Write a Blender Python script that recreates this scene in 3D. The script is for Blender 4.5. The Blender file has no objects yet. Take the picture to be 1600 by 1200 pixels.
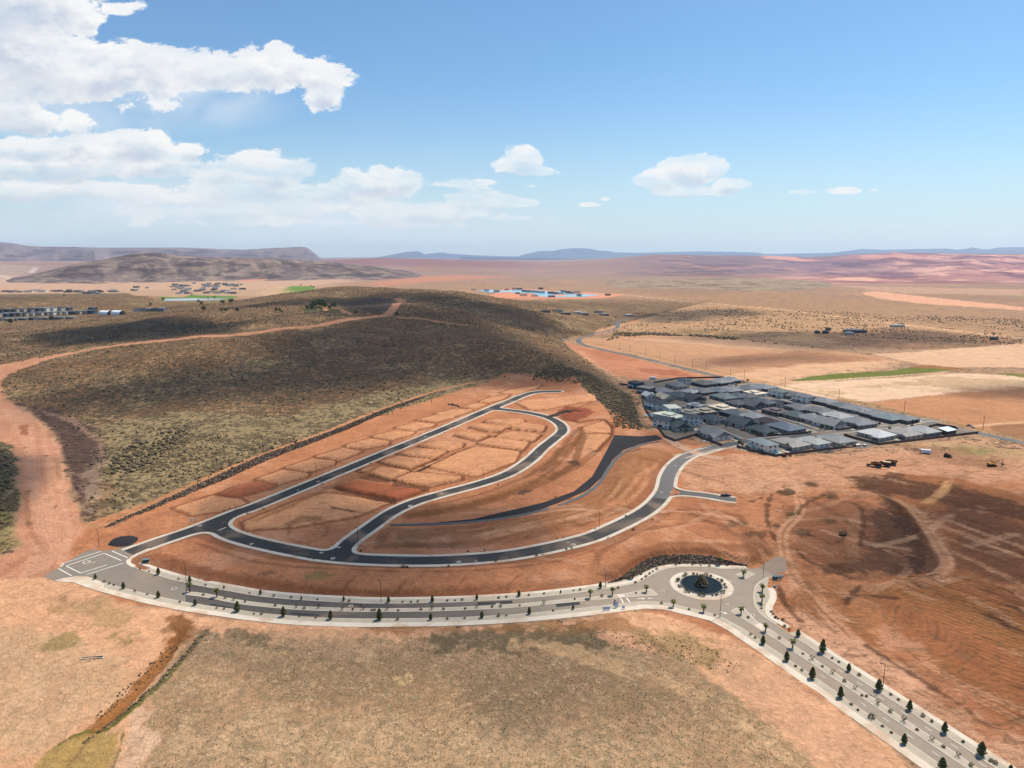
import bpy, bmesh, math, random
import numpy as np
from mathutils import Vector, Matrix
random.seed(7); RNG = np.random.default_rng(7)
SC = bpy.context.scene
COL = SC.collection
# ------------------------------------------------------------------ camera, world, sun, exposure
CH, FOC = 140.0, 1067.0
PIT = math.atan(200/1067)
cam = bpy.data.cameras.new('camera'); cam.lens = 24.0; cam.sensor_width = 36.0
cam.clip_start = 1.0; cam.clip_end = 200000.0
co = bpy.data.objects.new('camera', cam); COL.objects.link(co)
co.location = (0, 0, CH); co.rotation_euler = (math.pi/2-PIT, 0, 0); SC.camera = co

SUN_EL, SUN_AZ = math.radians(60), math.radians(53)      # azimuth from +Y towards +X
SD = Vector((math.cos(SUN_EL)*math.sin(SUN_AZ), math.cos(SUN_EL)*math.cos(SUN_AZ), math.sin(SUN_EL)))
sl = bpy.data.lights.new('sun', 'SUN'); sl.energy = 4.9; sl.angle = math.radians(0.55); sl.color = (1.0, 0.94, 0.83)
so = bpy.data.objects.new('sun', sl); COL.objects.link(so); so.rotation_euler = SD.to_track_quat('Z', 'Y').to_euler()
so.location = (0, 0, 900)
SC.view_settings.view_transform = 'Standard'; SC.view_settings.look = 'None'
SC.view_settings.exposure = 0.12; SC.view_settings.gamma = 1.0; SC.view_settings.use_curve_mapping = False
SC.cycles.max_bounces = 6; SC.cycles.diffuse_bounces = 2; SC.cycles.transparent_max_bounces = 12; SC.cycles.volume_bounces = 1
HAZE = 2.3e-5; CLOUD_K = .8

class NT:
    """tiny node-graph writer"""
    def __init__(s, tree): s.t = tree; s.n = tree.nodes; s.l = tree.links
    def _in(s, sock, v):
        if v is None: return
        if isinstance(v, bpy.types.NodeSocket): s.l.new(v, sock)
        else:
            if hasattr(sock.default_value, '__len__') and not hasattr(v, '__len__'): v = (v,)*len(sock.default_value)
            if hasattr(sock.default_value, '__len__') and len(sock.default_value) == 4 and len(v) == 3: v = tuple(v)+(1,)
            sock.default_value = v
    def m(s, op, a, b=None, c=None, clamp=False):
        n = s.n.new('ShaderNodeMath'); n.operation = op; n.use_clamp = clamp
        for i, v in enumerate((a, b, c)):
            if v is not None: s._in(n.inputs[i], v)
        return n.outputs[0]
    def vm(s, op, a, b=None, scale=None):
        n = s.n.new('ShaderNodeVectorMath'); n.operation = op
        s._in(n.inputs[0], a)
        if b is not None: s._in(n.inputs[1], b)
        if scale is not None: s._in(n.inputs['Scale'], scale)
        return n.outputs['Value'] if op in ('DOT_PRODUCT', 'LENGTH', 'DISTANCE') else n.outputs[0]
    def mix(s, f, a, b, blend='MIX'):
        n = s.n.new('ShaderNodeMix'); n.data_type = 'RGBA'; n.blend_type = blend
        s._in(n.inputs[0], f); s._in(n.inputs[6], a); s._in(n.inputs[7], b); return n.outputs[2]
    def ss(s, v, a, b, lo=0.0, hi=1.0):
        n = s.n.new('ShaderNodeMapRange'); n.interpolation_type = 'SMOOTHSTEP'
        s._in(n.inputs[0], v); s._in(n.inputs[1], a); s._in(n.inputs[2], b); n.inputs[3].default_value = lo; n.inputs[4].default_value = hi
        return n.outputs[0]
    def noise(s, vec, scale, detail=3, rough=0.55, dist=0.0, dim='3D'):
        n = s.n.new('ShaderNodeTexNoise'); n.noise_dimensions = dim
        s._in(n.inputs['Vector'], vec); s._in(n.inputs['Scale'], scale); n.inputs['Detail'].default_value = detail
        n.inputs['Roughness'].default_value = rough; n.inputs['Distortion'].default_value = dist; return n.outputs[0]
    def xyz(s, v):
        n = s.n.new('ShaderNodeSeparateXYZ'); s._in(n.inputs[0], v); return n.outputs
    def comb(s, x, y, z):
        n = s.n.new('ShaderNodeCombineXYZ'); s._in(n.inputs[0], x); s._in(n.inputs[1], y); s._in(n.inputs[2], z); return n.outputs[0]
    def attr(s, name, out='Fac'):
        n = s.n.new('ShaderNodeAttribute'); n.attribute_name = name; return n.outputs[out]

def lin(c):
    return tuple((v/255/12.92 if v/255 <= .04045 else ((v/255+.055)/1.055)**2.4) for v in c)
def px2dir(px, py):
    dx, dy = (px-800)/FOC, -(py-600)/FOC
    v = Vector((dx, math.cos(PIT)+math.sin(PIT)*dy, -math.sin(PIT)+math.cos(PIT)*dy)); return v.normalized()
#@SKY
wd = bpy.data.worlds.new('World'); SC.world = wd; wd.use_nodes = True
def build_world():
    T = NT(wd.node_tree); T.n.clear()
    sky = T.n.new('ShaderNodeTexSky'); sky.sky_type = 'NISHITA'; sky.sun_disc = False
    sky.sun_elevation = SUN_EL; sky.sun_rotation = SUN_AZ; sky.altitude = 900; sky.air_density = 1.25; sky.dust_density = 0.6; sky.ozone_density = 2.0
    tc = T.n.new('ShaderNodeTexCoord'); D = T.vm('NORMALIZE', tc.outputs['Generated'])
    x, y, z = T.xyz(D)[:3]
    ys = T.m('MAXIMUM', y, 0.05)
    u = T.m('DIVIDE', x, ys); v = T.m('DIVIDE', z, ys)          # bearing and height as slopes seen from the origin
    front = T.ss(y, 0.05, 0.3)
    base = T.vm('MULTIPLY', sky.outputs[0], (0.078, 0.103, 0.120))
    # paler air low down
    low = T.ss(v, 0.30, 0.0)
    base = T.mix(T.m('MULTIPLY', T.m('MULTIPLY', low, low), 0.70), base, (0.64, 0.75, 0.83))
    P = T.comb(T.m('MULTIPLY', u, 1.0), T.m('MULTIPLY', v, 1.75), 0.0)
    def fb(P, k=1.0):
        a = T.noise(P, 7*k, 7, .56, .25, '2D'); return a
    # flattened blobs (px, py, half width, half height, strength)
    B = CLOUDS
    def mask(dv):
        acc = None
        vv = T.m('ADD', v, dv)
        for (px, py, rx, ry, st, flat) in B:
            d = px2dir(px, py); cu, cv = d.x/d.y, d.z/d.y
            du = T.m('DIVIDE', T.m('SUBTRACT', u, cu), rx/FOC); dw = T.m('DIVIDE', T.m('SUBTRACT', vv, cv), ry/FOC)
            if flat: dw = T.m('MAXIMUM', dw, T.m('MULTIPLY', dw, -flat))
            r2 = T.m('SQRT', T.m('ADD', T.m('MULTIPLY', du, du), T.m('MULTIPLY', dw, dw)))
            w = T.m('MULTIPLY', T.m('SUBTRACT', 1.0, r2), st)
            acc = w if acc is None else T.m('SMOOTH_MAX', acc, w, 0.25)
        return acc
    P2 = T.comb(u, T.m('MULTIPLY', T.m('ADD', v, 0.010), 1.75), 0.0)
    def dens(P, dv):
        n1 = T.noise(P, 9.0, 8, .57, .3, '2D')
        n2 = T.noise(P, 30.0, 7, .68, .3, '2D')
        nn = T.m('ADD', T.m('MULTIPLY', T.m('SUBTRACT', n1, .5), 2.3), T.m('MULTIPLY', T.m('SUBTRACT', n2, .5), 1.3))
        return T.m('ADD', mask(dv), nn)
    d0 = dens(P, 0.0); d1 = dens(P2, 0.010)
    alpha = T.m('MULTIPLY', T.ss(d0, 0.06, 0.34), front)
    # thin veils: rain haze low at left and the wisp under the long cloud
    veil = None
    for (px, py, rx, ry, st) in VEILS:
        d = px2dir(px, py); cu, cv = d.x/d.y, d.z/d.y
        du = T.m('DIVIDE', T.m('SUBTRACT', u, cu), rx/FOC); dw = T.m('DIVIDE', T.m('SUBTRACT', v, cv), ry/FOC)
        w = T.m('MULTIPLY', T.ss(T.m('ADD', T.m('MULTIPLY', du, du), T.m('MULTIPLY', dw, dw)), 1.0, 0.0), st)
        veil = w if veil is None else T.m('MAXIMUM', veil, w)
    vn = T.noise(T.comb(u, T.m('MULTIPLY', v, 2.2), 3.0), 5.0, 4, .5, .4, '3D')
    veil = T.m('MULTIPLY', T.m('MULTIPLY', veil, T.ss(vn, .28, .62)), front)
    base = T.mix(veil, base, (0.70, 0.78, 0.86))
    # light: thicker above the point = greyer below; thin upper rims are white
    up = T.m('SUBTRACT', d1, T.m('MULTIPLY', d0, 0.25))
    grey = T.ss(up, 0.15, 1.2)
    soft = T.noise(P, 16.0, 5, .6, .2, '2D')
    grey = T.m('MULTIPLY', grey, T.ss(soft, 0.25, 0.75, 0.45, 1.0))
    cc = T.mix(grey, (0.90, 0.90, 0.89), (0.55, 0.61, 0.71))
    cc = T.mix(T.m('MULTIPLY', T.ss(v, .16, .02), .35), cc, (0.66, 0.74, 0.80))
    thin = T.ss(T.noise(T.comb(u, T.m('MULTIPLY', v, 3.0), 1.0), 8.0, 5, .6, .5),   .32, .64, 0., 1.); lo_ = T.ss(v, .07, .24, .30, .80); thin = T.m('ADD', lo_, T.m('MULTIPLY', thin, T.m('SUBTRACT', 1.0, lo_))); out = T.mix(T.m('MULTIPLY', alpha, thin), base, cc)
    bg = T.n.new('ShaderNodeBackground'); T.l.new(out, bg.inputs[0]); bg.inputs[1].default_value = 1.0
    o = T.n.new('ShaderNodeOutputWorld'); T.l.new(bg.outputs[0], o.inputs[0])
# (px, py, rx, ry, strength, base flatness)
CLOUDS = [(-60,40,230,150,2.0,0),(60,110,170,70,1.6,0),(150,124,150,50,1.6,0),(235,112,110,40,1.4,0),(320,116,120,32,1.5,0),(420,112,100,36,1.4,0),(490,118,60,26,1.1,0),(505,148,38,22,.9,0),(180,14,34,11,.9,0),
 (10,180,90,42,1.6,1.8),(60,188,50,28,1.4,0),(110,182,36,24,1.1,0),(40,235,150,26,1.3,0),(118,222,26,14,.9,1.5),(215,234,66,32,1.4,2.0),(297,237,28,14,1.2,1.6),(230,262,110,30,1.2,0),
 (60,262,240,30,1.7,1.5),(130,300,200,22,1.5,1.5),(20,300,150,22,1.4,1.4),(330,272,60,20,1.1,1.5),(430,278,85,44,1.5,1.8),(400,296,190,28,1.5,1.5),(590,292,92,32,1.4,1.8),(520,300,110,24,1.3,1.6),
 (280,310,150,18,1.1,1.5),(330,330,170,18,.9,1.4),(470,325,90,22,1.15,1.5),(380,345,130,14,.8,1.3),(660,333,112,20,1.2,1.8),(600,336,80,18,1.0,1.6),(740,312,56,24,1.2,2),(800,318,80,16,1.2,2),(715,289,62,9,1.1,1.6),(758,286,22,7,1.0,1.6),
 (822,260,36,36,1.5,2.2),(850,270,32,16,1.35,2),(795,264,26,18,1.2,2),(1035,284,40,24,1.4,2),(1076,272,52,38,1.6,2.2),(1112,264,30,24,1.3,2),(1140,288,30,12,1.2,1.6),(1075,299,62,9,1.3,1.4),(1060,262,24,20,1.2,2),
 (1325,299,32,7,1.3,1.6),(1366,297,10,4,1.1,1.5),(945,311,15,7,1.2,1.5),(922,320,24,6,1.1,1.4),(830,291,14,4,1.1,1.4),(815,341,50,6,.9,1.5),(560,348,160,12,.8,1.2),(1250,301,20,3,.7,1.5)]
VEILS = [(260,150,230,62,.75),(80,150,220,80,.8),(120,350,460,90,1.0),(430,350,400,62,.95),(640,355,300,44,.65),(280,160,50,42,.7)]
build_world()
#@END
# ------------------------------------------------------------------ helpers: terrain maths
TAB = np.random.default_rng(3).random((256, 256))
def vnoise(x, y):
    xi, yi = np.floor(x).astype(np.int64), np.floor(y).astype(np.int64)
    fx, fy = x-xi, y-yi; fx = fx*fx*(3-2*fx); fy = fy*fy*(3-2*fy)
    a = TAB[xi & 255, yi & 255]; b = TAB[(xi+1) & 255, yi & 255]; c = TAB[xi & 255, (yi+1) & 255]; d = TAB[(xi+1) & 255, (yi+1) & 255]
    return (a*(1-fx)+b*fx)*(1-fy)+(c*(1-fx)+d*fx)*fy
def fbm(x, y, s, o=4, g=.5):
    """fractal noise about 0, s = size in metres of the largest lumps"""
    r = 0; a = 1; t = 0; x = x/s; y = y/s
    for k in range(o):
        r = r+a*(vnoise(x+17.3*k, y-9.1*k)-.5); t += a; a *= g; x, y = x*1.9+y*.43, y*1.9-x*.43
    return r/t*2
def sstep(a, b, v):
    t = np.clip((v-a)/(b-a), 0, 1); return t*t*(3-2*t)
def W(px, py, z=0.0):
    d = px2dir(px, py); t = (z-CH)/d.z; return (d.x*t, d.y*t)
def WL(pts, z=0.0): return [W(p[0], p[1], p[2] if len(p) > 2 else z) for p in pts]
def polydist(X, Y, P, closed=True):
    """signed distance to polygon (negative inside) or distance to a polyline, and position along it"""
    P = np.asarray(P, float); n = len(P); best = np.full(X.shape, 1e18); al = np.zeros(X.shape); inside = np.zeros(X.shape, bool); acc = 0.0; side = np.zeros(X.shape)
    for i in range(n if closed else n-1):
        a, b = P[i], P[(i+1) % n]; ex, ey = b-a; L2 = ex*ex+ey*ey+1e-12; L = math.sqrt(L2)
        wx, wy = X-a[0], Y-a[1]; t = np.clip((wx*ex+wy*ey)/L2, 0, 1); qx, qy = wx-t*ex, wy-t*ey; d = qx*qx+qy*qy
        m = d < best; best = np.where(m, d, best); al = np.where(m, acc+t*L, al); side = np.where(m, np.sign(ex*wy-ey*wx), side); acc += L
        if closed:
            c = ((a[1] > Y) != (b[1] > Y)) & (X < (b[0]-a[0])*(Y-a[1])/((b[1]-a[1]) if b[1] != a[1] else 1e-12)+a[0]); inside ^= c
    d = np.sqrt(best)
    if closed: return np.where(inside, -d, d), al
    return d, al, side
def smooth(pts, k=6, closed=False):
    """Catmull-Rom through the points"""
    P = [np.array(p, float) for p in pts]; n = len(P); out = []
    rng = range(n if closed else n-1)
    for i in rng:
        p0 = P[(i-1) % n] if (closed or i > 0) else 2*P[0]-P[1]; p1 = P[i]; p2 = P[(i+1) % n]
        p3 = P[(i+2) % n] if (closed or i+2 < n) else 2*P[-1]-P[-2]
        for j in range(k):
            t = j/k; out.append(.5*((2*p1)+(-p0+p2)*t+(2*p0-5*p1+4*p2-p3)*t*t+(-p0+3*p1-3*p2+p3)*t**3))
    if not closed: out.append(P[-1])
    return [tuple(q) for q in out]
# ------------------------------------------------------------------ height of the land
R1 = smooth(WL([(200,864),(247,847),(300,829),(340,813.5),(375,799.5),(400,791),(504,748.5),(579,717.5),(694,670),(770,637.5),(800,625.5),(815,619),(837,613),(872,611.5)]))
R2 = smooth(WL([(336,820),(352,832),(370,839.5),(400,848),(460,861),(520,870.5),(600,875.5),(700,875.5),(800,867),(900,846.5),(950,829),(1010,798),(1037,770),(1044,745),(1055,727),(1075,712.5),(1100,705),(1130,697),(1165,691)]))
R3 = smooth(WL([(527,868),(548,846),(580,823),(612,801),(650,784),(700,769.5),(750,756),(795,740),(828,719),(848,700),(868,684),(879,673),(874,662),(855,652),(825,645),(795,641),(768,638)]))
STUB = smooth(WL([(1062,770),(1100,774),(1136,780),(1150,781.5)]))
HWY = smooth(WL([(985,497),(965,503),(965,511),(948,517),(920,524),(904,531),(910,538),(935,545),(1000,559),(1060,573),(1130,590),(1200,604),(1300,626),(1400,648),(1520,675),(1620,696),(1700,716)]))
MED = smooth(WL([(293,927),(325,931.5),(360,938.5),(400,944.5),(460,950),(530,953),(595,953.8),(700,952.3),(800,947.3),(875,940.3),(920,936.3),(950,933.5),(972,931.3)]))
RIDGE_F = [(30,570,20),(150,548,27),(300,522,38),(430,505,44),(560,484,50),(640,476,54),(740,482,52),(820,512,42),(880,556,26),(925,598,11)]
RIDGE_B = [(300,502,22),(380,482,34),(450,466,42),(550,450,50),(640,455,52),(700,461,50),(780,481,42),(860,503,26),(912,523,8)]
def ridge(X, Y, pts, w):
    H = np.zeros(X.shape); Q = [(*W(p[0], p[1], p[2]), p[2]) for p in pts]
    for a, b in zip(Q[:-1], Q[1:]):
        ex, ey = b[0]-a[0], b[1]-a[1]; L2 = ex*ex+ey*ey; t = np.clip(((X-a[0])*ex+(Y-a[1])*ey)/L2, 0, 1)
        d2 = (X-a[0]-t*ex)**2+(Y-a[1]-t*ey)**2; H = np.maximum(H, (a[2]+(b[2]-a[2])*t)*np.exp(-d2/(w*w)))
    return H
FOOT = WL([(-400,600),(-40,607),(20,630),(60,648),(92,690),(106,750),(126,812),(150,826),(182,824),(250,795),(300,774),(400,729),(500,691),(600,655),(700,621),(790,596),(830,595),(880,598),(925,610),(945,640),(958,668),(1005,680),(1010,672),(1000,642),(980,615),(945,585),(915,560),(893,545),(880,532),(895,525),(925,527),(935,515)])
FOOT = FOOT+[(700, 2600), (-2600, 2600), (-2600, 900)]
FARP = np.array([(-400,408),(430,408),(520,407),(560,404.5),(600,402.5),(650,404.5),(700,406.5),(800,409.5),(850,411),(950,404),(1010,398.5),(1022,397.5),(1100,398.5),(1190,399.5),(1260,402),(1330,398),(1370,396.5),(1400,394.5),(1500,396.5),(1600,397.5),(2400,397)], float)
PADS = []      # (polygon, height, edge softness)
def hill(X, Y):
    near = (X > -2700) & (X < 900) & (Y > 150) & (Y < 3400)
    H = np.zeros(X.shape)
    if near.any():
        x, y = X[near], Y[near]
        h = (ridge(x, y, RIDGE_F, 210)**4+ridge(x, y, RIDGE_B, 260)**4)**.25
        d, _ = polydist(x, y, FOOT); ins = np.clip(-d, 0, None)
        fo = 1-np.exp(-(ins/105.0)**1.15)
        h = h*(1+.16*fbm(x, y, 160, 4))+2.0*fbm(x, y, 60, 3)+ (1-np.exp(-ins/14.0))*3.2
        h = h*fo
        h2 = 14*np.exp(-(((x+305)/60)**2+((y-372)/75)**2))*sstep(0, 1, 1)   # knoll at the left edge
        H[near] = h+h2
    m = (Y > 1300) & (Y < 3200) & (X < -200)
    if m.any(): H[m] = np.maximum(H[m], ridge(X[m], Y[m], [(-300,468,30),(-60,464,30),(60,464,30),(170,462,27),(222,466,18)], 230)*(1+.12*fbm(X[m], Y[m], 200, 3)))
    return H
def far(X, Y):
    r = np.hypot(X, Y); m = (Y > 2500); H = np.zeros(X.shape)
    if m.any():
        x, y = X[m], Y[m]; px = 800+FOC*x/(y*.983+26); yp = np.interp(px, FARP[:, 0], FARP[:, 1])
        zt = CH+(400-yp)/FOC*9000*1.02
        k = sstep(3900, 9000, y)**1.25
        bad = sstep(1150, 1400, px)*sstep(3600, 4800, y)
        n = fbm(x, y, 900, 5, .55)
        H[m] = zt*k*(1-.0*k)+n*(4+26*k*(1-k)*2.2)*(.35+.9*bad)*sstep(2500, 4500, y)+bad*60*np.abs(fbm(x, y, 420, 5))*sstep(9000, 7000, y)
        H[m] *= 1-.5*sstep(9500, 13000, y)
    m = (Y > 900)
    if m.any(): H[m] += 2.2*fbm(X[m], Y[m], 420, 3)*sstep(1500, 2400, Y[m])
    return H
#@DETAIL
# ------------------------------------------------------------------ graded pads, berms and scarps of the building site
BANDS = []     # (polyline, half width, height, soft) raised berms or cut ditches
def pad(pts, h, soft=1.2): PADS.append((WL(pts), h, soft))
def berm(pts, hw, h, soft=1.5): BANDS.append((smooth(WL(pts), 4), hw, h, soft))
WALLTOP = WL([(122,820),(135,825),(160,825),(175,820),(200,806),(230,792),(270,776),(300,762),(340,746),(400,719),(450,701),(500,683),(560,660),(600,643),(650,627),(700,611),(750,602),(800,595),(835,592)])
# lots between the long rock wall and the straight street: saw-tooth pads (heights by distance along the street)
LOTA = WL([(205,838),(300,800),(330,782),(395,745),(500,703),(600,665),(700,630),(790,607),(815,606),(790,618),(700,652),(600,693),(500,737),(400,780),(330,812),(260,836)])
def P5(ox, oy, pts): return [(ox+x/5, oy+y/5) for x, y in pts]
TOPS = []
def lot(o, pts, h=1.0, c=None): p = P5(*((400, 580) if o == 'A' else (660, 590)), pts); pad(p, h, 1.3); TOPS.append((p, c))
lot('A', [(-640,1075),(-350,975),(-125,1000),(-75,1035),(-300,1100),(-500,1125)], .8); lot('A', [(-300,960),(-175,910),(0,858),(160,890),(130,915),(-40,960),(-200,985)], .9, 'red')
lot('A', [(0,845),(205,772),(410,803),(395,822),(180,888)]); lot('A', [(222,758),(440,685),(625,707),(600,732),(420,790),(350,783)]); lot('A', [(462,668),(680,605),(830,630),(640,703),(560,683)])
lot('A', [(692,588),(890,527),(1040,550),(1030,575),(850,610),(770,598)]); lot('A', [(905,514),(1090,460),(1240,480),(1200,502),(1060,540)]); lot('A', [(1082,444),(1250,400),(1400,414),(1380,432),(1220,470)])
lot('A', [(1242,384),(1390,345),(1560,355),(1530,367),(1410,400)]); lot('B', [(92,283),(250,245),(400,256),(300,290),(200,320)]); lot('B', [(305,238),(420,200),(505,210),(430,240)]); lot('B', [(440,190),(540,150),(680,140),(640,165),(520,200)])
lot('B', [(600,120),(760,80),(930,60),(880,90),(720,130)], .8)
lot('A', [(960,712),(1110,665),(1380,700),(1200,765)], 1.4); lot('A', [(1110,650),(1250,605),(1490,630),(1380,690)], 1.5); lot('A', [(1270,590),(1420,545),(1620,570),(1600,600),(1500,625)], 1.5)
lot('A', [(800,780),(930,740),(1200,785),(1050,850)], 1.4); lot('A', [(620,908),(800,850),(1300,940),(1090,1010)], 1.6, 'red'); lot('A', [(330,1010),(560,950),(1040,1030),(800,1130),(300,1220),(-80,1240),(-100,1180)], .6)
lot('A', [(1080,850),(1230,790),(1600,830),(1600,850),(1350,905)], 1.2); lot('B', [(10,690),(420,540),(760,580),(720,660),(440,765),(380,768)], 1.0)
lot('B', [(250,455),(360,420),(520,455),(420,495)], 1.8); lot('B', [(370,390),(460,365),(660,390),(600,425),(500,420)], 1.9); lot('B', [(480,350),(560,325),(800,340),(700,385)], 2.0)
lot('B', [(680,400),(790,355),(960,380),(940,425)], 1.6); lot('B', [(620,440),(700,420),(920,450),(860,500),(560,470)], 1.4); lot('B', [(430,520),(540,470),(830,510),(780,570)], 1.2)
lot('B', [(1250,395),(1420,340),(1470,400),(1470,440),(1250,430)], 1.6); lot('B', [(1220,510),(1260,450),(1470,450),(1400,520),(1350,575),(1200,540)], 1.2); lot('B', [(720,190),(900,165),(1150,150),(1350,120),(1360,180),(1130,215),(960,250),(850,260)], .9)
pad([(930,628),(975,640),(960,668),(938,655),(905,660),(880,655),(900,640)], 1.0)
pad([(905,672),(955,662),(945,690),(900,728),(850,752),(800,770),(720,795),(640,806),(650,797),(700,788),(760,773),(830,745),(870,715)], 1.6, 2.5)
# long pad ridge between the two curving streets
pad([(610,832),(640,835),(740,828),(850,805),(930,780),(960,750),(975,715),(1005,702),(1040,712),(1030,728),(1015,740),(1008,765),(975,790),(900,815),(800,838),(700,850),(600,850)], 1.2, 4)
pad([(250,846),(305,842),(360,862),(430,878),(560,888),(720,888),(850,880),(960,850),(1030,815),(1045,800),(1090,800),(1150,810),(1165,858),(1050,852),(985,868),(930,905),(800,926),(640,930),(480,924),(330,902),(222,872)], 1.8, 5)
# bench behind the roundabout's rock wall
pad([(962,902),(987,882),(1015,869),(1049,864.5),(1090,864),(1131,869),(1152,876),(1167,882),(1200,862),(1180,835),(1100,820),(1000,835),(940,870),(930,900)], 2.1, 1.5)
# sunk basin and dug soil right of the stub street
pad([(1350,800),(1440,795),(1475,860),(1470,895),(1330,910),(1280,880),(1310,830)], -1.6, 7)
pad([(1340,900),(1420,900),(1600,985),(1600,1100),(1420,980),(1330,920)], -.8, 4)
berm([(1370,775),(1420,800),(1460,850),(1478,880),(1440,905),(1340,915)], 2.2, .9, 3)
berm([(470,975),(560,982),(700,984),(850,978),(960,962),(1060,965),(1140,990),(1220,1040),(1330,1110)], 1.2, .5, 4)
for (x, y, s) in [(1228,768,3),(1300,775,3),(1237,805,3.2),(1296,815,3.5),(1318,830,3),(1254,832,3),(1350,757,3),(1268,756,3),(1262,910,2.5),(1395,745,3)]:
    BANDS.append((WL([(x-6, y), (x+6, y+1)]), s*.5, .9, s*.9))
DITCH = WL([(280,990),(250,1040),(215,1080),(170,1125),(120,1165),(95,1200),(60,1240)])
BANDS.append((DITCH, .8, -.8, 2.0)); 
ROADM = [(R1, 8.2), (R2, 7.4), (R3, 7.0), (STUB, 6.5), (HWY, 7)]
FLATS = [WL([(60,905),(130,865),(150,852),(205,850),(215,866),(205,880),(350,925),(590,934),(880,918),(985,908),(1040,884),(1170,882),(1240,868),(1235,900),(1215,925),(1215,965),(1420,1090),(1640,1240),(1560,1290),(1300,1090),(1140,990),(1000,950),(800,972),(600,981),(400,972),(190,937)]),
         WL([(980,596),(1100,590),(1210,606),(1520,668),(1524,684),(1340,702),(1200,718),(1100,690),(1050,690),(1008,640)])]
GRAVEL = WL([(610,819),(680,817),(740,811),(800,797),(850,785),(897,768),(925,745),(938,722),(950,700),(960,680),(1000,682),(1026,680),(1036,686),(1000,694),(975,703),(957,718),(946,740),(920,765),(880,783),(840,798),(800,807),(740,816),(680,821),(610,822)])
SITE = WL([(60,930),(140,820),(300,765),(600,648),(790,590),(900,594),(945,640),(1010,672),(1200,715),(1650,700),(1650,1300),(1300,1110),(1000,955),(600,985),(200,945)])
CHF = WL([(1200,740),(1600,740),(1700,1200),(1560,1150),(1250,940),(1200,860)])
def H0(X, Y):
    X = np.asarray(X, float); Y = np.asarray(Y, float); H = hill(X, Y)+far(X, Y)
    m = (np.hypot(X, Y) < 1500) & (X > -900) & (X < 900) & (Y > 0)
    if m.any():
        x, y = X[m], Y[m]; h = np.zeros(x.shape)
        def sel(P, mg):
            P = np.asarray(P); return (x > P[:, 0].min()-mg) & (x < P[:, 0].max()+mg) & (y > P[:, 1].min()-mg) & (y < P[:, 1].max()+mg)
        for P, hh, sf in PADS:
            s = sel(P, sf+1)
            if s.any() and hh: d, _ = polydist(x[s], y[s], P); h[s] = np.maximum(h[s], hh*sstep(sf, -sf, d)) if hh > 0 else h[s]+hh*sstep(sf, -sf, d)
        for P, hw, hh, sf in BANDS:
            s = sel(P, hw+sf)
            if s.any(): d, _, _ = polydist(x[s], y[s], P, False); h[s] += hh*sstep(hw+sf, hw*.4, d)
        h += .30*fbm(x, y, 9, 4)+.40*fbm(x, y, 45, 3)+.16*fbm(x, y, 3.2, 2)
        s = sel(CHF, 4)
        if s.any(): d, _ = polydist(x[s], y[s], CHF); h[s] += sstep(3, -8, d)*(.55*fbm(x[s]*.6, y[s]*1.3, 8, 4, .6))
        # roads and paved ground lie level
        fl = np.ones(x.shape)
        for P, w in ROADM:
            s = sel(P, w+6)
            if s.any(): d, _, _ = polydist(x[s], y[s], P, False); fl[s] = np.minimum(fl[s], sstep(w, w+4.5, d))
        for P in FLATS+[GRAVEL]:
            s = sel(P, 4)
            if s.any(): d, _ = polydist(x[s], y[s], P); fl[s] = np.minimum(fl[s], sstep(.4, 3.5, d))
        H[m] = (H[m]+h)*fl-.03*(1-fl)
    return H
# ------------------------------------------------------------------ the ground sheet
def C(r, g, b, k=1.36): return np.array(lin((r, g, b)))/k*np.array([1.01, .965, .915])
az = np.concatenate([np.linspace(-math.pi, -.75, 46)[:-1], np.linspace(-.75, -.70, 12)[:-1], np.arange(-.70, .70, .00158), np.linspace(.702, .75, 12), np.linspace(.75, math.pi, 46)[1:]])
rr = [2., 20, 45, 70, 90, 105, 118, 127, 133]
while rr[-1] < 47000:
    r = rr[-1]; rr.append(r+min(r*r/64600, (.0046 if r < 680 else .006 if r < 1450 else .012)*r))
rr = np.array(rr)
A_, R_ = np.meshgrid(az, rr, indexing='ij'); GX = (R_*np.sin(A_)).ravel(); GY = (R_*np.cos(A_)).ravel(); GR = R_.ravel()
GZ = H0(GX, GY); N = len(GX)
ZG = GZ.reshape(len(az), len(rr))
def TH(x, y):
    x = np.asarray(x, float); y = np.asarray(y, float); a = np.arctan2(x, y); r = np.hypot(x, y)
    i = np.clip(np.searchsorted(az, a)-1, 0, len(az)-2); j = np.clip(np.searchsorted(rr, r)-1, 0, len(rr)-2)
    fa = (a-az[i])/(az[i+1]-az[i]); fr = (r-rr[j])/(rr[j+1]-rr[j])
    return (ZG[i, j]*(1-fa)+ZG[i+1, j]*fa)*(1-fr)+(ZG[i, j+1]*(1-fa)+ZG[i+1, j+1]*fa)*fr
def TP(pts):
    """photo points -> points on the land (first hit of the sight line)"""
    out = []
    for p in pts:
        d = px2dir(p[0], p[1]); a = math.atan2(d.x, d.y); k = min(max(int(np.searchsorted(az, a))-1, 0), len(az)-2); f = (a-az[k])/(az[k+1]-az[k])
        prof = ZG[k]*(1-f)+ZG[k+1]*f; h = math.hypot(d.x, d.y); ray = CH+d.z/h*rr; g = ray-prof; w = np.nonzero((g <= 0) & (rr > 80))[0]
        if len(w): j = w[0]; q = g[j-1]/(g[j-1]-g[j]+1e-9); r = rr[j-1]+(rr[j]-rr[j-1])*q
        else: r = 45000.
        out.append((d.x/h*r, d.y/h*r))
    return out
GC = np.zeros((N, 3)); SCRUB = np.zeros(N); GRASS = np.zeros(N); PLOW = np.zeros(N); PLOWC = np.zeros(N); CHURN = np.zeros(N)
NZ = {}
def nz(s):
    if s not in NZ: NZ[s] = fbm(GX, GY, s, 4, .6)
    return NZ[s]
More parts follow.
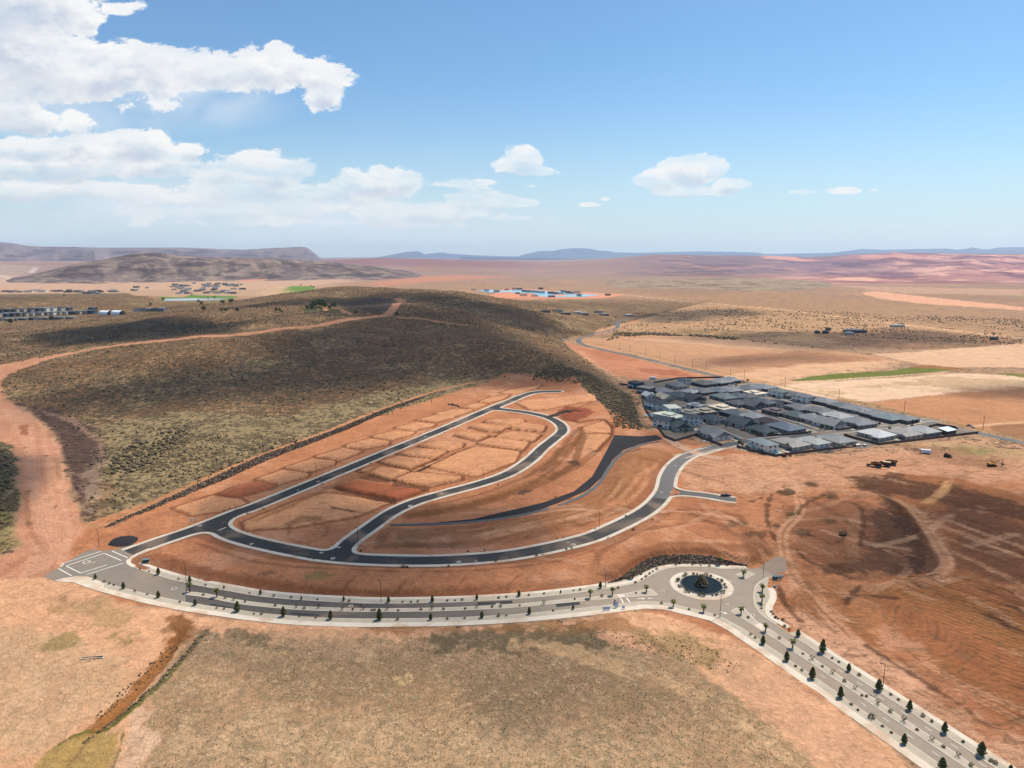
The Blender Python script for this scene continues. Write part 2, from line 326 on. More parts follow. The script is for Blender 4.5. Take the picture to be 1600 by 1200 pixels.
def lay(sel, w, c=None, scrub=None, grass=None, plow=None):
    if c is not None: GC[sel] += (np.asarray(c)-GC[sel])*w[:, None]
    for a, v in ((SCRUB, scrub), (GRASS, grass), (PLOW, plow)):
        if v is not None: a[sel] += (v-a[sel])*w
def bsel(P, mg):
    P = np.asarray(P); return np.nonzero((GX > P[:, 0].min()-mg) & (GX < P[:, 0].max()+mg) & (GY > P[:, 1].min()-mg) & (GY < P[:, 1].max()+mg))[0]
def pol(pts, c=None, soft=3, op=1., ns=10, na=1.0, world=False, **k):
    """paint a patch of ground; soft and na (edge raggedness) in metres"""
    soft = soft*.6; P = pts if world else TP(pts); s = bsel(P, soft+na*3)
    if not len(s): return
    d, _ = polydist(GX[s], GY[s], P); d = d+na*(nz(ns)[s]*2+nz(2.5)[s]*.9+nz(max(3, ns*.4))[s]); lay(s, op*sstep(soft, -soft, d), c, **k)
def lin_(pts, hw, c=None, soft=1, op=1., ns=6, na=.3, curve=True, world=False, broken=0, **k):
    soft = soft*.6; P = pts if world else TP(pts)
    if curve: P = smooth(P, 5)
    s = bsel(P, hw+soft+na*2+3)
    if not len(s): return
    d, al, _ = polydist(GX[s], GY[s], P, False); d = d+na*nz(ns)[s]*2; hv = np.maximum(hw, .5*np.minimum(GR[s]**2/64600, .006*GR[s])); w = op*(hw/hv)**.6*sstep(hv+soft, hv-np.minimum(soft, hv), d)
    if broken: w = w*sstep(-.25*broken, .2, nz(25)[s])
    lay(s, w, c, **k)
def off_(P, d):
    P = np.array(P, float); T_ = np.gradient(P, axis=0); L = np.hypot(T_[:, 0], T_[:, 1])+1e-9; return [tuple(q) for q in P+np.stack([-T_[:, 1]/L, T_[:, 0]/L], 1)*d]
def tracks(pts, gap=1.0, c=None, hw=.45, op=.7, n=2, sp=1.9, **k):
    """wheel ruts: n parallel lines"""
    P = np.array(smooth(TP(pts), 5)); T_ = np.gradient(P, axis=0); L = np.hypot(T_[:, 0], T_[:, 1])+1e-9; Nn = np.stack([-T_[:, 1]/L, T_[:, 0]/L], 1)
    for i in range(n): lin_([tuple(q) for q in P+Nn*(i-(n-1)/2)*sp], hw, c, .5, op, 5, .2, False, True, **k)
SAND, SANDL, RED, REDD = C(214,157,122), C(232,182,148), C(188,122,88), C(165,92,62)
TAN, TANL, OLIVE, DRY = C(190,150,114), C(226,190,156), C(158,136,96), C(182,160,120)
BROWN, DARK = C(146,102,74), C(104,72,54)
# --- far land
GC[:] = C(186,148,116)
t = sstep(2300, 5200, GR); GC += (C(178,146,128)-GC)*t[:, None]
w = sstep(-.15, .45, nz(700))*.6; lay(slice(None), w, C(170,130,104))
w = sstep(.15, .5, nz(260))*.45*sstep(1500, 2500, GR); lay(slice(None), w, C(214,160,124))
SCRUB[:] = .55
pxv = 800+FOC*GX/np.maximum(GY*.983+26, 1)
# broken red-rock country at right, greyish slopes above it
w = sstep(1150, 1320, pxv)*sstep(3300, 3900, GY)*(GY > 0); idx = np.nonzero(w > 0)[0]; lay(idx, w[idx], C(196,140,128), scrub=.2)
q = nz(330)[idx]*.7+.6*fbm(GX[idx]*.45, GY[idx], 210, 4, .6)
lay(idx, w[idx]*sstep(.08, .30, q)*.8, C(132,90,100)); lay(idx, w[idx]*sstep(-.06, -.22, q)*.9, C(248,190,158)); lay(idx, w[idx]*sstep(.05, .2, nz(180)[idx])*.5, C(112,80,92))
w = sstep(900, 1100, pxv)*sstep(1500, 1250, pxv+120*nz(700))*sstep(4300, 5200, GY)*(GY > 0); idx = np.nonzero(w > 0)[0]
lay(idx, w[idx]*.85, C(142,116,122)); lay(idx, w[idx]*sstep(.05, .25, nz(330)[idx])*.7, C(112,88,100)); lay(idx, w[idx]*sstep(.1, .3, -nz(180)[idx])*.5, C(214,160,136))
w = sstep(420, 520, pxv)*sstep(900, 760, pxv)*sstep(6000, 7200, GY)*(GY > 0); idx = np.nonzero(w > 0)[0]; lay(idx, w[idx]*.8, C(158,112,110))
w = (GY > 0)*sstep(600, 420, pxv)*sstep(2300, 2700, GR)*sstep(6500, 5500, GR); idx = np.nonzero(w > 0)[0]; lay(idx, w[idx]*.6, C(206,172,140), scrub=.2)
pol([(340,436),(470,426),(560,425),(620,430),(600,437),(480,435),(380,440)], C(226,150,118), 90, .9, 200, 60)
pol([(560,443),(640,432),(720,430),(800,432),(700,438),(600,447)], C(222,150,116), 80, .75, 200, 60)
pol([(0,430),(160,436),(380,440),(520,433),(560,440),(420,452),(300,452),(100,456),(-60,452)], C(212,172,140), 60, .8, 150, 40, scrub=.1)
pol([(-40,412),(60,416),(40,430),(-60,432)], C(196,170,140), 90, .8, 200, 50)
lin_([(48,426),(56,418)], 12, C(240,225,205), 8, .8); lin_([(-5,428),(18,436),(0,440)], 10, C(235,215,190), 10, .7)
pol([(1195,399.5),(1250,404),(1290,407),(1240,408),(1190,403)], C(238,170,140), 60, .9, 200, 50)
pol([(1330,398),(1390,397),(1470,404),(1420,406),(1340,402)], C(232,165,140), 60, .7, 200, 60)
pol([(1345,457),(1370,455),(1450,464),(1600,480),(1600,485),(1440,474),(1380,468)], C(238,178,142), 10, .95, 60, 14, scrub=0.)
pol([(1300,446),(1600,452),(1600,462),(1400,458)], C(236,188,156), 20, .5, 90, 30)
pol([(1080,434),(1200,438),(1350,458),(1200,452),(1050,442)], C(172,138,106), 40, .6, 200, 40)
lin_([(820,438),(900,434),(985,436)], 7, C(140,104,84), 7, .6, 60, 8); lin_([(1050,452),(1150,454),(1300,462),(1420,480)], 6, C(160,118,88), 8, .5, 60, 8)
# plains between the resort and the fields
pol([(930,500),(1000,470),(1200,480),(1600,520),(1600,545),(1400,540),(1150,530),(980,520)], C(204,160,116), 30, .7, 90, 20, scrub=.45)
pol([(900,470),(1200,455),(1600,490),(1600,525),(1200,482),(985,462)], C(186,144,106), 20, .6, 90, 20, scrub=.5)
pol([(960,520),(1100,515),(1260,520),(1200,527),(1060,533),(940,528)], C(196,156,112), 12, .9, 40, 8, scrub=.8)
pol([(1270,520),(1400,512),(1600,530),(1600,550),(1420,545),(1300,540)], C(172,128,96), 12, .75, 60, 12, scrub=.7)
lin_([(960,460),(1000,463),(1200,482),(1400,506),(1640,534)], 6, C(238,190,150), 3, .95, 30, 1, scrub=0.)
lin_([(860,492),(980,498),(1100,506),(1200,515)], 3, C(230,186,146), 4, .6, 30, 2)
lin_([(1080,522),(1250,522),(1400,532),(1620,540)], 4, C(226,180,140), 5, .7, 30, 3)
# tan cultivated fields
pol([(912,530),(1000,524),(1090,526),(1200,533),(1290,545),(1365,556),(1400,563),(1250,588),(1180,600),(1130,588),(1000,556),(915,538)], C(206,156,118), 4, 1, 30, 3, scrub=.0)
pol([(1000,530),(1150,529),(1280,546),(1230,549),(1100,540)], C(226,180,140), 12, .8, 60, 8)
pol([(1090,560),(1250,548),(1380,562),(1340,570),(1200,574),(1120,575)], C(184,132,98), 9, .75, 60, 10)
pol([(1130,588),(1240,570),(1420,562),(1300,600),(1240,606)], C(234,186,146), 8, .8, 40, 8)
pol([(1365,553),(1440,549),(1600,536),(1640,560),(1640,575),(1480,574),(1420,566)], C(232,188,150), 5, 1, 40, 3, scrub=0.)
pol([(1250,598),(1400,590),(1500,583),(1640,590),(1640,612),(1500,612),(1360,628),(1290,622),(1210,604)], C(240,202,168), 3, 1, 30, 2, scrub=0.)
pol([(1330,606),(1470,588),(1620,594),(1640,606),(1500,611),(1440,600),(1380,606)], C(196,164,124), 6, .7, 14, 8)
pol([(1270,608),(1330,612),(1300,618)], C(206,172,124), 3, .8, 10, 4); pol([(1310,620),(1345,624),(1330,629)], C(200,166,120), 3, .8, 10, 4)
pol([(1360,629),(1500,613),(1640,606),(1640,690),(1520,668),(1400,640)], C(204,146,104), 3, 1, 20, 2, scrub=0.)
pol([(1440,610),(1640,604),(1640,625),(1500,622)], C(176,124,88), 10, .6, 50, 12)
pol([(1540,664),(1640,658),(1640,700),(1560,676)], C(172,122,86), 3, .9, 20, 3)
lin_([(1520,666),(1580,661),(1640,658)], 3, C(232,186,144), 2, .9)
pol([(1235,595),(1262,589),(1300,584),(1395,579),(1425,573),(1470,573),(1495,578),(1440,583),(1350,591),(1250,596)], C(118,122,50), 1.5, 1, 6, 1.2, scrub=.0)
pol([(1420,574),(1450,570),(1500,575),(1520,580),(1470,576)], C(170,112,70), 3, .9, 10, 3)
pol([(1555,582),(1640,586),(1640,594),(1575,587)], C(140,132,64), 2, 1, 8, 2)
lin_([(1240,597),(1480,582)], 1.6, C(246,210,175), 1.5, .9)
# valley floor right of the hill, strip along the highway
pol([(880,532),(905,540),(1000,562),(1120,592),(1100,600),(985,592),(960,585),(915,560),(890,548)], C(206,140,104), 4, 1, 20, 3, scrub=0.)
pol([(985,575),(1060,578),(1085,590),(1030,586)], C(170,104,74), 4, .7, 16, 4); pol([(905,545),(960,550),(1010,565),(950,562)], C(186,118,84), 5, .6, 16, 5)
lin_([(905,548),(925,565),(960,587),(985,600),(995,612),(990,622),(1002,640),(1020,665),(1050,690),(1080,706),(1120,714)], 3.2, C(196,136,100), 1.2, 1)
tracks([(905,548),(925,565),(960,587),(985,600),(995,612),(990,622),(1002,640),(1020,665),(1050,690),(1080,706),(1130,716)], c=C(232,180,140), hw=.6, op=.9, sp=2.8)
lin_([(915,534),(1000,552),(1130,583),(1240,606),(1400,642),(1520,668),(1640,695)], 1.5, C(160,130,70), 1.5, .8, 8, .8)
pol([(880,485),(990,492),(1000,503),(930,508),(885,500)], C(206,142,108), 6, .9, 20, 6, scrub=.1)
pol([(905,515),(950,505),(970,512),(950,518),(915,528)], C(214,160,120), 5, .8, 16, 4, scrub=.2)
# resort site
pol([(705,457),(790,450),(900,456),(985,460),(940,466),(830,469),(775,468),(720,461)], C(232,158,124), 6, 1, 30, 6, scrub=0.)
# --- left: golf course, flats
pol([(-90,489),(-90,462),(60,459),(200,458),(235,468),(262,484),(150,485),(60,487)], C(150,122,92), 10, .95, 60, 10, scrub=.85)
pol([(-90,466),(60,462),(100,464),(60,469),(-90,472)], C(96,76,60), 10, .6, 60, 10)
pol([(-60,509),(10,505),(40,502),(78,503),(60,508),(0,517),(-60,520)], C(96,120,50), 4, 1, 16, 3, scrub=0.)
pol([(17,513),(40,511),(30,515)], C(236,214,180), 2, .9); pol([(-60,500),(60,497),(160,486),(262,484),(262,492),(150,497),(60,504),(-60,506)], C(214,150,110), 6, .9, 20, 5, scrub=0.)
pol([(245,463),(300,461),(372,463),(360,469),(300,472),(250,470)], C(110,140,60), 10, 1, 30, 8, scrub=0.)
pol([(305,474),(350,470),(378,472),(345,480),(315,480)], C(112,142,58), 8, 1, 30, 8, scrub=0.)
pol([(440,452),(455,447),(490,447),(492,452),(470,458),(450,459)], C(112,146,60), 12, 1, 30, 10, scrub=0.)
pol([(440,446),(500,452),(480,460),(400,458)], C(222,182,140), 20, .5, 60, 15)
# --- the brown hill
HP = FOOT[:-3]+[(700, 2300), (-2300, 2300), (-1300, 900)]
s = bsel(HP, 30); d, _ = polydist(GX[s], GY[s], HP); d += 3*nz(16)[s]; hg = sstep(3, 60, GZ[s]+14*nz(60)[s])
lay(s, sstep(4, -6, d)*sstep(2400, 2000, GR[s]), C(160,124,90)*(1-.12*hg[:, None]), scrub=.85)
lay(s, sstep(0, -10, d)*sstep(.0, .3, nz(60)[s])*.55*sstep(2400, 2000, GR[s]), C(140,102,70))
lay(s, sstep(0, -10, d)*sstep(.1, .4, -nz(60)[s])*.6*sstep(2400, 2000, GR[s]), C(196,164,118))
pol([(160,660),(300,640),(440,650),(640,600),(760,598),(700,618),(560,665),(400,712),(250,785),(180,800),(150,730)], C(160,142,104), 12, .8, 30, 8, scrub=.68)
pol([(20,628),(90,640),(150,672),(165,700),(150,760),(140,810),(118,790),(105,745),(90,690),(58,650)], C(88,66,60), 4, .95, 10, 4, scrub=.3)  # eroded cut: its shadowed bank painted into the ground as dark colour
pol([(60,640),(120,655),(160,690),(162,720),(150,690),(110,662)], C(176,138,118), 3, .7, 6, 2); pol([(130,730),(165,720),(150,800),(135,800)], C(184,156,132), 4, .5, 8, 4)
pol([(855,560),(925,585),(990,620),(1008,675),(960,668),(940,630),(900,600),(830,590),(850,575)], C(120,108,76), 5, .75, 14, 5, scrub=.95)
pol([(-60,690),(20,690),(34,740),(25,800),(0,850),(-60,870)], C(122,112,78), 3, .95, 10, 3, scrub=.9)
pol([(-60,790),(18,800),(30,855),(-60,880)], C(160,142,92), 4, .7, 10, 4, scrub=.6)
pol([(530,470),(600,462),(618,470),(608,484),(570,490),(530,482)], C(92,78,72), 6, .85, 14, 5, scrub=.1)
pol([(470,482),(505,478),(540,483),(535,488),(490,488)], C(82,96,52), 5, .9, 14, 4)
# --- dirt roads on the hill and down its left foot
DC = C(212,152,118)
lin_([(-20,588),(50,566),(130,548),(230,534),(330,525),(430,515),(520,504),(580,495),(612,485),(628,472),(620,467)], 7.5, DC, 2.5, 1, 20, 1.2, scrub=0.)
pol([(-80,640),(-80,585),(0,570),(60,558),(60,568),(10,585),(0,600),(10,625),(30,640),(70,665),(95,700),(106,760),(125,812),(150,830),(200,830),(280,800),(330,790),(330,815),(200,850),(150,856),(95,890),(60,905),(30,1000),(-80,1000),(-80,900),(30,860),(25,800),(34,740),(20,695),(-80,670)], DC, 3, 1, 12, 2.0, scrub=0., grass=0.)
lin_([(608,493),(660,498),(700,505),(730,508)], 4.5, C(196,144,108), 2.5, .9, 20, 1.5, scrub=0.); lin_([(505,480),(540,488),(575,490)], 4, DC, 2.5, .9, 20, 1.5, scrub=0.)
lin_([(600,466),(625,465),(640,478)], 4, C(190,146,112), 3, .8, 20, 2)
for dx in (0, 14, 28, 46): tracks([(5+dx*.7,640),(40+dx,690),(48+dx,760),(60+dx,830),(40+dx,900),(0+dx,960)], c=C(232,180,146), hw=.5, op=.5)
tracks([(20,660),(55,665),(60,700),(70,770)], c=C(184,124,92), hw=.5, op=.6)
lin_([(75,672),(88,700),(93,760)], .5, C(120,84,56), .8, .8, 3, .5, broken=1); lin_([(40,770),(45,820),(60,850)], .5, C(160,104,74), .8, .7)
pol([(28,665),(45,662),(42,680),(32,678)], C(160,100,70), 1.2, .8, 3, .8)
tracks([(0,900),(40,870),(70,860),(60,840)], c=C(180,124,90), op=.6); tracks([(95,885),(70,895),(20,915),(-30,940)], c=C(176,128,90), n=3, op=.6)
for (x, y, s) in [(42,767,3),(46,818,3),(85,795,2),(72,712,2),(38,699,2)]: pol([(x-s*2,y),(x,y-s),(x+s*2,y),(x,y+s)], C(124,92,66), 1, .7, 3, .8)
# --- building site
pol(SITE, C(206,139,97), 3, 1, 14, 2, world=True, scrub=0., grass=0.)
s = bsel(SITE, 3); d, _ = polydist(GX[s], GY[s], SITE); ins = sstep(1, -4, d)
lay(s, ins*sstep(.05, .4, nz(25)[s])*.45, C(184,118,84)); lay(s, ins*sstep(.1, .4, -nz(25)[s])*.4, C(232,178,144)); lay(s, ins*sstep(.15, .4, nz(60)[s])*.35, C(176,114,82))
lin_([(130,820),(165,820),(205,802),(300,757),(400,714),(500,678),(600,638),(700,606),(790,589),(835,586)], 2.2, C(206,148,106), 1.5, 1, 8, .6, scrub=0.)
lin_([(130,816),(165,816),(205,799),(300,754),(400,711),(500,675),(600,635),(700,603),(790,587)], .5, C(150,110,74), .6, .6)
for P in PADS:      # scarps below each pad, their shade painted in as a darker brown band
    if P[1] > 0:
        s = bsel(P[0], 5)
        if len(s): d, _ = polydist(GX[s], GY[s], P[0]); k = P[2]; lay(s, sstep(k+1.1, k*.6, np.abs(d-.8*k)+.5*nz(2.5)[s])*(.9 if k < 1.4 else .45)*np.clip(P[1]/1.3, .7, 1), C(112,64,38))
for p, c in TOPS: pol(p, C(176,96,64) if c else C(232,168,122), .5, .8, 5, .25)
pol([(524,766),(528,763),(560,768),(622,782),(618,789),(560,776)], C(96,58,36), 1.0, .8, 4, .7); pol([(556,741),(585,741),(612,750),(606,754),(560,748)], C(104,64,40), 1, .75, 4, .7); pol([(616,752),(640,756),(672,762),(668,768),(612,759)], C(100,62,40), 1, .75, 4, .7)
lin_([(400,812),(450,792),(500,768),(540,750),(575,738),(590,728)], 2.2, C(178,120,76), 1.5, .8, 4, .9); lin_([(860,748),(895,725),(905,700),(912,683),(905,668)], 2.4, C(140,92,58), 1.6, .8, 4, 1.0); lin_([(660,800),(720,790),(790,768),(850,745)], 2.4, C(170,116,74), 1.6, .8, 4, 1.0)
pol([(516,791),(565,800),(568,803),(518,795)], C(92,58,42), 1, .85, 5, .8); lin_([(450,836),(455,822),(475,815),(505,820),(512,830),(500,842),(478,848),(455,843)], .5, C(150,98,64), .8, .8); pol([(450,825),(475,812),(510,818),(500,808),(470,806),(445,818)], C(140,98,62), 1.5, .7, 5, 1)
lin_([(375,800),(420,780),(480,755),(540,730),(600,705),(650,682),(700,662),(740,650)], 1.0, C(150,94,60), 1.5, .75, 6, .8)
pol([(870,640),(885,634),(925,640),(925,648),(900,660),(880,655)], C(150,76,52), 3, .9, 10, 2)
pol([(1015,640),(1040,700),(1060,702),(1100,712),(1060,690),(1025,655)], C(200,140,104), 2, .5)
# inner slope below the dark channel: brown dug earth with long ruts
pol([(615,828),(740,826),(850,803),(930,776),(957,748),(970,718),(1010,700),(1050,706),(1035,718),(1005,735),(990,765),(945,795),(860,820),(740,840),(620,842)], C(172,118,76), 4, .8, 10, 3)
for o in range(6):
    f = o/5.; P = [(620+8*f,832+26*f),(740,830+26*f),(860-10*f,806+20*f),(940+6*f,780+26*f),(968+30*f,745+25*f),(985+40*f,715+12*f)]
    lin_(P, .45, C(222,170,124) if o % 2 else C(128,84,54), .9, .7, 8, .9, broken=1)
lin_([(820,690),(850,668),(880,700)], .3, RED, .5, 0)
lin_([(640,806),(700,797),(760,782),(830,756),(868,730),(893,700),(905,675)], 1.6, C(150,98,60), 2, .8, 6, 1.0)
pol([(870,700),(905,688),(912,690),(885,708),(862,728),(845,738)], C(138,90,56), 2, .7, 6, 1.5)
pol([(885,722),(900,719),(908,725),(895,728)], C(88,62,50), 1, .85, 4, 1); pol([(800,772),(820,764),(834,766),(815,773)], C(92,70,62), 1, .85, 4, 1)
lin_([(940,735),(962,712),(1000,702)], 1.5, C(120,84,54), 2, .7, 6, 1.5)
pol([(975,840),(1025,800),(1060,790),(1045,800),(1000,835)], SAND, 3, .3)
lin_([(260,850),(300,846),(345,862),(400,878),(500,888),(640,893),(760,890),(880,874),(960,850),(1020,822),(1060,795)], .9, C(146,92,60), 1.1, .65, 6, .7)
pol([(222,872),(330,905),(480,926),(640,932),(800,928),(800,920),(640,924),(480,915),(330,888),(240,862)], C(160,98,64), 3, .8, 10, 1.5)
for x in (430,545,630,720,800): lin_([(x+10,900),(x-8,922)], .7, C(150,94,62), 1.2, .6, 6, .6)
pol([(475,900),(500,895),(520,900),(505,906),(480,906)], C(130,120,72), 1.5, .6, 4, 1.5, grass=.4)
pol([(405,895),(425,893),(430,898),(410,900)], C(104,74,54), 1.5, .6, 3, 1)
pol([(985,868),(940,905),(900,915),(880,910),(930,880)], C(198,136,96), 3, .5)
pol([(1135,815),(1160,812),(1165,820),(1140,824)], C(98,76,48), 1.5, .8, 5, 1.5); pol([(1165,830),(1195,828),(1198,838),(1170,842)], C(110,76,54), 1.5, .7, 5, 1.5)
pol([(1160,850),(1190,845),(1205,860),(1185,880),(1165,875)], C(150,100,66), 2, .8, 4, 1.8)
lin_([(1078,745),(1075,760),(1085,772)], .8, C(150,100,64), .8, .6); tracks([(1100,712),(1085,735),(1078,760)], c=C(170,116,80), op=.6)
for k in range(4): tracks([(1100+8*k,762),(1130+6*k,768-k),(1180,774-3*k),(1230,766-4*k),(1300,760-5*k)], c=C(176,120,84), op=.5)
tracks([(1110,750),(1130,730),(1135,712),(1150,712)], c=C(180,124,88), op=.6); tracks([(1180,735),(1190,720),(1180,712)], c=C(236,186,148), op=.5)
pol([(1170,784),(1190,778),(1176,784),(1155,787)], C(80,60,50), 1, .8)
# --- graded field at right
pol([(1060,716),(1340,705),(1540,684),(1640,700),(1640,745),(1500,760),(1300,760),(1150,770),(1075,762)], C(226,170,132), 6, .8, 20, 4)
pol([(1470,690),(1640,705),(1640,725),(1500,712),(1440,700)], C(198,164,116), 4, .7, 14, 4, grass=.3)
pol([(1500,700),(1560,704),(1540,710),(1500,708)], C(158,150,84), 2, .7, 8, 3); pol([(1400,695),(1500,700),(1600,735),(1500,730),(1440,712)], C(164,118,88), 4, .6, 12, 4)
pol([(1330,760),(1400,740),(1480,745),(1600,775),(1640,780),(1640,1180),(1560,1110),(1480,1050),(1400,985),(1330,940),(1310,915),(1470,900),(1478,870),(1420,800)], C(176,112,70), 6, .95, 14, 4, plow=1.)
pol([(1330,745),(1385,748),(1480,755),(1600,790),(1640,800),(1640,830),(1500,790),(1400,775),(1340,765)], C(92,56,36), 5, .85, 12, 5)
pol([(1480,790),(1640,830),(1640,920),(1560,900),(1470,850)], C(108,68,50), 14, .75, 30, 8)
pol([(1340,905),(1420,898),(1640,980),(1640,1040),(1480,960),(1380,925)], C(168,112,64), 6, .7, 14, 4)
pol([(1350,800),(1440,795),(1475,860),(1460,895),(1330,908),(1255,900),(1280,870),(1320,830)], C(98,66,50), 6, .9, 20, 5, plow=0.)
pol([(1375,770),(1410,790),(1450,850),(1440,895),(1415,890),(1425,850),(1390,800)], C(76,50,36), 4, .8, 8, 3)
pol([(1290,770),(1360,780),(1370,830),(1330,880),(1250,890),(1230,860),(1230,800)], C(164,108,74), 6, .8, 14, 6)
for (x, y, s) in [(1228,768,12),(1300,775,10),(1237,805,11),(1296,815,12),(1318,832,10),(1254,833,14),(1350,757,16),(1268,756,10),(1395,745,16),(1210,820,9)]:
    pol([(x-s,y),(x-s*.3,y-s*.5),(x+s,y-s*.3),(x+s*.9,y+s*.4),(x-s*.2,y+s*.5)], C(104,72,46), 1.5, .85, 4, 1.6)
pol([(1240,898),(1280,900),(1330,915),(1400,980),(1330,1000),(1260,930)], C(190,128,84), 5, .8, 12, 5, plow=0.)
pol([(1250,932),(1290,945),(1325,995),(1290,980),(1240,945)], C(176,118,78), 2, .8, 8, 3); pol([(1310,960),(1360,985),(1395,1025),(1360,1010)], C(170,112,70), 2, .75, 8, 3); pol([(1395,1025),(1440,1046),(1420,1044)], C(160,108,70), 1.5, .7, 6, 1.5)
tracks([(1160,770),(1225,745),(1245,770),(1250,800),(1225,830),(1225,860),(1240,900),(1290,960),(1360,1020),(1440,1080)], c=C(232,180,142), hw=1.0, op=.6, n=2, sp=3.4)
lin_([(1250,740),(1300,765),(1370,772),(1430,800),(1465,850),(1480,880),(1450,905),(1330,918)], 3.6, C(206,150,112), 3.5, .65, 14, 1.5); tracks([(1300,765),(1370,772),(1430,800),(1465,850),(1480,880),(1450,905)], c=C(234,184,146), hw=.8, op=.35, n=2, sp=4)
tracks([(1345,800),(1330,840),(1335,870)], c=C(214,158,118), op=.5, n=3); tracks([(1250,800),(1290,790),(1330,775),(1340,770)], c=C(220,166,128), op=.6)
for k in range(4): lin_([(1478+k*4-k,752),(1465+k*4,770),(1440+k*5,786)], .5, C(236,180,124), .6, .8)
tracks([(1480,860),(1530,880),(1580,905),(1640,935)], c=C(222,168,130), op=.7); tracks([(1240,850),(1280,862),(1290,840),(1275,815)], c=C(160,108,74), op=.5)
for k in range(3): tracks([(1230+6*k,950),(1245+5*k,925),(1262+4*k,940),(1270,960+4*k)], c=C(170,112,74), op=.6)
lin_([(1240,1010),(1330,1075),(1430,1150),(1560,1250)], 3, C(236,178,144), 3, .6); pol([(1210,960),(1260,955),(1640,1190),(1640,1240),(1560,1200)], C(238,184,148), 5, .7, 14, 4, plow=0.)
pol([(1505,1105),(1530,1100),(1590,1112),(1640,1095),(1640,1110),(1590,1128),(1552,1136),(1520,1122)], C(150,100,64), 1.5, .0, 5, 1)
lin_([(1512,1108),(1530,1126),(1552,1134),(1590,1126),(1595,1120)], 1.2, C(140,92,56), 1.0, .85, 5, .6)
tracks([(1440,1080),(1500,1120),(1640,1180)], c=C(206,150,114), op=.6, n=4, sp=2.2)
tracks([(1480,1095),(1490,1080),(1520,1078),(1560,1090)], c=C(210,154,118), op=.6, n=3)
for x, y in ((1540,715),(1500,738),(1420,722)): tracks([(x-30,y+4),(x,y+6),(x+14,y),(x+4,y-5)], c=C(150,104,72), op=.6)
# many faint wheel tracks of the earth movers
rt = random.Random(11)
def wander(x, y, a, n, bend):
    P_ = []; k = rt.uniform(-bend, bend)
    for i in range(n): P_.append((x, y)); x += 5*math.cos(a); y += 5*math.sin(a); a += k; k = max(-bend, min(bend, k+rt.uniform(-.02, .02)))
    return P_
for i in range(96):
    (x0, y0) = W(rt.uniform(1080, 1600), rt.uniform(722, 1080)) if i < 76 else W(rt.uniform(560, 1000), rt.uniform(770, 910))
    if i < 76 and x0 < 115 and y0 < 250: continue
    a0 = rt.choice([-1.05, -1.15, 2.2, -.9, .3, -1.3])+rt.uniform(-.3, .3) if i < 76 else rt.choice([.1, -.1, .3])
    Q_ = wander(x0, y0, a0, rt.randint(9, 22), .045); c_ = C(236,184,146) if rt.random() < .6 else C(120,78,52); o_ = rt.uniform(.5, .8)
    for dd in (-1.0, 1.0): lin_(off_(Q_, dd), .38, c_, .6, o_, 5, .12, False, True, broken=.6)
for i in range(70):
    x0, y0 = W(rt.uniform(1380, 1640), rt.uniform(765, 1010)); d1, d0 = W(1600, 880), W(1480, 840); a0 = math.atan2(d1[1]-d0[1], d1[0]-d0[0])+rt.uniform(-.15, .15)
    lin_(wander(x0, y0, a0, rt.randint(5, 14), .012), rt.uniform(.5, 1.5), C(84,50,32) if rt.random() < .65 else C(222,164,122), 1.0, rt.uniform(.35, .65), 6, .7, False, True, broken=1)
for P_ in ([(1290,772),(1262,786),(1246,802)], [(1305,778),(1340,790),(1350,812),(1345,850)], [(1270,838),(1300,850),(1320,840)], [(1205,772),(1198,800),(1204,830),(1216,852)], [(1245,860),(1270,880),(1310,885)], [(1372,772),(1402,790),(1428,822),(1444,858),(1446,884)], [(1384,776),(1416,800),(1442,838),(1456,872)], [(1330,762),(1380,765),(1440,772),(1500,790)], [(1425,901),(1448,899),(1466,897)], [(1510,905),(1540,912),(1580,925)], [(1345,915),(1330,930),(1322,945)], [(1320,938),(1345,930),(1400,935)], [(1355,1010),(1420,1050),(1500,1100)], [(1215,905),(1225,940),(1250,970)]):
    lin_(P_, 1.1, C(92,56,34), 1.4, .8, 5, 1.1)
# plough lines follow this curve
PL, PA, _ = polydist(GX, GY, smooth(TP([(1330,950),(1335,930),(1360,915),(1400,908),(1480,925),(1640,975),(1900,1060)]), 5), False)
PLOWC[:] = np.where(GR < 700, PL, 0)
# old brown asphalt apron is laid separately; loose ground round it
pol([(60,905),(95,893),(120,907),(190,940),(330,965),(600,985),(900,970),(1000,955),(1060,965),(1150,1000),(1330,1120),(1480,1240),(-80,1240),(-80,905)], C(238,182,140), 2, 1, 8, 1.5, scrub=0.)
# --- foreground field of dry grass
pol([(-80,960),(60,985),(180,1010),(200,1060),(120,1130),(60,1180),(-80,1190)], C(222,180,138), 5, .7, 14, 5, grass=.6)
pol([(60,1010),(110,985),(130,1000),(90,1020)], C(150,134,70), 2, .6, 6, 3, grass=.4); pol([(175,995),(205,992),(200,1004),(178,1006)], C(150,134,72), 1.5, .7, 5, 2); pol([(80,935),(115,930),(120,950),(90,955)], C(170,134,90), 3, .6, 5, 3)
pol([(120,945),(160,930),(230,960),(180,985),(130,975)], C(186,150,104), 3, .6, 8, 4, grass=.5)
pol([(300,985),(430,1000),(560,1002),(690,990),(850,985),(960,1000),(1060,1030),(1180,1110),(1260,1190),(1320,1250),(180,1250),(215,1190),(225,1100),(270,1030)], C(188,150,114), 3, .95, 10, 3, grass=.9)
pol([(270,1180),(420,1120),(700,1130),(1000,1150),(1120,1250),(180,1250)], C(212,174,134), 8, .75, 20, 8, grass=1.)
pol([(420,1045),(560,1010),(700,1020),(900,1030),(1020,1090),(900,1120),(600,1110),(450,1090)], C(156,126,94), 8, .6, 20, 8, grass=.75)
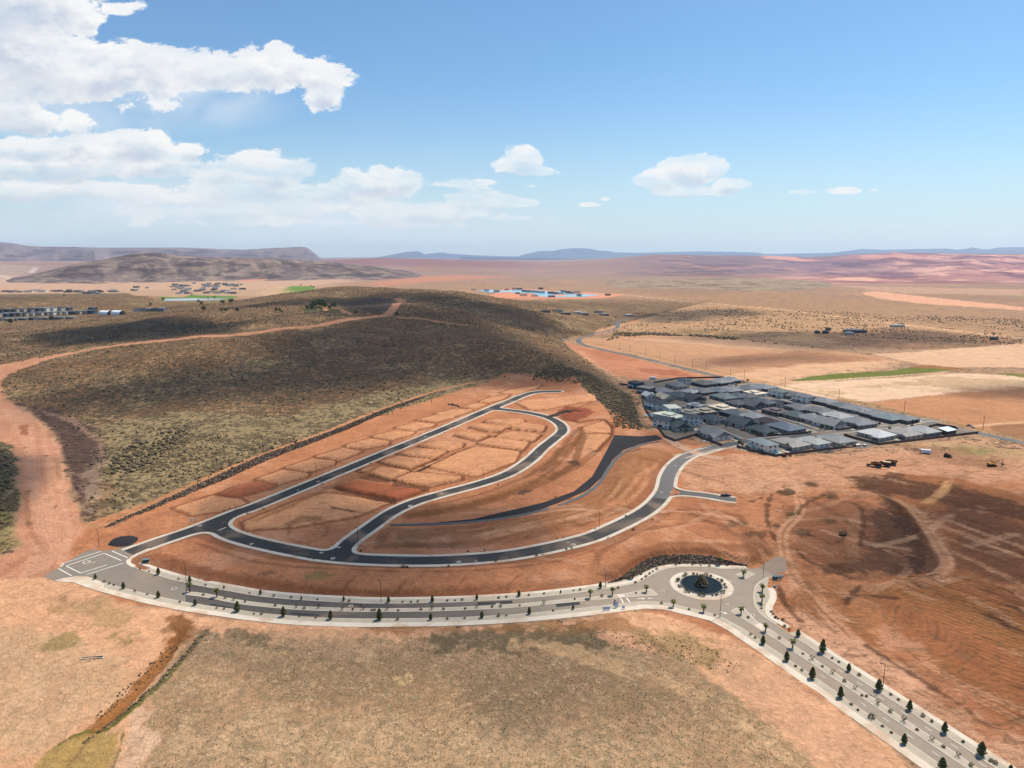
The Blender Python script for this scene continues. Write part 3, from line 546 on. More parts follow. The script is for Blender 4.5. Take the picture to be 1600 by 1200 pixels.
pol([(340,985),(440,990),(520,1008),(430,1008),(350,1000)], C(128,112,86), 3, .8, 8, 4, grass=.4); pol([(700,985),(780,980),(900,978),(985,1010),(930,1015),(860,1003),(720,1010),(640,1015)], C(112,98,74), 3, .85, 8, 5, grass=.3)
pol([(800,1000),(900,1010),(1000,1040),(1100,1085),(1060,1075),(980,1050),(860,1020)], C(224,182,136), 2, .8, 6, 3, grass=.2)
pol([(980,985),(1060,985),(1160,1030),(1200,1070),(1120,1050),(1040,1020)], C(168,138,92), 4, .7, 8, 5, grass=.5); pol([(1085,1030),(1130,1040),(1180,1066),(1140,1062)], C(128,108,62), 2, .7, 5, 3)
pol([(925,992),(960,988),(980,1003),(950,1008)], C(222,168,130), 1.5, .9, 5, 2, grass=0.)
pol([(430,992),(600,1005),(690,1008),(600,1018),(430,1010)], C(224,178,138), 2, .6, 6, 4, grass=.3)
pol([(560,978),(750,980),(900,972),(980,965),(1000,985),(850,990),(600,992)], C(164,116,72), 3, .7, 7, 3)
pol([(612,1060),(640,1056),(645,1066),(622,1070)], C(228,190,140), .8, .8, 3, 1.5)
for P in ([(560,1150),(700,1112),(770,1085),(775,1080)], [(705,1130),(725,1150),(720,1190)], [(1090,1120),(1180,1180),(1240,1240)], [(1120,1100),(1230,1180),(1280,1240)]): lin_(P, .5, C(232,192,146), .8, .65, 3, .8, broken=1)
for k in range(5): lin_([(1000+25*k,1045+12*k),(1090+22*k,1100+10*k),(1180+25*k,1190)], .6, C(228,186,144), .9, .6, 4, 1.0, broken=1)
pol([(1140,1010),(1230,1060),(1330,1140),(1420,1230),(1330,1240),(1220,1140),(1120,1060)], C(232,178,140), 3, .8, 8, 3, grass=0.)
for P in ([(0,1000),(60,1075),(20,1150)], [(30,1180),(90,1110),(130,1050)], [(0,1130),(60,1060),(110,1040)]): tracks(P, c=C(232,190,150), op=.6, n=3)
# ditch with raw earth, its green edge, the yellow rushes and the pale sand
lin_([(285,985),(255,1035),(215,1080),(165,1128),(115,1165),(85,1195),(60,1230)], 2.6, C(170,112,62), 1.2, .95, 5, .8, grass=0.)
lin_([(270,965),(285,980),(280,1000)], 3, C(156,98,54), 1.5, .8, 5, 1.5); pol([(250,985),(275,965),(300,975),(330,995),(300,1005),(270,1000)], C(140,96,58), 3, .6, 5, 3)
lin_([(308,1000),(275,1040),(232,1085),(185,1128),(140,1160)], .6, C(206,164,96), .6, .8, 4, .4)
lin_([(318,992),(290,1028),(240,1078),(200,1112),(160,1145),(128,1162)], .8, C(92,100,44), .8, .9, 4, .6)
for k in range(3): lin_([(150,1100+k*14),(120,1140+k*10)], .4, C(228,180,140), .6, .4)
pol([(70,1175),(115,1152),(150,1146),(190,1143),(186,1165),(176,1195),(165,1240),(20,1240),(50,1200)], C(196,160,98), 1.6, 1, 5, 1.0, grass=.15)
lin_([(192,1145),(188,1170),(175,1205)], .6, C(104,106,50), .7, .85, 3, .6); lin_([(70,1178),(115,1150),(150,1144),(190,1141)], .5, C(100,108,46), .7, .85, 3, .6)
pol([(195,1135),(215,1110),(235,1135),(245,1160),(225,1180),(215,1195),(180,1215),(185,1180)], C(232,192,158), 2, .85, 5, 2, grass=0.)
pol([(320,985),(345,990),(335,1002),(322,998)], C(92,82,70), 1, .7, 3, 1)
GC *= 1+(np.array([.95, .97, 1.20])-1)*sstep(2200, 7500, GR)[:, None]  # distance haze put into the soil colour: bluer farther out
s = bsel(SITE, 3); d, _ = polydist(GX[s], GY[s], SITE); CHURN[s] = .55*sstep(1, -4, d)
for P_, v_ in ((TP([(1060,716),(1340,702),(1640,690),(1640,1240),(1560,1200),(1210,960),(1190,880),(1060,790)]), 1.0), (TP([(-60,905),(95,890),(200,940),(600,985),(1000,960),(1330,1120),(1400,1240),(-60,1240)]), .35), (GRAVEL, 0.)):
    s = bsel(P_, 6); d, _ = polydist(GX[s], GY[s], P_); w = sstep(5, -5, d); CHURN[s] += (v_-CHURN[s])*w
CHURN *= (1-np.clip(GRASS, 0, 1)*.7)
GC *= (1+.10*nz(6)[:, None]+.07*nz(60)[:, None]); GC = np.clip(GC, .015, .9)
na, nr = len(az), len(rr)
ii = np.arange(na-1)[:, None]*nr+np.arange(nr-1)[None, :]
F = np.stack([ii, ii+1, ii+nr+1, ii+nr], -1).reshape(-1, 4)
def np_mesh(name, V, F, smooth_=True):
    me = bpy.data.meshes.new(name); V = np.asarray(V, np.float32); F = np.asarray(F, np.int32); k = F.shape[1]
    me.vertices.add(len(V)); me.vertices.foreach_set('co', V.ravel()); me.loops.add(F.size); me.loops.foreach_set('vertex_index', F.ravel())
    me.polygons.add(len(F)); me.polygons.foreach_set('loop_start', np.arange(0, F.size, k, dtype=np.int32)); me.polygons.foreach_set('loop_total', np.full(len(F), k, np.int32))
    if smooth_: me.polygons.foreach_set('use_smooth', np.ones(len(F), bool))
    me.update(calc_edges=True); return me
def mat(name):
    m = bpy.data.materials.new(name); m.use_nodes = True; T = NT(m.node_tree); T.n.clear()
    o = T.n.new('ShaderNodeOutputMaterial'); b = T.n.new('ShaderNodeBsdfPrincipled'); T.l.new(b.outputs[0], o.inputs[0]); return m, T, b, o
def bump(T, b, h, st=.3, dist=.3):
    n = T.n.new('ShaderNodeBump'); n.inputs['Strength'].default_value = st; n.inputs['Distance'].default_value = dist; T._in(n.inputs['Height'], h); T.l.new(n.outputs[0], b.inputs['Normal'])
def ground_material():
    m, T, b, o = mat('desert_soil'); g = T.n.new('ShaderNodeNewGeometry'); P = g.outputs['Position']
    x, y, z = T.xyz(P)[:3]; Q = T.comb(x, y, 0.0)
    base = T.attr('Col', 'Color'); sc, gr, pw, pc = T.attr('Scrub'), T.attr('Grass'), T.attr('Plow'), T.attr('PlowC')
    n1 = T.noise(Q, .45, 6, .66, .8, '2D'); n2 = T.noise(Q, .06, 6, .62, .6, '2D')
    k = T.m('ADD', T.m('MULTIPLY', n1, .75), T.m('MULTIPLY', n2, .55)); k = T.m('ADD', k, .36)
    col = T.mix(1.0, base, T.comb(k, k, k), 'MULTIPLY')
    dk = T.noise(T.vm('ADD', Q, (900, 200, 0)), .18, 6, .7, 1.5, '2D')
    col = T.mix(T.m('MULTIPLY', T.ss(dk, .56, .70), .38), col, T.mix(1.0, col, (.52, .42, .34), 'MULTIPLY'))
    ch = T.attr('Churn')
    cd = T.noise(T.vm('MULTIPLY', T.vm('ADD', Q, (33, 71, 0)), (.14, .30, 1)), 1.0, 7, .74, 1.0, '2D')
    col = T.mix(T.m('MULTIPLY', T.m('MULTIPLY', T.ss(cd, .52, .62), ch), .62), col, (.18, .095, .046))
    # low scrub as broken dark clumps
    a = T.noise(Q, .22, 5, .68, .6, '2D'); c2 = T.noise(Q, .035, 4, .6, .5, '2D')
    th = T.m('SUBTRACT', .685, T.m('MULTIPLY', sc, .22)); c3 = T.noise(T.vm('ADD', Q, (7, 77, 0)), .085, 4, .65, .8, '2D'); aa = T.m('ADD', T.m('ADD', T.m('MULTIPLY', a, .50), T.m('MULTIPLY', c2, .20)), T.m('MULTIPLY', c3, .30))
    s1 = T.m('MULTIPLY', T.ss(T.m('SUBTRACT', aa, th), -.03, .05), T.ss(sc, 0.02, .25))
    col = T.mix(T.m('MULTIPLY', s1, .80), col, (.112, .078, .044))
    lt = T.noise(T.vm('ADD', Q, (300, 90, 0)), .16, 4, .65, .5, '2D')
    col = T.mix(T.m('MULTIPLY', T.m('MULTIPLY', T.ss(lt, .54, .66), .35), sc), col, (.46, .34, .19))
    # dry grass field: pale straw flecks and grey-green mats
    f1 = T.noise(Q, .75, 5, .68, 1.2, '2D'); f2 = T.noise(Q, .11, 4, .6, .8, '2D'); f3 = T.noise(T.vm('ADD', Q, (50, 50, 0)), .30, 4, .65, .6, '2D')
    col = T.mix(T.m('MULTIPLY', T.m('MULTIPLY', T.ss(f3, .42, .62), gr), .60), col, (.190, .145, .078))
    fl = T.ss(T.m('ADD', T.m('MULTIPLY', f1, .7), T.m('MULTIPLY', f2, .3)), .54, .59)
    col = T.mix(T.m('MULTIPLY', T.m('MULTIPLY', fl, gr), .66), col, (.60, .405, .225))
    # plough ridges
    w1 = T.noise(Q, .05, 3, .5, 0, '2D'); ph = T.m('ADD', T.m('MULTIPLY', pc, 2.3), T.m('MULTIPLY', w1, 5.0)); sn = T.m('SINE', ph); brk = T.noise(Q, .12, 4, .65, .5, '2D')
    sn2 = T.m('SINE', T.m('MULTIPLY', ph, .37)); pl = T.m('MULTIPLY', T.ss(T.m('ADD', T.m('ADD', T.m('MULTIPLY', sn, .45), T.m('MULTIPLY', sn2, .12)), T.m('MULTIPLY', T.m('SUBTRACT', brk, .5), 2.4)), .0, .9), pw)
    col = T.mix(T.m("MULTIPLY", pl, .42), col, (.115, .058, .028))
    T.l.new(col, b.inputs['Base Color']); b.inputs['Roughness'].default_value = .95; b.inputs['Specular IOR Level'].default_value = .12
    rr_ = T.noise(Q, 1.6, 4, .7, 0, '2D')
    h = T.m('ADD', T.m('MULTIPLY', n1, .9), T.m('MULTIPLY', rr_, .35)); h = T.m('ADD', h, T.m('MULTIPLY', s1, 1.3)); h = T.m('SUBTRACT', h, T.m('MULTIPLY', T.m('MULTIPLY', cd, ch), 1.2)); h = T.m('ADD', h, T.m('MULTIPLY', T.m('MULTIPLY', sn, pw), .16))
    bump(T, b, h, 1.0, .9); return m
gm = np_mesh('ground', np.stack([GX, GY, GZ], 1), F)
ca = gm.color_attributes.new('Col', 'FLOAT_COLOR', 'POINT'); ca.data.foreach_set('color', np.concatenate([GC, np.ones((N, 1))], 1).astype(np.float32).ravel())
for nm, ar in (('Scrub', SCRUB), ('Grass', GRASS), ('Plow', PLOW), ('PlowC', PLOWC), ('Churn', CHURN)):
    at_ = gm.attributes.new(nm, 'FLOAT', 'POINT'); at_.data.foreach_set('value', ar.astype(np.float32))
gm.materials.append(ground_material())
go = bpy.data.objects.new('ground', gm); COL.objects.link(go); go['kind'] = 'structure'
# ------------------------------------------------------------------ materials and mesh helpers
MC = {}
def flat(name, c, rough=.8, var=.12, scale=.6, metal=0., bstr=0., streak=None, spec=.10):
    if name in MC: return MC[name]
    m, T, b, o = mat(name); g = T.n.new('ShaderNodeNewGeometry'); P = g.outputs['Position']
    n = T.noise(P, scale, 5, .65, .3); n2 = T.noise(P, scale*.13, 3, .6)
    k = T.m('ADD', T.m('MULTIPLY', T.m('ADD', n, n2), var*2), 1-var*2)
    cc_ = T.mix(1., c, T.comb(k, k, k), 'MULTIPLY')
    if 'concrete' in name:
        du = T.noise(P, .07, 5, .65, .5); cc_ = T.mix(T.m('MULTIPLY', T.ss(du, .46, .66), .65), cc_, (.42, .245, .14))
    T.l.new(cc_, b.inputs['Base Color'])
    b.inputs['Roughness'].default_value = rough; b.inputs['Metallic'].default_value = metal; b.inputs['Specular IOR Level'].default_value = spec
    if bstr: bump(T, b, n, bstr, .1)
    MC[name] = m; return m
def asphalt(name, c, c2, lo, hi):
    m, T, b, o = mat(name); g = T.n.new('ShaderNodeNewGeometry'); P = g.outputs['Position']; x, y, z = T.xyz(P)[:3]
    n = T.noise(P, .25, 6, .6, .5); n2 = T.noise(P, 6., 3, .7); n3 = T.noise(P, .035, 3, .5, .8)
    f = T.ss(T.m('ADD', x, T.m('MULTIPLY', T.m('SUBTRACT', n3, .5), 60)), lo, hi)
    base = T.mix(f, c, c2); k = T.m('ADD', T.m('ADD', T.m('MULTIPLY', n, .35), T.m('MULTIPLY', n2, .16)), .76)
    base = T.mix(1., base, T.comb(k, k, k), 'MULTIPLY'); base = T.mix(T.m('MULTIPLY', T.ss(n3, .48, .68), .45), base, (.30, .20, .13)); n4 = T.noise(T.vm('ADD', P, (9, 9, 0)), .9, 5, .7, 1.5); base = T.mix(T.m('MULTIPLY', T.ss(n4, .58, .70), .22), base, (.34, .24, .16))
    T.l.new(base, b.inputs['Base Color']); b.inputs['Roughness'].default_value = .88; b.inputs['Specular IOR Level'].default_value = .2; return m
NEWA = asphalt('fresh_black_asphalt', (.034, .033, .032), (.046, .043, .040), -50, 50)
OLDA = asphalt('worn_boulevard_asphalt', (.085, .073, .062), (.27, .215, .160), -60, 40)
WESTA = asphalt('dusty_asphalt', (.21, .17, .132), (.095, .080, .068), -130, -95)
HWA = asphalt('highway_asphalt', (.10, .10, .105), (.13, .125, .12), 100, 400)
CONC = flat('pale_concrete', (.52, .445, .35), .85, .10, 1.2); CONC2 = flat('pale_walk_concrete', (.60, .505, .39), .85, .09, .8)  # the second is a slightly lighter concrete for boulevard walks and kerbs
GRAV = flat('landscape_gravel', (.40, .335, .25), .95, .22, 2.5, bstr=.4); BGRAV = flat('black_drain_gravel', (.028, .026, .027), .95, .35, .8, bstr=.5)
GREYP = flat('grey_road_base', (.11, .105, .10), .95, .2, .5); PAINT = flat('white_road_paint', (.72, .68, .62), .7, .1, 1.5)
def obj(name, me, m=None, parent=None, kind=None, **props):
    if m is not None and not me.materials: me.materials.append(m)
    o = bpy.data.objects.new(name, me); COL.objects.link(o)
    if parent is not None: o.parent = parent
    if kind: o['kind'] = kind
    for k, v in props.items(): o[k] = v
    return o
def thing(name, label, cat, loc=(0, 0, 0), rz=0., group=None):
    o = bpy.data.objects.new(name, None); COL.objects.link(o); o.location = loc; o.rotation_euler = (0, 0, rz); o.empty_display_size = .5
    o['label'] = label; o['category'] = cat
    if group: o['group'] = group
    return o
class MB:
    def __init__(s): s.v = []; s.f = []
    def quad(s, a, b, c, d): i = len(s.v); s.v += [a, b, c, d]; s.f.append((i, i+1, i+2, i+3)); return s
    def poly(s, pts): i = len(s.v); s.v += list(pts); s.f.append(tuple(range(i, i+len(pts)))); return s
    def box(s, x0, x1, y0, y1, z0, z1, rot=0., c=(0, 0)):
        i = len(s.v); P = [(x, y, z) for z in (z0, z1) for x, y in ((x0, y0), (x1, y0), (x1, y1), (x0, y1))]
        if rot: ca, sa = math.cos(rot), math.sin(rot); P = [(c[0]+(x-c[0])*ca-(y-c[1])*sa, c[1]+(x-c[0])*sa+(y-c[1])*ca, z) for x, y, z in P]
        s.v += P; s.f += [(i+3, i+2, i+1, i), (i+4, i+5, i+6, i+7)]+[(i+k, i+(k+1) % 4, i+4+(k+1) % 4, i+4+k) for k in range(4)]; return s
    def tube(s, p, q, r0, r1=None, n=8, cap=True):
        r1 = r0 if r1 is None else r1; p, q = Vector(p), Vector(q); d = (q-p).normalized(); u = d.orthogonal().normalized(); w = d.cross(u); i = len(s.v)
        for c, r in ((p, r0), (q, r1)):
            for k in range(n): a = 2*math.pi*k/n; s.v.append(tuple(c+(u*math.cos(a)+w*math.sin(a))*r))
        for k in range(n): s.f.append((i+k, i+(k+1) % n, i+n+(k+1) % n, i+n+k))
        if cap: s.f += [tuple(i+n-1-k for k in range(n)), tuple(i+n+k for k in range(n))]
        return s
    def prism(s, pts, z0, z1):
        n = len(pts); i = len(s.v); s.v += [(x, y, z0) for x, y in pts]+[(x, y, z1) for x, y in pts]
        s.f += [tuple(i+n-1-k for k in range(n)), tuple(i+n+k for k in range(n))]+[(i+k, i+(k+1) % n, i+n+(k+1) % n, i+n+k) for k in range(n)]; return s
    def mesh(s, name, sm=False):
        me = bpy.data.meshes.new(name); me.from_pydata([tuple(map(float, q)) for q in s.v], [], s.f); me.update()
        bm = bmesh.new(); bm.from_mesh(me); bmesh.ops.recalc_face_normals(bm, faces=bm.faces); bm.to_mesh(me); bm.free()
        if sm:
            for p in me.polygons: p.use_smooth = True
        return me
def ccw(P): return sum(P[i][0]*P[(i+1) % len(P)][1]-P[(i+1) % len(P)][0]*P[i][1] for i in range(len(P))) > 0
def sheet(name, pts, z0, z1, m, kind='structure', **k):
    if not ccw(pts): pts = pts[::-1]
    b = MB().prism(pts, z0, z1); me = b.mesh(name); bm = bmesh.new(); bm.from_mesh(me); bmesh.ops.triangulate(bm, faces=[f for f in bm.faces if len(f.verts) > 4]); bm.to_mesh(me); bm.free()
    return obj(name, me, m, kind=kind, **k)
def off(P, d, closed=False):
    P = np.asarray(P, float)
    if closed: T_ = np.roll(P, -1, 0)-np.roll(P, 1, 0)
    else: T_ = np.gradient(P, axis=0)
    L = np.hypot(T_[:, 0], T_[:, 1])+1e-9; return [tuple(q) for q in P+np.stack([-T_[:, 1]/L, T_[:, 0]/L], 1)*d]
def dense(P, step=2.5):
    out = [P[0]]
    for a, b in zip(P[:-1], P[1:]):
        L = math.hypot(b[0]-a[0], b[1]-a[1]); n = max(1, int(L/step))
        out += [(a[0]+(b[0]-a[0])*k/n, a[1]+(b[1]-a[1])*k/n) for k in range(1, n+1)]
    return out
def ribbon(name, P, d0, d1, z0, z1, m, kind='structure', follow=False, **k):
    """strip between the offsets d0 and d1 of a line, top at z1, sides down to z0"""
    A, B = off(P, d0), off(P, d1); b = MB(); n = len(P)
    zz = [float(TH(*q)) if follow else 0. for q in P]
    for i in range(n): b.v += [(A[i][0], A[i][1], z0+zz[i]), (A[i][0], A[i][1], z1+zz[i]), (B[i][0], B[i][1], z1+zz[i]), (B[i][0], B[i][1], z0+zz[i])]
    for i in range(n-1):
        for q in range(3): b.f.append((4*i+q, 4*i+q+1, 4*i+5+q, 4*i+4+q))
    b.f += [(0, 1, 2, 3), (4*n-4, 4*n-3, 4*n-2, 4*n-1)]
    return obj(name, b.mesh(name), m, kind=kind, **k)
def join(A, B, R):
    """end line A and begin line B R metres short of where they cross, and round the corner"""
    A, B = dense(A, 1.0), dense(B, 1.0); a, b = np.array(A), np.array(B)
    D = np.hypot(a[:, None, 0]-b[None, :, 0], a[:, None, 1]-b[None, :, 1]); i, j = np.unravel_index(np.argmin(D), D.shape)
    i0, j0 = max(0, i-int(R)), min(len(B)-1, j+int(R)); p, q = a[i0], b[j0]; c = (a[i]+b[j])/2
    arc = [tuple((1-t)**2*p+2*t*(1-t)*c+t*t*q) for t in np.linspace(0, 1, 9)[1:-1]]
    CORNERS.append([tuple(p)]+arc+[tuple(q), tuple(c)])
    return A[:i0+1]+arc+B[j0:]
CORNERS = []
# ------------------------------------------------------------------ streets of the new subdivision
HW = 4.3
r1l, r1r = off(R1, HW), off(R1, -HW); r2l, r2r = off(R2, HW), off(R2, -HW); r3l, r3r = off(R3, 3.9), off(R3, -3.9); sl_, sr_ = off(STUB, 3.6), off(STUB, -3.6)
end = Vector(R1[-1]); dd_ = (Vector(R1[-1])-Vector(R1[-4])).normalized(); nn_ = Vector((-dd_.y, dd_.x))
bulb = [tuple(end+(nn_*math.cos(t)*-1+dd_*math.sin(t))*HW) for t in np.linspace(.1, math.pi-.1, 9)]
K1 = join(join(r2l[::-1], r3r, 7)[:], r1r, 6); K1 = K1+bulb+r1l[::-1]
K2 = join(join(r2l, r3l, 7), r1r[::-1], 5)
def close_join(A, R):
    n = len(A)//2; h1, h2 = A[n:], A[:n]; return join(h1, h2, R)
K2 = close_join(K2, 8)
K3 = join(join(r1r, r2r, 11), sr_, 6); K4 = join(sl_[::-1], r2r, 6)
def trim(P, P0):  # begin the line at its point nearest P0
    a = np.array(P); i = int(np.argmin(np.hypot(a[:, 0]-P0[0], a[:, 1]-P0[1]))); return P[i:]
for nm, P in (('road', R1), ('road', R2)): pass
ribbon('road', R1, -HW, HW, -.3, .040, NEWA); sheet('road_end', [tuple(r1l[-1])]+bulb[::-1]+[tuple(r1r[-1])], -.3, .0345, NEWA)
cut = [i for i, q in enumerate(R2) if q[0] > W(1037, 770)[0]-6 and q[1] > W(1010, 798)[1]][0]
ribbon('road', R2[:cut+1], -HW, HW, -.3, .046, NEWA); ribbon('road', R2[cut:], -HW, HW, -.3, .044, asphalt('greyed_asphalt', (.085, .078, .072), (.13, .12, .11), 60, 100))
ribbon('road', R3, -3.9, 3.9, -.3, .052, NEWA); ribbon('road', STUB, -3.6, 3.6, -.3, .050, GREYP)
for c in CORNERS: sheet('road_corner', c, -.3, .0305, NEWA)
a2 = np.array(K3); 
ribbon('sidewalk', trim(K3, W(212, 866)), 0., -2.3, -.3, .15, CONC); ribbon('sidewalk', K4, 0., -2.3, -.3, .15, CONC); 
k1 = K1; j = int(np.argmin([math.hypot(q[0]-W(190, 857)[0], q[1]-W(190, 857)[1]) for q in K1])); ribbon('sidewalk', K1[:j+1], 0., -2.3, -.3, .15, CONC)
ribbon('sidewalk', K2+[K2[0]], 0., 2.2, -.3, .152, CONC)
# drain channel of black gravel with its grey access strip
sheet('gravel_channel', GRAVEL, -.4, .10, BGRAV)
GP = smooth(WL([(612,820),(700,818.5),(780,811),(850,797),(900,780),(935,757),(955,727),(975,707),(1004,695),(1030,690)]), 5)
ribbon('gravel_path', GP, -1.2, 1.4, -.3, .125, GREYP)
# ------------------------------------------------------------------ boulevard, roundabout, crossing at the west end
def curve(pts, k=4): return smooth(WL(pts), k)
B0 = Vector(W(1280, 1035)); B1 = Vector(W(1391, 1109)); bd = (B1-B0).normalized(); ext = lambda p, L: (p[0]+bd.x*L, p[1]+bd.y*L)
NK_W = curve([(195.5,879),(205,885.5),(247.5,900),(290,911.5),(360,924.5),(400,931.5),(460,937.5),(530,941.5),(590,943.6),(700,942),(800,937),(880,929.5),(940,921.5),(977,915.5),(1002,908),(1020,898),(1038,890.3),(1062,886.5),(1109,886.8),(1128,889.5),(1168,888.6)])
NK_E = curve([(1210,899.5),(1192,905.5),(1181,915),(1177.5,928),(1178,942),(1182,952),(1191,962),(1205,972),(1232,990),(1284.5,1024)]); NK_E = NK_E+[ext(NK_E[-1], L) for L in (12, 25, 40, 60, 90)]
SK = curve([(135,900.5),(161,910),(195,919.5),(247.5,932.5),(304,943.5),(360,951.5),(400,957),(460,963),(530,966.3),(590,967),(700,965.5),(800,960.5),(880,953.5),(930,948),(992,940.8),(1020,940.6),(1045,943),(1075,950),(1105,957),(1126,964),(1145,974),(1165,985.5),(1222,1024),(1280,1063)]); SK = SK+[ext(SK[-1], L) for L in (12, 25, 40, 60, 90)]
WEST = curve([(66,901),(95,886),(99,880),(98.5,874.5),(122,865),(146,858.5),(160,860.5),(178,859.5),(200,853),(215,849)], 1)
sp = [i for i, q in enumerate(NK_W) if q[0] > W(290, 911)[0]][0]; spS = [i for i, q in enumerate(SK) if q[0] > W(290, 940)[0]][0]
sheet('road_crossing', WEST+WL([(225,853)])+NK_W[:sp+1]+SK[:spS+1][::-1]+WL([(118,907),(88,909)]), -.3, .026, WESTA)
sheet('boulevard', NK_W[sp:]+WL([(1187,888),(1200,893)])+NK_E+SK[spS:][::-1], -.3, .030, OLDA)
sheet('asphalt_apron', WL([(1180,889),(1187,886.5),(1196,880),(1203,875.5),(1210,869.5),(1218,871),(1226,869.5),(1229,876),(1228,884),(1231,889),(1225,894),(1217,896),(1207,901),(1198,902),(1190,903),(1178,897)]), -.3, .022, asphalt('brown_old_asphalt', (.19, .145, .11), (.24, .17, .12), 80, 140))
def strip(inner, pairs, m, z=.14, name='sidewalk'): pass
ribbon('sidewalk', smooth(WL([(232,857),(216,864),(205,870),(197.5,876),(198,881.5),(206,887)]), 6), 0., 1.9, -.3, .144, CONC2)
sheet('sidewalk', WL([(84,908.5),(95,904.5),(118,901),(136,901),(163,911),(160,925),(122,910),(105,910)]), -.3, .137, CONC2)
ribbon('kerb', smooth(WL([(95,886),(99,880),(98.5,874.5)]), 4), -.4, .4, -.3, .12, CONC2)
ribbon('kerb', NK_W[3:], 0., .35, -.3, .150, CONC2); ribbon('kerb', SK[3:], 0., -.35, -.3, .150, CONC2); ribbon('kerb', NK_E, 0., .35, -.3, .150, CONC2)
g1 = [i for i, q in enumerate(NK_W) if q[0] > W(940, 921)[0]][0]
ribbon('gravel_verge', NK_W[6:g1+1], .36, 3.4, -.3, .120, GRAV); ribbon('sidewalk', NK_W[4:g1+1], 3.41, 5.3, -.3, .140, CONC2)
ribbon('gravel_verge', NK_W[g1:], .36, 1.2, -.3, .121, GRAV); ribbon('sidewalk', NK_W[g1:], 1.21, 3.4, -.3, .141, CONC2)
ribbon('gravel_bank', NK_W[g1:-3], 3.41, 5.6, -.3, .10, GRAV)
s1 = [i for i, q in enumerate(SK) if q[0] > W(985, 941)[0]][0]; s2 = [i for i, q in enumerate(SK) if q[0] > W(1160, 984)[0]][0]
ribbon('gravel_verge', SK[2:s1+1], -.36, -3.1, -.3, .120, GRAV); ribbon('sidewalk', SK[:s1+1], -3.11, -6.2, -.3, .140, CONC2)
ribbon('gravel_verge', SK[s1:s2+1], -.36, -2.6, -.3, .121, GRAV); ribbon('sidewalk', SK[s1:s2+1], -2.61, -6.0, -.3, .141, CONC2)
ribbon('gravel_verge', SK[s2:], -.36, -2.9, -.3, .122, GRAV); ribbon('sidewalk', SK[s2:], -2.91, -6.2, -.3, .142, CONC2)
e1 = [i for i, q in enumerate(NK_E) if q[1] < W(1205, 972)[1]][0]
sheet('planted_island', [NK_E[i] for i in range(2, e1+1)] and [tuple(q) for q in off(NK_E[2:e1+1], .37)]+WL([(1216,976),(1206,966),(1198,957),(1199,946),(1204,935),(1203,925),(1199,917),(1200,911)]), -.3, .118, GRAV)
ribbon('sidewalk', curve([(1203,919),(1207.5,926),(1207.5,936),(1202,948),(1202,959),(1211,968),(1232,981)]), -1.3, 1.4, -.3, .143, CONC2)
ribbon('gravel_verge', NK_E[e1+3:], .36, 3.3, -.3, .121, GRAV); ribbon('sidewalk', NK_E[e1+3:], 3.31, 5.4, -.3, .141, CONC2)
# medians and splitters
def island(name, pts, top=GRAV):
    if not ccw(pts): pts = pts[::-1]
    sheet('kerb', pts, -.3, .150, CONC2); sheet(name, off(pts, .32, True), -.3, .162, top)
mL, mR = off(MED, 1.45), off(MED, -1.45); nose = [tuple(Vector(MED[0])+Vector((-1.3*math.cos(t)*1, 1.45*math.sin(t)))) for t in np.linspace(-1.2, 1.2, 5)]
wsp = WL([(988,925.5),(1015,919.3),(1020,922),(1029,930.8),(1000,932.8),(978,934)])
island('median', mL[2:]+wsp+mR[2:][::-1]+nose)
me_ = curve([(1142,955),(1148,951.5),(1157,949.5),(1163,950.5),(1180,969),(1198,981.5),(1212,989.5),(1280,1035)], 2); me_ = me_+[ext(me_[-1], L) for L in (20, 45, 90)]
ms_ = curve([(1280,1045.5),(1222,1007),(1195,989.5),(1176.5,977.5),(1156,964.5),(1143,957)], 2); ms_ = [ext(ms_[0], L) for L in (90, 45, 20)]+ms_
island('median', me_+ms_)
island('traffic_island', WL([(1148,898.5),(1167,892),(1181,897.5),(1165,905.5)]))
sheet('crosswalk_ramp', WL([(963,930.5),(972,928.5),(978,932.5),(969,934.5)]), .0, .167, CONC2); sheet('crosswalk_ramp', WL([(1178,978),(1188,974),(1199,982),(1190,985)]), .0, .167, CONC2)
# painted markings
def stripe(a, b, w=.3, z=.038, name='painted_line'):
    a, b = Vector(a), Vector(b); d = (b-a).normalized(); n = Vector((-d.y, d.x))*w/2
    return sheet(name, [tuple(a+n), tuple(a-n), tuple(b-n), tuple(b+n)], z-.006, z, PAINT)
def px8(x, y): return (60+x/5.333, 820+y/5.333)
for q in ([(215,318),(520,222)],[(230,343),(548,238)],[(552,240),(688,298)],[(232,345),(350,402)],[(350,404),(570,334)],[(400,416),(705,320)],[(165,365),(275,425)],[(612,218),(742,276)],[(690,208),(738,230)]):
    stripe(*WL([px8(*q[0]), px8(*q[1])]), .42)
for q in ([(968,932),(974,942)],[(975,929),(984,941)]): stripe(*WL(q), .5)
stripe(*WL([(341,829),(353,824)]), .5, .062); stripe(*WL([(515,855),(529,855)]), .5, .062)
for side, o0 in ((1, 4.1), (-1, 3.9)):
    base = off([tuple(B0), ext(B0, 95)], 0); mid = Vector(W(1280, 1040))
    for k in range(11):
        p = mid+bd*(8*k+4)+Vector((-bd.y, bd.x))*(o0*side); stripe(p, p+bd*2.2, .16, .040)
for q in ([(330,943),(352,947.5),(372,951.5),(364,955),(345,951.5),(325,947)],[(545,943.5),(566,944.2),(566,949.2),(543,948.6)],[(455,957),(500,960.5),(498,963.5),(452,960)],[(745,941.5),(800,938.5),(801,943),(748,946)],[(868,944),(905,940.5),(907,945),(870,949)]):
    sheet('asphalt_patch', WL(q), .028, .0345, NEWA)
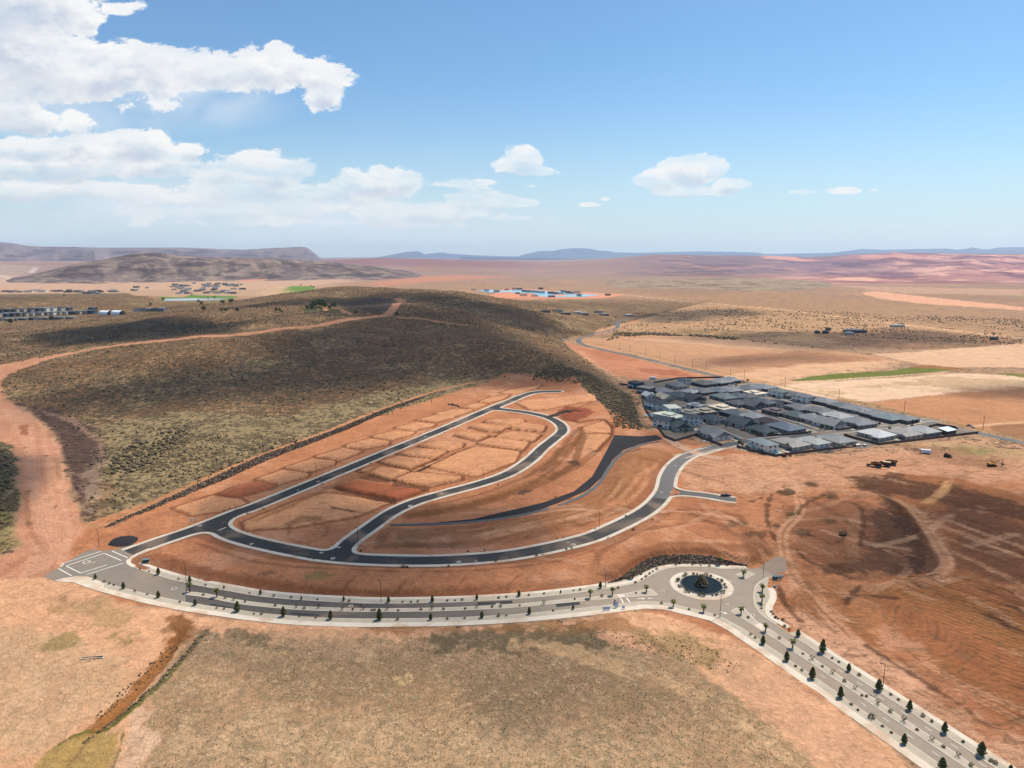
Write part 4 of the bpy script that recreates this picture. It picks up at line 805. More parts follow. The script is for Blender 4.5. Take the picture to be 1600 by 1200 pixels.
def arrow(px, py, ang, s=1.6):
    c = Vector(W(px, py)); ca, sa = math.cos(ang), math.sin(ang)
    P = [(-.12, -1), (.12, -1), (.12, .2), (.42, .2), (0, 1), (-.42, .2), (-.12, .2)]
    sheet('painted_arrow', [(c.x+(x*ca-y*sa)*s, c.y+(x*sa+y*ca)*s) for x, y in P], .034, .040, PAINT)
arrow(1002, 935.5, -1.5); arrow(1131, 957.5, -2.2); arrow(1016, 935, 1.6, 1.)
# manhole collars
def disc(px, py, r, z, m=CONC, name='manhole_cover'):
    x, y = W(px, py); P = [(x+r*math.cos(t), y+r*math.sin(t)) for t in np.linspace(0, 2*math.pi, 13)[:-1]]
    t = thing(name, MANL(px, py), 'manhole', (0, 0, 0), 0, 'manhole covers in the streets')
    b = MB(); n = 12; Q = [(x+r*.55*math.cos(t_), y+r*.55*math.sin(t_)) for t_ in np.linspace(0, 2*math.pi, 13)[:-1]]
    for k in range(n): j_ = (k+1) % n; b.quad((*P[k], z), (*P[j_], z), (*Q[j_], z), (*Q[k], z)); b.quad((*P[k], z-.1), (*P[j_], z-.1), (*P[j_], z), (*P[k], z))
    obj('collar', b.mesh('collar'), m, t); obj('lid', MB().prism(Q, z-.05, z-.005).mesh('lid'), flat('cast_iron', (.12, .11, .10), .6, .1), t)
MH = [(632,692.5,1.0,'straight black street, farthest up'),(665,682.5,1.2,'straight black street near its upper kerb'),(497,752.5,1.3,'straight black street, nearest of its covers'),(465,766,.8,'straight black street near the foot'),
 (641,790.5,1.7,'inner curving street where it bends'),(690,771,1.1,'inner curving street below the stone bank'),(766,756,1.1,'inner curving street on the level stretch'),(814,740,1.0,'inner curving street'),(880,681,1.0,'inner curving street at its far bend'),(876,664,.8,'inner curving street past its far bend'),(838,708,.8,'inner curving street at the climb'),
 (502,863.8,1.1,'lower curving street before the junction'),(520,872.7,1.4,'lower curving street at the junction'),(717,878,1.4,'lower curving street, middle'),(744,877,.7,'lower curving street, small one'),(896,851,1.4,'lower curving street where it starts climbing'),(888,848,.7,'lower curving street, twin of a larger one'),(1016,806,1.3,'lower curving street near the pickup stub'),(1034,769.5,1.1,'greyed street at the stub, left one'),(1049,769,1.1,'greyed street at the stub, right one'),(1055,727.5,1.0,'greyed street near the village'),
 (312,821.5,1.3,'straight black street near the crossing'),(393,850,1.2,'lower curving street near the street fork'),(135,878.5,2.2,'crossing box, large pale one'),(146,879,1.0,'crossing box, small one'),(272,920,1.5,'wide grey asphalt past the crossing'),(548,947,1.3,'far carriageway of the boulevard'),(778,944,1.1,'far carriageway nearer the roundabout'),(1036,923,.9,'roundabout asphalt, left side'),(1141,908.5,.9,'roundabout asphalt, far right'),(1136,944.5,.9,'roundabout asphalt, near right'),(1176,961.5,1.2,'boulevard lane beside the wedge island'),(530,855.3,1.0,'mouth of the inner curving street')]
MLAB = {(a, b): l for a, b, _, l in MH}
def MANL(px, py): return 'round manhole in pale collar on the '+MLAB[(px, py)]
for a, b, r, l in MH: disc(a, b, r*.8, .068)
# highway and village streets
ribbon('highway', HWY, -4.2, 4.2, -.4, .05, HWA, follow=True)
VS = [curve([(1062,714),(1100,703),(1130,697),(1165,690),(1230,683.5),(1290,677),(1340,671.5),(1400,665.5),(1450,656),(1474,659)]),
      curve([(1095,667),(1112,669),(1130,676),(1163,690)]), curve([(1062,636),(1090,637),(1118,633),(1150,632),(1172,640),(1210,652),(1250,664),(1288,677)]),
      curve([(1150,612),(1195,621),(1225,624),(1260,632),(1317,645),(1350,654),(1385,662),(1408,665)]), curve([(1108,604.5),(1150,603),(1185,600),(1196,603)])]
VSW = [3.7, 3.3, 3.4, 3.2, 3.0]
for k, (P, w) in enumerate(zip(VS, VSW)):
    P = P if k else [q for q in P if q[0] > W(1128, 697)[0]]
    ribbon('village_street', P, -w, w, -.3, .062+.004*k, asphalt('village_asphalt_%d' % k, (.085, .08, .08), (.16, .145, .13), 200, 330))
def clear(P, i): # pieces of pavement line i not lying on another street
    ok = []; 
    for q in P:
        g = all(float(polydist(np.array([q[0]]), np.array([q[1]]), VS[k], False)[0][0]) > VSW[k]+.3 for k in range(5) if k != i); ok.append(g)
    runs, cur = [], []
    for q, g in zip(P, ok):
        if g: cur.append(q)
        elif cur: runs.append(cur); cur = []
    if cur: runs.append(cur)
    return [r for r in runs if len(r) > 2]
for i, (P, w) in enumerate(zip(VS, VSW)):
    for s_ in (1, -1):
        for r_ in clear(off(dense(P, 3), s_*(w+.8)), i): ribbon('village_sidewalk', r_, -.6, .6, -.3, .15+.002*i, CONC)
x0, x1 = WL([(985,598),(1100,592),(1210,607),(1500,672)]), 0
sheet('village_ground', WL([(978,597),(1062,589),(1130,596),(1215,609),(1400,648),(1528,675),(1372,695),(1345,702),(1335,699),(1212,714),(1160,701),(1150,690),(1120,683),(1085,681),(1052,692),(1030,668),(1009,640),(1003,612)]), -.4, .018, flat('village_yard_gravel', (.17, .14, .11), .95, .4, .5))
ribbon('dirt_track', smooth(WL([(1040,684),(1062,697),(1082,706),(1105,713),(1130,717)])), -4, 4, -.3, .09, flat('tracked_soil', (.42, .245, .15), .95, .15, .4))
# ------------------------------------------------------------------ rock walls
def rock_mesh(seed):
    r = np.random.default_rng(seed); bm = bmesh.new(); bmesh.ops.create_icosphere(bm, subdivisions=1, radius=.5)
    for v in bm.verts: v.co = Vector((v.co.x*1.15, v.co.y*.95, v.co.z*.8))*(.72+.5*r.random())
    V = np.array([v.co[:] for v in bm.verts]); Fc = np.array([[v.index for v in f.verts] for f in bm.faces]); bm.free(); return V, Fc
ROCKS = [rock_mesh(k) for k in range(5)]
def scatter(name, P, S, m, protos=ROCKS, parent=None, kind='stuff', rot=True, squash=1., smooth_=False, **kw):
    """many small separate solids in one mesh"""
    Vs, Fs, n0 = [], [], 0; P = np.asarray(P, float); S = np.asarray(S, float); who = RNG.integers(0, len(protos), len(P)); an = RNG.random(len(P))*6.283 if rot else np.zeros(len(P))
    for k, (V, Fc) in enumerate(protos):
        ix = np.nonzero(who == k)[0]
        if not len(ix): continue
        ca, sa = np.cos(an[ix])[:, None], np.sin(an[ix])[:, None]; x = V[None, :, 0]*ca-V[None, :, 1]*sa; y = V[None, :, 0]*sa+V[None, :, 1]*ca
        A = np.stack([x*S[ix, None], y*S[ix, None], np.broadcast_to(V[None, :, 2], x.shape)*S[ix, None]*squash], -1)+P[ix][:, None, :]
        Vs.append(A.reshape(-1, 3)); Fs.append((Fc[None]+n0+np.arange(len(ix))[:, None, None]*len(V)).reshape(-1, 3)); n0 += len(ix)*len(V)
    me = np_mesh(name, np.concatenate(Vs), np.concatenate(Fs), smooth_); return obj(name, me, m, parent, kind, **kw)
def rockmat(name, dark, pale, th=.62):
    m, T, b, o = mat(name); g = T.n.new('ShaderNodeNewGeometry'); P = g.outputs['Position']; r = g.outputs['Random Per Island']
    n = T.noise(P, 3., 3, .6); c = T.mix(T.ss(r, th, th+.12), dark, pale); c = T.mix(T.m('MULTIPLY', T.ss(r, .0, .45), .5), c, tuple(v*.5 for v in dark)); k = T.m('ADD', n, .5)
    T.l.new(T.mix(1., c, T.comb(k, k, k), 'MULTIPLY'), b.inputs['Base Color']); b.inputs['Roughness'].default_value = .95; b.inputs['Specular IOR Level'].default_value = .1; return m
LAVA = rockmat('basalt_and_sandstone', (.075, .052, .040), (.50, .38, .27), .76)
def rock_wall(label, foot, top, h, n, size, group=None, zf=0.):
    """boulders stacked on a bank that climbs from the foot line to the top line"""
    t = thing('rock_retaining_wall', label, 'rock wall', (*foot[len(foot)//2], 0), 0, group)
    f, g = np.array(dense(foot, 1.0)), np.array(dense(top, 1.0)); u = RNG.random(n); v = RNG.random(n)
    def atl(L, u): s = u*(len(L)-1); i = np.minimum(s.astype(int), len(L)-2); w = (s-i)[:, None]; return L[i]*(1-w)+L[i+1]*w
    A = atl(f, u); B = atl(g, u); Q = A+(B-A)*v[:, None]; k = np.sin(np.clip(u, 0, 1)*math.pi)**.35 if h > 0 else 1
    z = zf+np.abs(h)*v*np.clip(k, .25, 1); P = np.column_stack([Q, z])-np.array([*t.location]); s = size*(.55+.9*RNG.random(n)**1.6)
    b = MB(); m_ = 40; fu = atl(f, np.linspace(0, 1, m_)); gu = atl(g, np.linspace(0, 1, m_)); L = np.array([*t.location])
    for i in range(m_): kk = np.clip(math.sin(math.pi*i/(m_-1))**.35 if 0 < i < m_-1 else .25, .25, 1); b.v += [tuple(np.array([*fu[i], -.4])-L), tuple(np.array([*(fu[i]*.8+gu[i]*.2), zf+.0*h])-L), tuple(np.array([*(fu[i]*.1+gu[i]*.9), zf+h*kk*.86])-L), tuple(np.array([*gu[i], -.4])-L)]
    for i in range(m_-1):
        for q in range(3): b.f.append((4*i+q, 4*i+4+q, 4*i+5+q, 4*i+1+q))
    obj('bank', b.mesh('bank'), flat('dark_red_earth', (.16, .09, .055), .95, .2, .6), t); scatter('stones', P, s, LAVA, parent=t, squash=.85)  # bank of dark red earth behind the stones
LWT = smooth(WL([(122,823,1),(133,822,3),(160,819,3),(175,812,3),(200,801,3),(230,789,3),(270,771,3),(300,757,3),(340,741,3),(400,714,3),(450,696,3),(500,679,3),(560,656,3),(600,639,3),(650,622,3),(700,606,3),(745,598,2.4),(788,590,2)]), 3)
LWF = smooth(WL([(122,826),(137,830),(162,831),(178,826),(205,813),(235,800),(275,783),(305,768),(345,752),(403,726),(453,706),(503,687),(563,663),(603,646),(652,629),(702,612),(747,603),(790,594)]), 3)
rock_wall('long dark boulder wall at the foot of the brown hill, above the lots', LWF, LWT, 3.0, 9000, .85)
rock_wall('curved black boulder wall holding the bank behind the roundabout', smooth(WL([(950,911),(965,908),(987,903),(1004,895),(1022.5,887),(1047,882.5),(1085,882),(1118,883),(1150,883.5),(1167,883)]), 3),
          smooth(WL([(958,908,.5),(972,898,2.3),(990,886,2.3),(1012,873,2.3),(1040,867,2.3),(1060,866,2.3),(1090,866,2.3),(1120,869,2.3),(1145,876,2),(1166,882.5,.6)]), 3), 2.4, 3200, .75)
rock_wall('narrow stone bank stepping down the middle of the inner lots', smooth(WL([(610,752),(640,741),(665,730),(700,715),(730,700)]), 3), smooth(WL([(617,750,1),(647,738,1.4),(672,727,1.4),(706,711,1.6),(734,697,1.4)]), 3), 1.5, 1400, .75)
rock_wall('short dark wall round the sunken red pit near the street end', smooth(WL([(856,654),(872,650),(884,645),(905,645),(922,649)]), 2), smooth(WL([(852,652,.5),(868,645,1.5),(884,640.5,1.5),(906,641,1.5),(925,646,.5)]), 2), 1.5, 700, .8)
rock_wall('dark rubble cut beside the upper lots by the far wall', smooth(WL([(700,633),(712,635),(718,637)]), 2), smooth(WL([(700,630,.5),(712,631.5,1),(719,635,.5)]), 2), 1., 160, .9)
# mound of black gravel by the crossing
def mound(name, label, pts, h, m, cat='gravel pile'):
    P = smooth(WL(pts), 3, True); c = np.mean(P, 0); b = MB(); n = len(P); K = 5; t = Vector((*c, 0))
    for k in range(K+1):
        f = k/K
        for q in P: r = 1-f; b.v.append(((q[0]-c[0])*r, (q[1]-c[1])*r, -.2+(h+.2)*math.sin(f*math.pi/2)**.8+(.18*math.sin(q[0]*3.1+k)*math.cos(q[1]*2.3) if 0 < k < K else 0)))
    for k in range(K):
        for i in range(n): j_ = (i+1) % n; b.f.append((k*n+i, k*n+j_, (k+1)*n+j_, (k+1)*n+i))
    o = obj(name, b.mesh(name, True), m); o.location = t; o['label'] = label; o['category'] = cat; return o
mound('gravel_mound', 'low oval mound of black gravel beside the street mouth', [(167,850),(175,842),(190,837),(205,836),(216,840),(212,848),(200,854),(185,855),(172,854)], 1.1, BGRAV)
for (x, y, s, h, l) in [(1235,769,9,1.6,'farthest left of the dug heaps in the graded field'),(1300,775,8,1.3,'small one near its upper edge'),(1237,805,8,1.6,'dark heap left of the main haul track'),(1254,833,10,1.2,'dark flat heap beside the lower haul track'),(1318,832,7,1.3,'heap near the rim of the sunken dark basin'),(1296,815,7,1.2,'reddish heap between the dark heaps and the basin')]:
    mound('earth_heap', 'low heap of dark red soil, '+l, [(x-s,y+1),(x-s*.4,y-s*.35),(x+s*.5,y-s*.4),(x+s,y),(x+s*.6,y+s*.35),(x-s*.5,y+s*.4)], h, flat('dug_dark_heap_soil', (.13, .07, .035), .95, .3, .7, bstr=.5), 'earth heap')
# ------------------------------------------------------------------ houses
UA = math.atan2(-.894, .447)           # street direction of the village
HMAT = dict(gr=('slate_grey_roof', (.13, .135, .145)), lg=('pale_grey_roof', (.33, .325, .31)), bl=('blue_grey_roof', (.11, .13, .155)), dk=('charcoal_roof', (.055, .058, .066)), br=('brown_roof', (.10, .08, .08)),
            cr=('cream_flat_roof', (.62, .52, .38)), tg=('teal_grey_roof', (.115, .14, .145)), mg=('mid_grey_roof', (.20, .205, .21)), tn=('taupe_roof', (.21, .19, .175)))
WMAT = dict(w=('white_stucco', (.70, .66, .60)), s=('sand_stucco', (.46, .40, .33)), g=('grey_stucco', (.22, .21, .205)), d=('dark_stucco', (.085, .085, .095)), b=('brown_stucco', (.17, .135, .115)), t=('teal_panels', (.05, .11, .15)))
GLASS = flat('dark_window_glass', (.020, .026, .036), .12, .05, 1, spec=.6); GDOOR = flat('garage_door_panels', (.10, .095, .10), .6, .1, 1.); TRIM = flat('white_trim', (.70, .68, .65), .7, .05, 1)
FASC = flat('dark_fascia', (.06, .055, .055), .7, .1, 1)
SH = {}
def shared(key, fn):
    if key not in SH: SH[key] = fn()
    return SH[key]
def hip(b, x0, x1, y0, y1, z0, rise, ov=.6, gable=None):
    x0 -= ov; x1 += ov; y0 -= ov; y1 += ov; w, d = x1-x0, y1-y0; z1 = z0+rise; zf = z0+.02; th = .22
    if gable is None:
        if w >= d: a, c = (x0+d/2, (y0+y1)/2), (x1-d/2, (y0+y1)/2)
        else: a, c = ((x0+x1)/2, y0+w/2), ((x0+x1)/2, y1-w/2)
    elif gable == 'x': a, c = (x0, (y0+y1)/2), (x1, (y0+y1)/2)
    else: a, c = ((x0+x1)/2, y0), ((x0+x1)/2, y1)
    i = len(b.v); b.v += [(x0, y0, zf), (x1, y0, zf), (x1, y1, zf), (x0, y1, zf), (*a, z1), (*c, z1), (x0, y0, zf-th), (x1, y0, zf-th), (x1, y1, zf-th), (x0, y1, zf-th)]
    if (w >= d and gable is None) or gable == 'x': fs = [(0, 1, 5, 4), (1, 2, 5), (2, 3, 4, 5), (3, 0, 4)]
    else: fs = [(0, 1, 4), (1, 2, 5, 4), (2, 3, 5), (3, 0, 4, 5)]
    b.f += [tuple(i+k for k in f) for f in fs]+[(i+6, i+7, i+1, i), (i+7, i+8, i+2, i+1), (i+8, i+9, i+3, i+2), (i+9, i+6, i, i+3), (i+9, i+8, i+7, i+6)]
def box_me(name, *a): return shared((name,)+a, lambda: MB().box(*a).mesh(name))
def put(name, me, m, par, x, y, z=0, rz=0): o = obj(name, me, m, par); o.location = (x, y, z); o.rotation_euler = (0, 0, rz); return o
def house(px, py, w, d, style, rf, wl, label, front=-1, rot=0., storey=1, var=0, zpx=3.5, group='houses of the desert village', xy=None):
    """local x along the street, y across it; front = side of the garage"""
    x, y = xy if xy else W(px, py, zpx); z = 0.10 if xy is None else xy and TH(*xy)-.3
    t = thing('house', label, 'house', (x, y, float(z)), UA+rot+(math.pi if front > 0 else 0), group)
    WM = flat(*WMAT[wl], .9, .08, .5); lv = (0, 1, 2, 1, 0, 2, 1)[(int(px)*3+var) % 7]; RM = flat(HMAT[rf][0]+('_dark', '', '_light')[lv], tuple(min(.8, q*(.70, 1.0, 1.45)[lv]) for q in HMAT[rf][1]), .75, .14, .9); hw, hd = w/2, d/2; H = 3.0*storey if storey > 1 else 3.1
    r_ = random.Random(int(px*7+py*13+var)); wb, rb = MB(), MB(); gw = min(6.4, w*.36); gx = -hw+gw/2+.6 if r_.random() < .5 else hw-gw/2-.6; gd = 3.2
    wb.box(-hw, hw, -hd+gd, hd, -.3, H); wb.box(gx-gw/2, gx+gw/2, -hd, -hd+gd+.01, -.3, 3.0)
    if style == 'hip':
        hip(rb, -hw, hw, -hd+gd, hd, H, min(w, d)*.15+.3); hip(rb, gx-gw/2, gx+gw/2, -hd, -hd+gd+gw*.8, 2.98, gw*.17+.5, .5, 'y' if var % 2 else None)
    elif style == 'gable':
        hip(rb, -hw, hw, -hd+gd, hd, H, min(w, d)*.2+.4, .5, 'x'); hip(rb, gx-gw/2, gx+gw/2, -hd, -hd+gd+gw*.9, 2.98, gw*.34, .45, 'y'); hip(rb, -gx-gw*.35, -gx+gw*.35, -hd+gd-1.2, hd*.2, H-.05, gw*.38, .4, 'y')
        for (cx, gw2, y_) in ((gx, gw, -hd), (-gx, gw*.7, -hd+gd-1.2)): wb.poly([(cx-gw2/2, y_+.02, 2.95), (cx+gw2/2, y_+.02, 2.95), (cx, y_+.02, 2.95+gw2*.32)])
        for s in (-1, 1): wb.poly([(s*hw, -hd+gd, H-.05), (s*hw, hd, H-.05), (s*hw, gd/2, H+min(w, d)*.19)])
    elif style in ('flat', 'two'):
        if style == 'flat' and storey == 1: wb.box(-hw*.35, hw*.4, -hd*.3, hd*.55, H-.02, H+1.2); rb.box(-hw*.35-.35, hw*.4+.35, -hd*.3-.35, hd*.55+.35, H+1.2, H+1.42)
        rb.box(-hw-.4, hw+.4, -hd+gd-.5, hd+.4, H, H+.28); rb.box(gx-gw/2-.3, gx+gw/2+.3, -hd-.3, -hd+gd-.52, 3.0, 3.22)
        if style == 'two' and rf in ('gr', 'dk', 'bl', 'tg', 'mg'): rb.v, rb.f = [], []; hip(rb, -hw, hw, -hd+gd, hd, H, 1.6, .7); rb.box(gx-gw/2-.3, gx+gw/2+.3, -hd-.3, -hd+gd-.72, 3.0, 3.22)
    obj('wall', wb.mesh('wall'), WM, t); obj('roof', rb.mesh('roof'), RM, t)
    put('garage_door', box_me('garage_door', -gw*.4, gw*.4, -.05, .05, 0, 2.3), GDOOR, t, gx, -hd-.02, .05)
    put('door', box_me('door', -.55, .55, -.05, .05, 0, 2.2), FASC, t, -gx*.35, -hd+gd-.02, .05)
    put('driveway', box_me('driveway', -3.1, 3.1, -2.6, 2.6, -.25, .09), CONC, t, gx, -hd-2.7, 0)
    wn = box_me('window', -.8, .8, -.05, .05, 0, 1.25); wide = box_me('patio_window', -1.7, 1.7, -.05, .05, 0, 2.2)
    for fl in range(max(1, storey)):
        zz = 1.0+3*fl
        for k in (-.55, 0., .55):
            put('window', wide if (fl == 0 and k == 0) else wn, GLASS, t, hw*k*1.25 if k else .4, hd+.02, .25 if (fl == 0 and k == 0) else zz)
        for s in (-1, 1):
            for k in (-.25, .35): put('window', wn, GLASS, t, s*(hw+.02), hd*k+gd*.4, zz, math.pi/2)
        if fl: 
            for k in (-.5, 0, .5): put('window', wn, GLASS, t, hw*k, -hd+gd-.02, zz)
        else: put('window', wn, GLASS, t, -gx*.85, -hd+gd-.02, 1.0)
    if style == 'two' and storey > 1:
        q = MB(); q.box(-hw*.7, hw*.7, hd+.03, hd+2.6, 3.0, 3.2)
        for s in (-1, 1): q.box(s*hw*.7-.15, s*hw*.7+.15, hd+2.2, hd+2.5, 0, 3.0)
        obj('porch', q.mesh('porch'), TRIM, t)
    return t
HS = [ # px, py, along, across, style, roof, wall, storeys, front, label
(996,599,12,13,'two','dk','t',2,-1,'dark teal two-storey house at the far left corner of the village'),
(1011,607,14,14,'two','tn','b',2,-1,'brown box-shaped two-storey house beside the dark teal corner one'),
(1060,601,19,17,'hip','mg','s',1,-1,'long low grey-roofed house under the lone dark tower-like house'),
(1083,652,11,12,'two','gr','w',2,-1,'narrow white two-storey house between the tan villa and the blue bungalow'),
(1078,643,15,13,'flat','cr','s',1,-1,'low sand house with cream flat roof behind the tan villa'),
(1078,611,15,14,'hip','mg','s',1,-1,'small grey hip house before the slate hip row'),
(1016,617,12,12,'gable','lg','w',1,-1,'small pale gabled house by the left perimeter wall'),
(1152,629,15,13,'hip','dk','g',1,-1,'small charcoal hip house inside the street bend'),
(1088,632,13,11,'flat','lg','w',1,-1,'little pale flat-roofed house near the bend'),
(1071,594.5,11,11,'two','dk','w',2,-1,'small dark-roofed two-storey house standing out at the far edge'),
(1037,610,18,16,'hip','mg','w',1,-1,'grey-roofed white house right of the brown box-shaped one'),
(1036,620,16,13,'gable','cr','s',1,1,'cream-roofed house near the left perimeter wall'),
(1060,616.5,19,17,'hip','bl','s',1,-1,'blue-grey roofed house between the cream roof and the stone-front house'),
(1028,630,17,15,'two','dk','w',2,-1,'white two-storey house with dark slate roof and small lawn'),
(1053,638,14,13,'flat','cr','w',2,-1,'tall white cube house behind the big tan-roofed villa'),
(1048,648,22,17,'flat','cr','w',1,-1,'big white modern villa with stepped tan flat roofs'),
(1040,658,14,13,'gable','bl','w',2,-1,'steep blue-grey gabled two-storey house by the dirt track'),
(1062,664,17,15,'gable','tg','s',1,-1,'low gabled house with teal-grey roof at the left cul-de-sac'),
(1087,622,19,16,'gable','dk','s',1,-1,'dark-roofed house with pale stone arches facing the bend'),
(1101,598,18,18,'hip','gr','d',1,-1,'slate hip house, leftmost of the farthest row'),
(1126,595.5,18,18,'hip','mg','d',1,-1,'paler hip house, second of the farthest row'),
(1143,592.5,18,16,'hip','mg','d',1,-1,'grey hip house at the farthest row end by the highway'),
(1095,610.5,18,18,'hip','gr','b',1,1,'slate hip house with dark shrubs, first in the second row'),
(1122,609.5,18,18,'hip','bl','b',1,1,'bluish hip house, second in the second row'),
(1143,608.5,17,18,'hip','gr','b',1,1,'slate hip house, third in the second row'),
(1168,606.5,18,18,'hip','gr','s',1,1,'slate hip house, fourth in the second row'),
(1195,604,18,18,'hip','mg','d',1,-1,'pale grey hip house at the highway side of the second row'),
(1133,619,20,18,'hip','tg','g',1,-1,'large green-grey house on the inside of the street bend'),
(1155,617.5,17,18,'hip','bl','g',1,-1,'blue-roofed house right of the large green-grey one'),
(1171,618,15,16,'hip','gr','w',1,-1,'slate-roofed house with white garage right of the blue roof'),
(1103,641,16,15,'flat','cr','b',1,-1,'brown-walled house with pale yellow flat roof'),
(1131,636,19,17,'flat','cr','s',1,-1,'cream house with a raised square roof in the middle'),
(1114,653,18,15,'hip','bl','s',1,-1,'bright blue-roofed bungalow above the cul-de-sac'),
(1151,644.5,21,17,'hip','mg','d',1,-1,'wide grey low roof right of the raised cream roof'),
(1160,659,19,17,'gable','tg','s',1,-1,'teal-grey gabled house with red car on its drive'),
(1177,650,19,17,'hip','lg','s',1,1,'light grey hip house backing the teal gables'),
(1199,658,20,17,'hip','br','b',1,1,'dark brown flat-looking hip roof in the village middle'),
(1181,613,16,15,'flat','cr','w',1,-1,'house with white flat roof behind the tall dark gable'),
(1219,612.5,16,13,'two','tg','w',2,-1,'white modern two-storey house with balcony by the highway'),
(1233,616,13,14,'gable','mg','g',1,-1,'small grey gabled house between the two white tall ones'),
(1258,620,17,14,'two','gr','w',2,-1,'white and navy two-storey house with dark square windows'),
(1178,631,17,17,'gable','dk','g',1,-1,'tall charcoal gabled house with white end wall'),
(1196,627,19,16,'hip','bl','g',1,-1,'blue-grey roofed house right of the charcoal gable'),
(1219,628,18,14,'flat','dk','w',1,-1,'white house under a thin dark flat roof'),
(1239,631,12,13,'flat','dk','g',1,-1,'small dark flat-roofed house beside the thin dark roof'),
(1214,641,18,15,'flat','br','b',1,-1,'earth-brown flat-roofed house with tall dark trees'),
(1247,636,19,17,'hip','mg','g',1,1,'grey hip house behind the brown flat-roofed one'),
(1276,641,21,18,'hip','mg','g',1,1,'large grey hip house in the right-hand double row'),
(1244,647,18,17,'hip','tg','g',1,-1,'teal-grey hip house facing the middle street'),
(1269,652,19,18,'hip','mg','s',1,-1,'mid-grey hip house two doors from the pale corner gable'),
(1288,625.5,19,17,'hip','mg','d',1,-1,'grey hip house, first after the navy two-storey'),
(1193,670,18,16,'hip','tg','s',1,-1,'grey-teal hip house with leafy front garden above the pool house'),
(1228,666,22,18,'hip','bl','g',1,-1,'big blue-grey hip house at the middle junction'),
(1113,677,19,16,'gable','lg','w',1,1,'pale gabled house alone on the left entry corner'),
(1190,694,17,13,'two','tg','w',2,1,'white and teal two-storey house beside the turquoise pool'),
(1233,691,21,17,'hip','tn','s',1,1,'taupe-roofed house with palm, right of the pool house'),
(1268,688.5,18,16,'hip','lg','w',1,1,'light grey roofed white house in the near row'),
(1304,685.5,20,19,'hip','lg','s',1,1,'pale hip house at the near row end by the gap'),
(1298,660,18,18,'gable','lg','w',1,-1,'pale gabled corner house with solar panel'),
(1306,649,19,18,'hip','lg','g',1,1,'light grey hip house behind the pale corner gable'),
(1317,633,18,17,'hip','mg','d',1,-1,'grey hip house, second after the navy two-storey'),
(1338,638,20,17,'hip','mg','g',1,-1,'grey hip house with dark turret and bright garden'),
(1372,646.5,19,17,'hip','mg','d',1,-1,'grey hip house with blue garage, right of the turret one'),
(1389,651.5,17,17,'hip','tg','d',1,-1,'teal-grey hip house before the row end'),
(1411,652,18,16,'hip','mg','b',1,-1,'grey-roofed brown house at the right end of its row'),
(1338,658.5,21,19,'hip','gr','g',1,1,'dark slate hip house on the right-hand corner lot'),
(1368,677,19,19,'hip','lg','s',1,1,'pale hip house on the first lot right of the gap'),
(1411,675.5,18,18,'hip','tn','s',1,1,'taupe hip house, second right of the gap'),
(1439,671.5,18,18,'hip','lg','g',1,1,'pale grey hip house, third right of the gap'),
]
for k, (px, py, w, d, st, rf, wl, fl, fr, lb) in enumerate(HS):
    house(px, py, w*1.12, d*1.12, st, rf, wl, lb, front=-fr, storey=fl, var=k, zpx=3.2 if fl == 1 else 4.5, rot=(.06*math.sin(k*2.3) if px > 1090 else .35*math.sin(k*1.7)))
# the shed at the right end
t = thing('garden_building', 'dark brick shed with white sloping roof inside the right boundary wall', 'shed', (*W(1480, 677), 0), UA+math.pi/2, None)
obj('wall', MB().box(-6, 6, -3.5, 3.5, -.2, 3.1).mesh('wall'), flat('dark_brick', (.09, .06, .055), .9, .1, 1), t); b = MB(); b.v = [(-6.5, -4, 2.9), (6.5, -4, 2.9), (6.5, 4, 4.0), (-6.5, 4, 4.0), (-6.5, -4, 3.15), (6.5, -4, 3.15), (6.5, 4, 4.25), (-6.5, 4, 4.25)]; b.f = [(3, 2, 1, 0), (4, 5, 6, 7), (0, 1, 5, 4), (1, 2, 6, 5), (2, 3, 7, 6), (3, 0, 4, 7)]
obj('roof', b.mesh('roof'), flat('white_metal_roof', (.60, .66, .68), .5, .05, 1), t); put('window', box_me('window', -.8, .8, -.05, .05, 0, 1.25), GLASS, t, 2, -3.55, 1); put('door', box_me('door', -.55, .55, -.05, .05, 0, 2.2), FASC, t, -2, -3.55, 0)
# boundary walls
BW = flat('brown_block_wall', (.115, .085, .075), .95, .12, .8)
def bwall(label, pts, h=1.9, th=.35, m=BW, name='boundary_wall', cat='wall'):
    P = dense(WL(pts), 14); t = thing(name, label, cat, (*P[0], 0)); L = Vector((*P[0], 0))
    w = MB(); q = [(p[0]-L.x, p[1]-L.y) for p in P]; A, B = off(q, th/2), off(q, -th/2)
    for i in range(len(q)-1): w.prism([A[i], B[i], B[i+1], A[i+1]], -.5, h)
    obj('panel', w.mesh('panel'), m, t); pl = box_me('pillar', -.32, .32, -.32, .32, -.4, h+.12)
    for p in q: put('pillar', pl, m, t, *p)
bwall('brown block wall below the near row, from pool house to the gap', [(1152,699),(1165,703),(1212,713.5),(1337,698),(1330,690.5)])
bwall('long brown block wall right of the gap, along the graded field', [(1320,681),(1336,686),(1374,695.5),(1528,677.5)])
bwall('dark perimeter wall along the left edge by the dirt track', [(968,601),(990,604),(1003,613),(1003,622),(1008,640),(1020,658),(1040,684),(1055,690),(1090,680)])
bwall('short wall behind the pale house at the entry', [(1088,681),(1100,687),(1128,697)])
bwall('dark wall beside the shed towards the highway', [(1452,668),(1464,665),(1492,669),(1496,672)])
bwall('wall along the far village edge by the raw red ground', [(1022,599),(1060,592),(1100,591),(1130,590.5)])
bwall('low wall on the corner of the dark slate house', [(1300,668.5),(1309,673),(1345,668),(1368,662)], 1.7)
bwall('dark wall below the blue-grey house at the middle junction', [(1186,682),(1225,681),(1262,677.5)], 1.8)
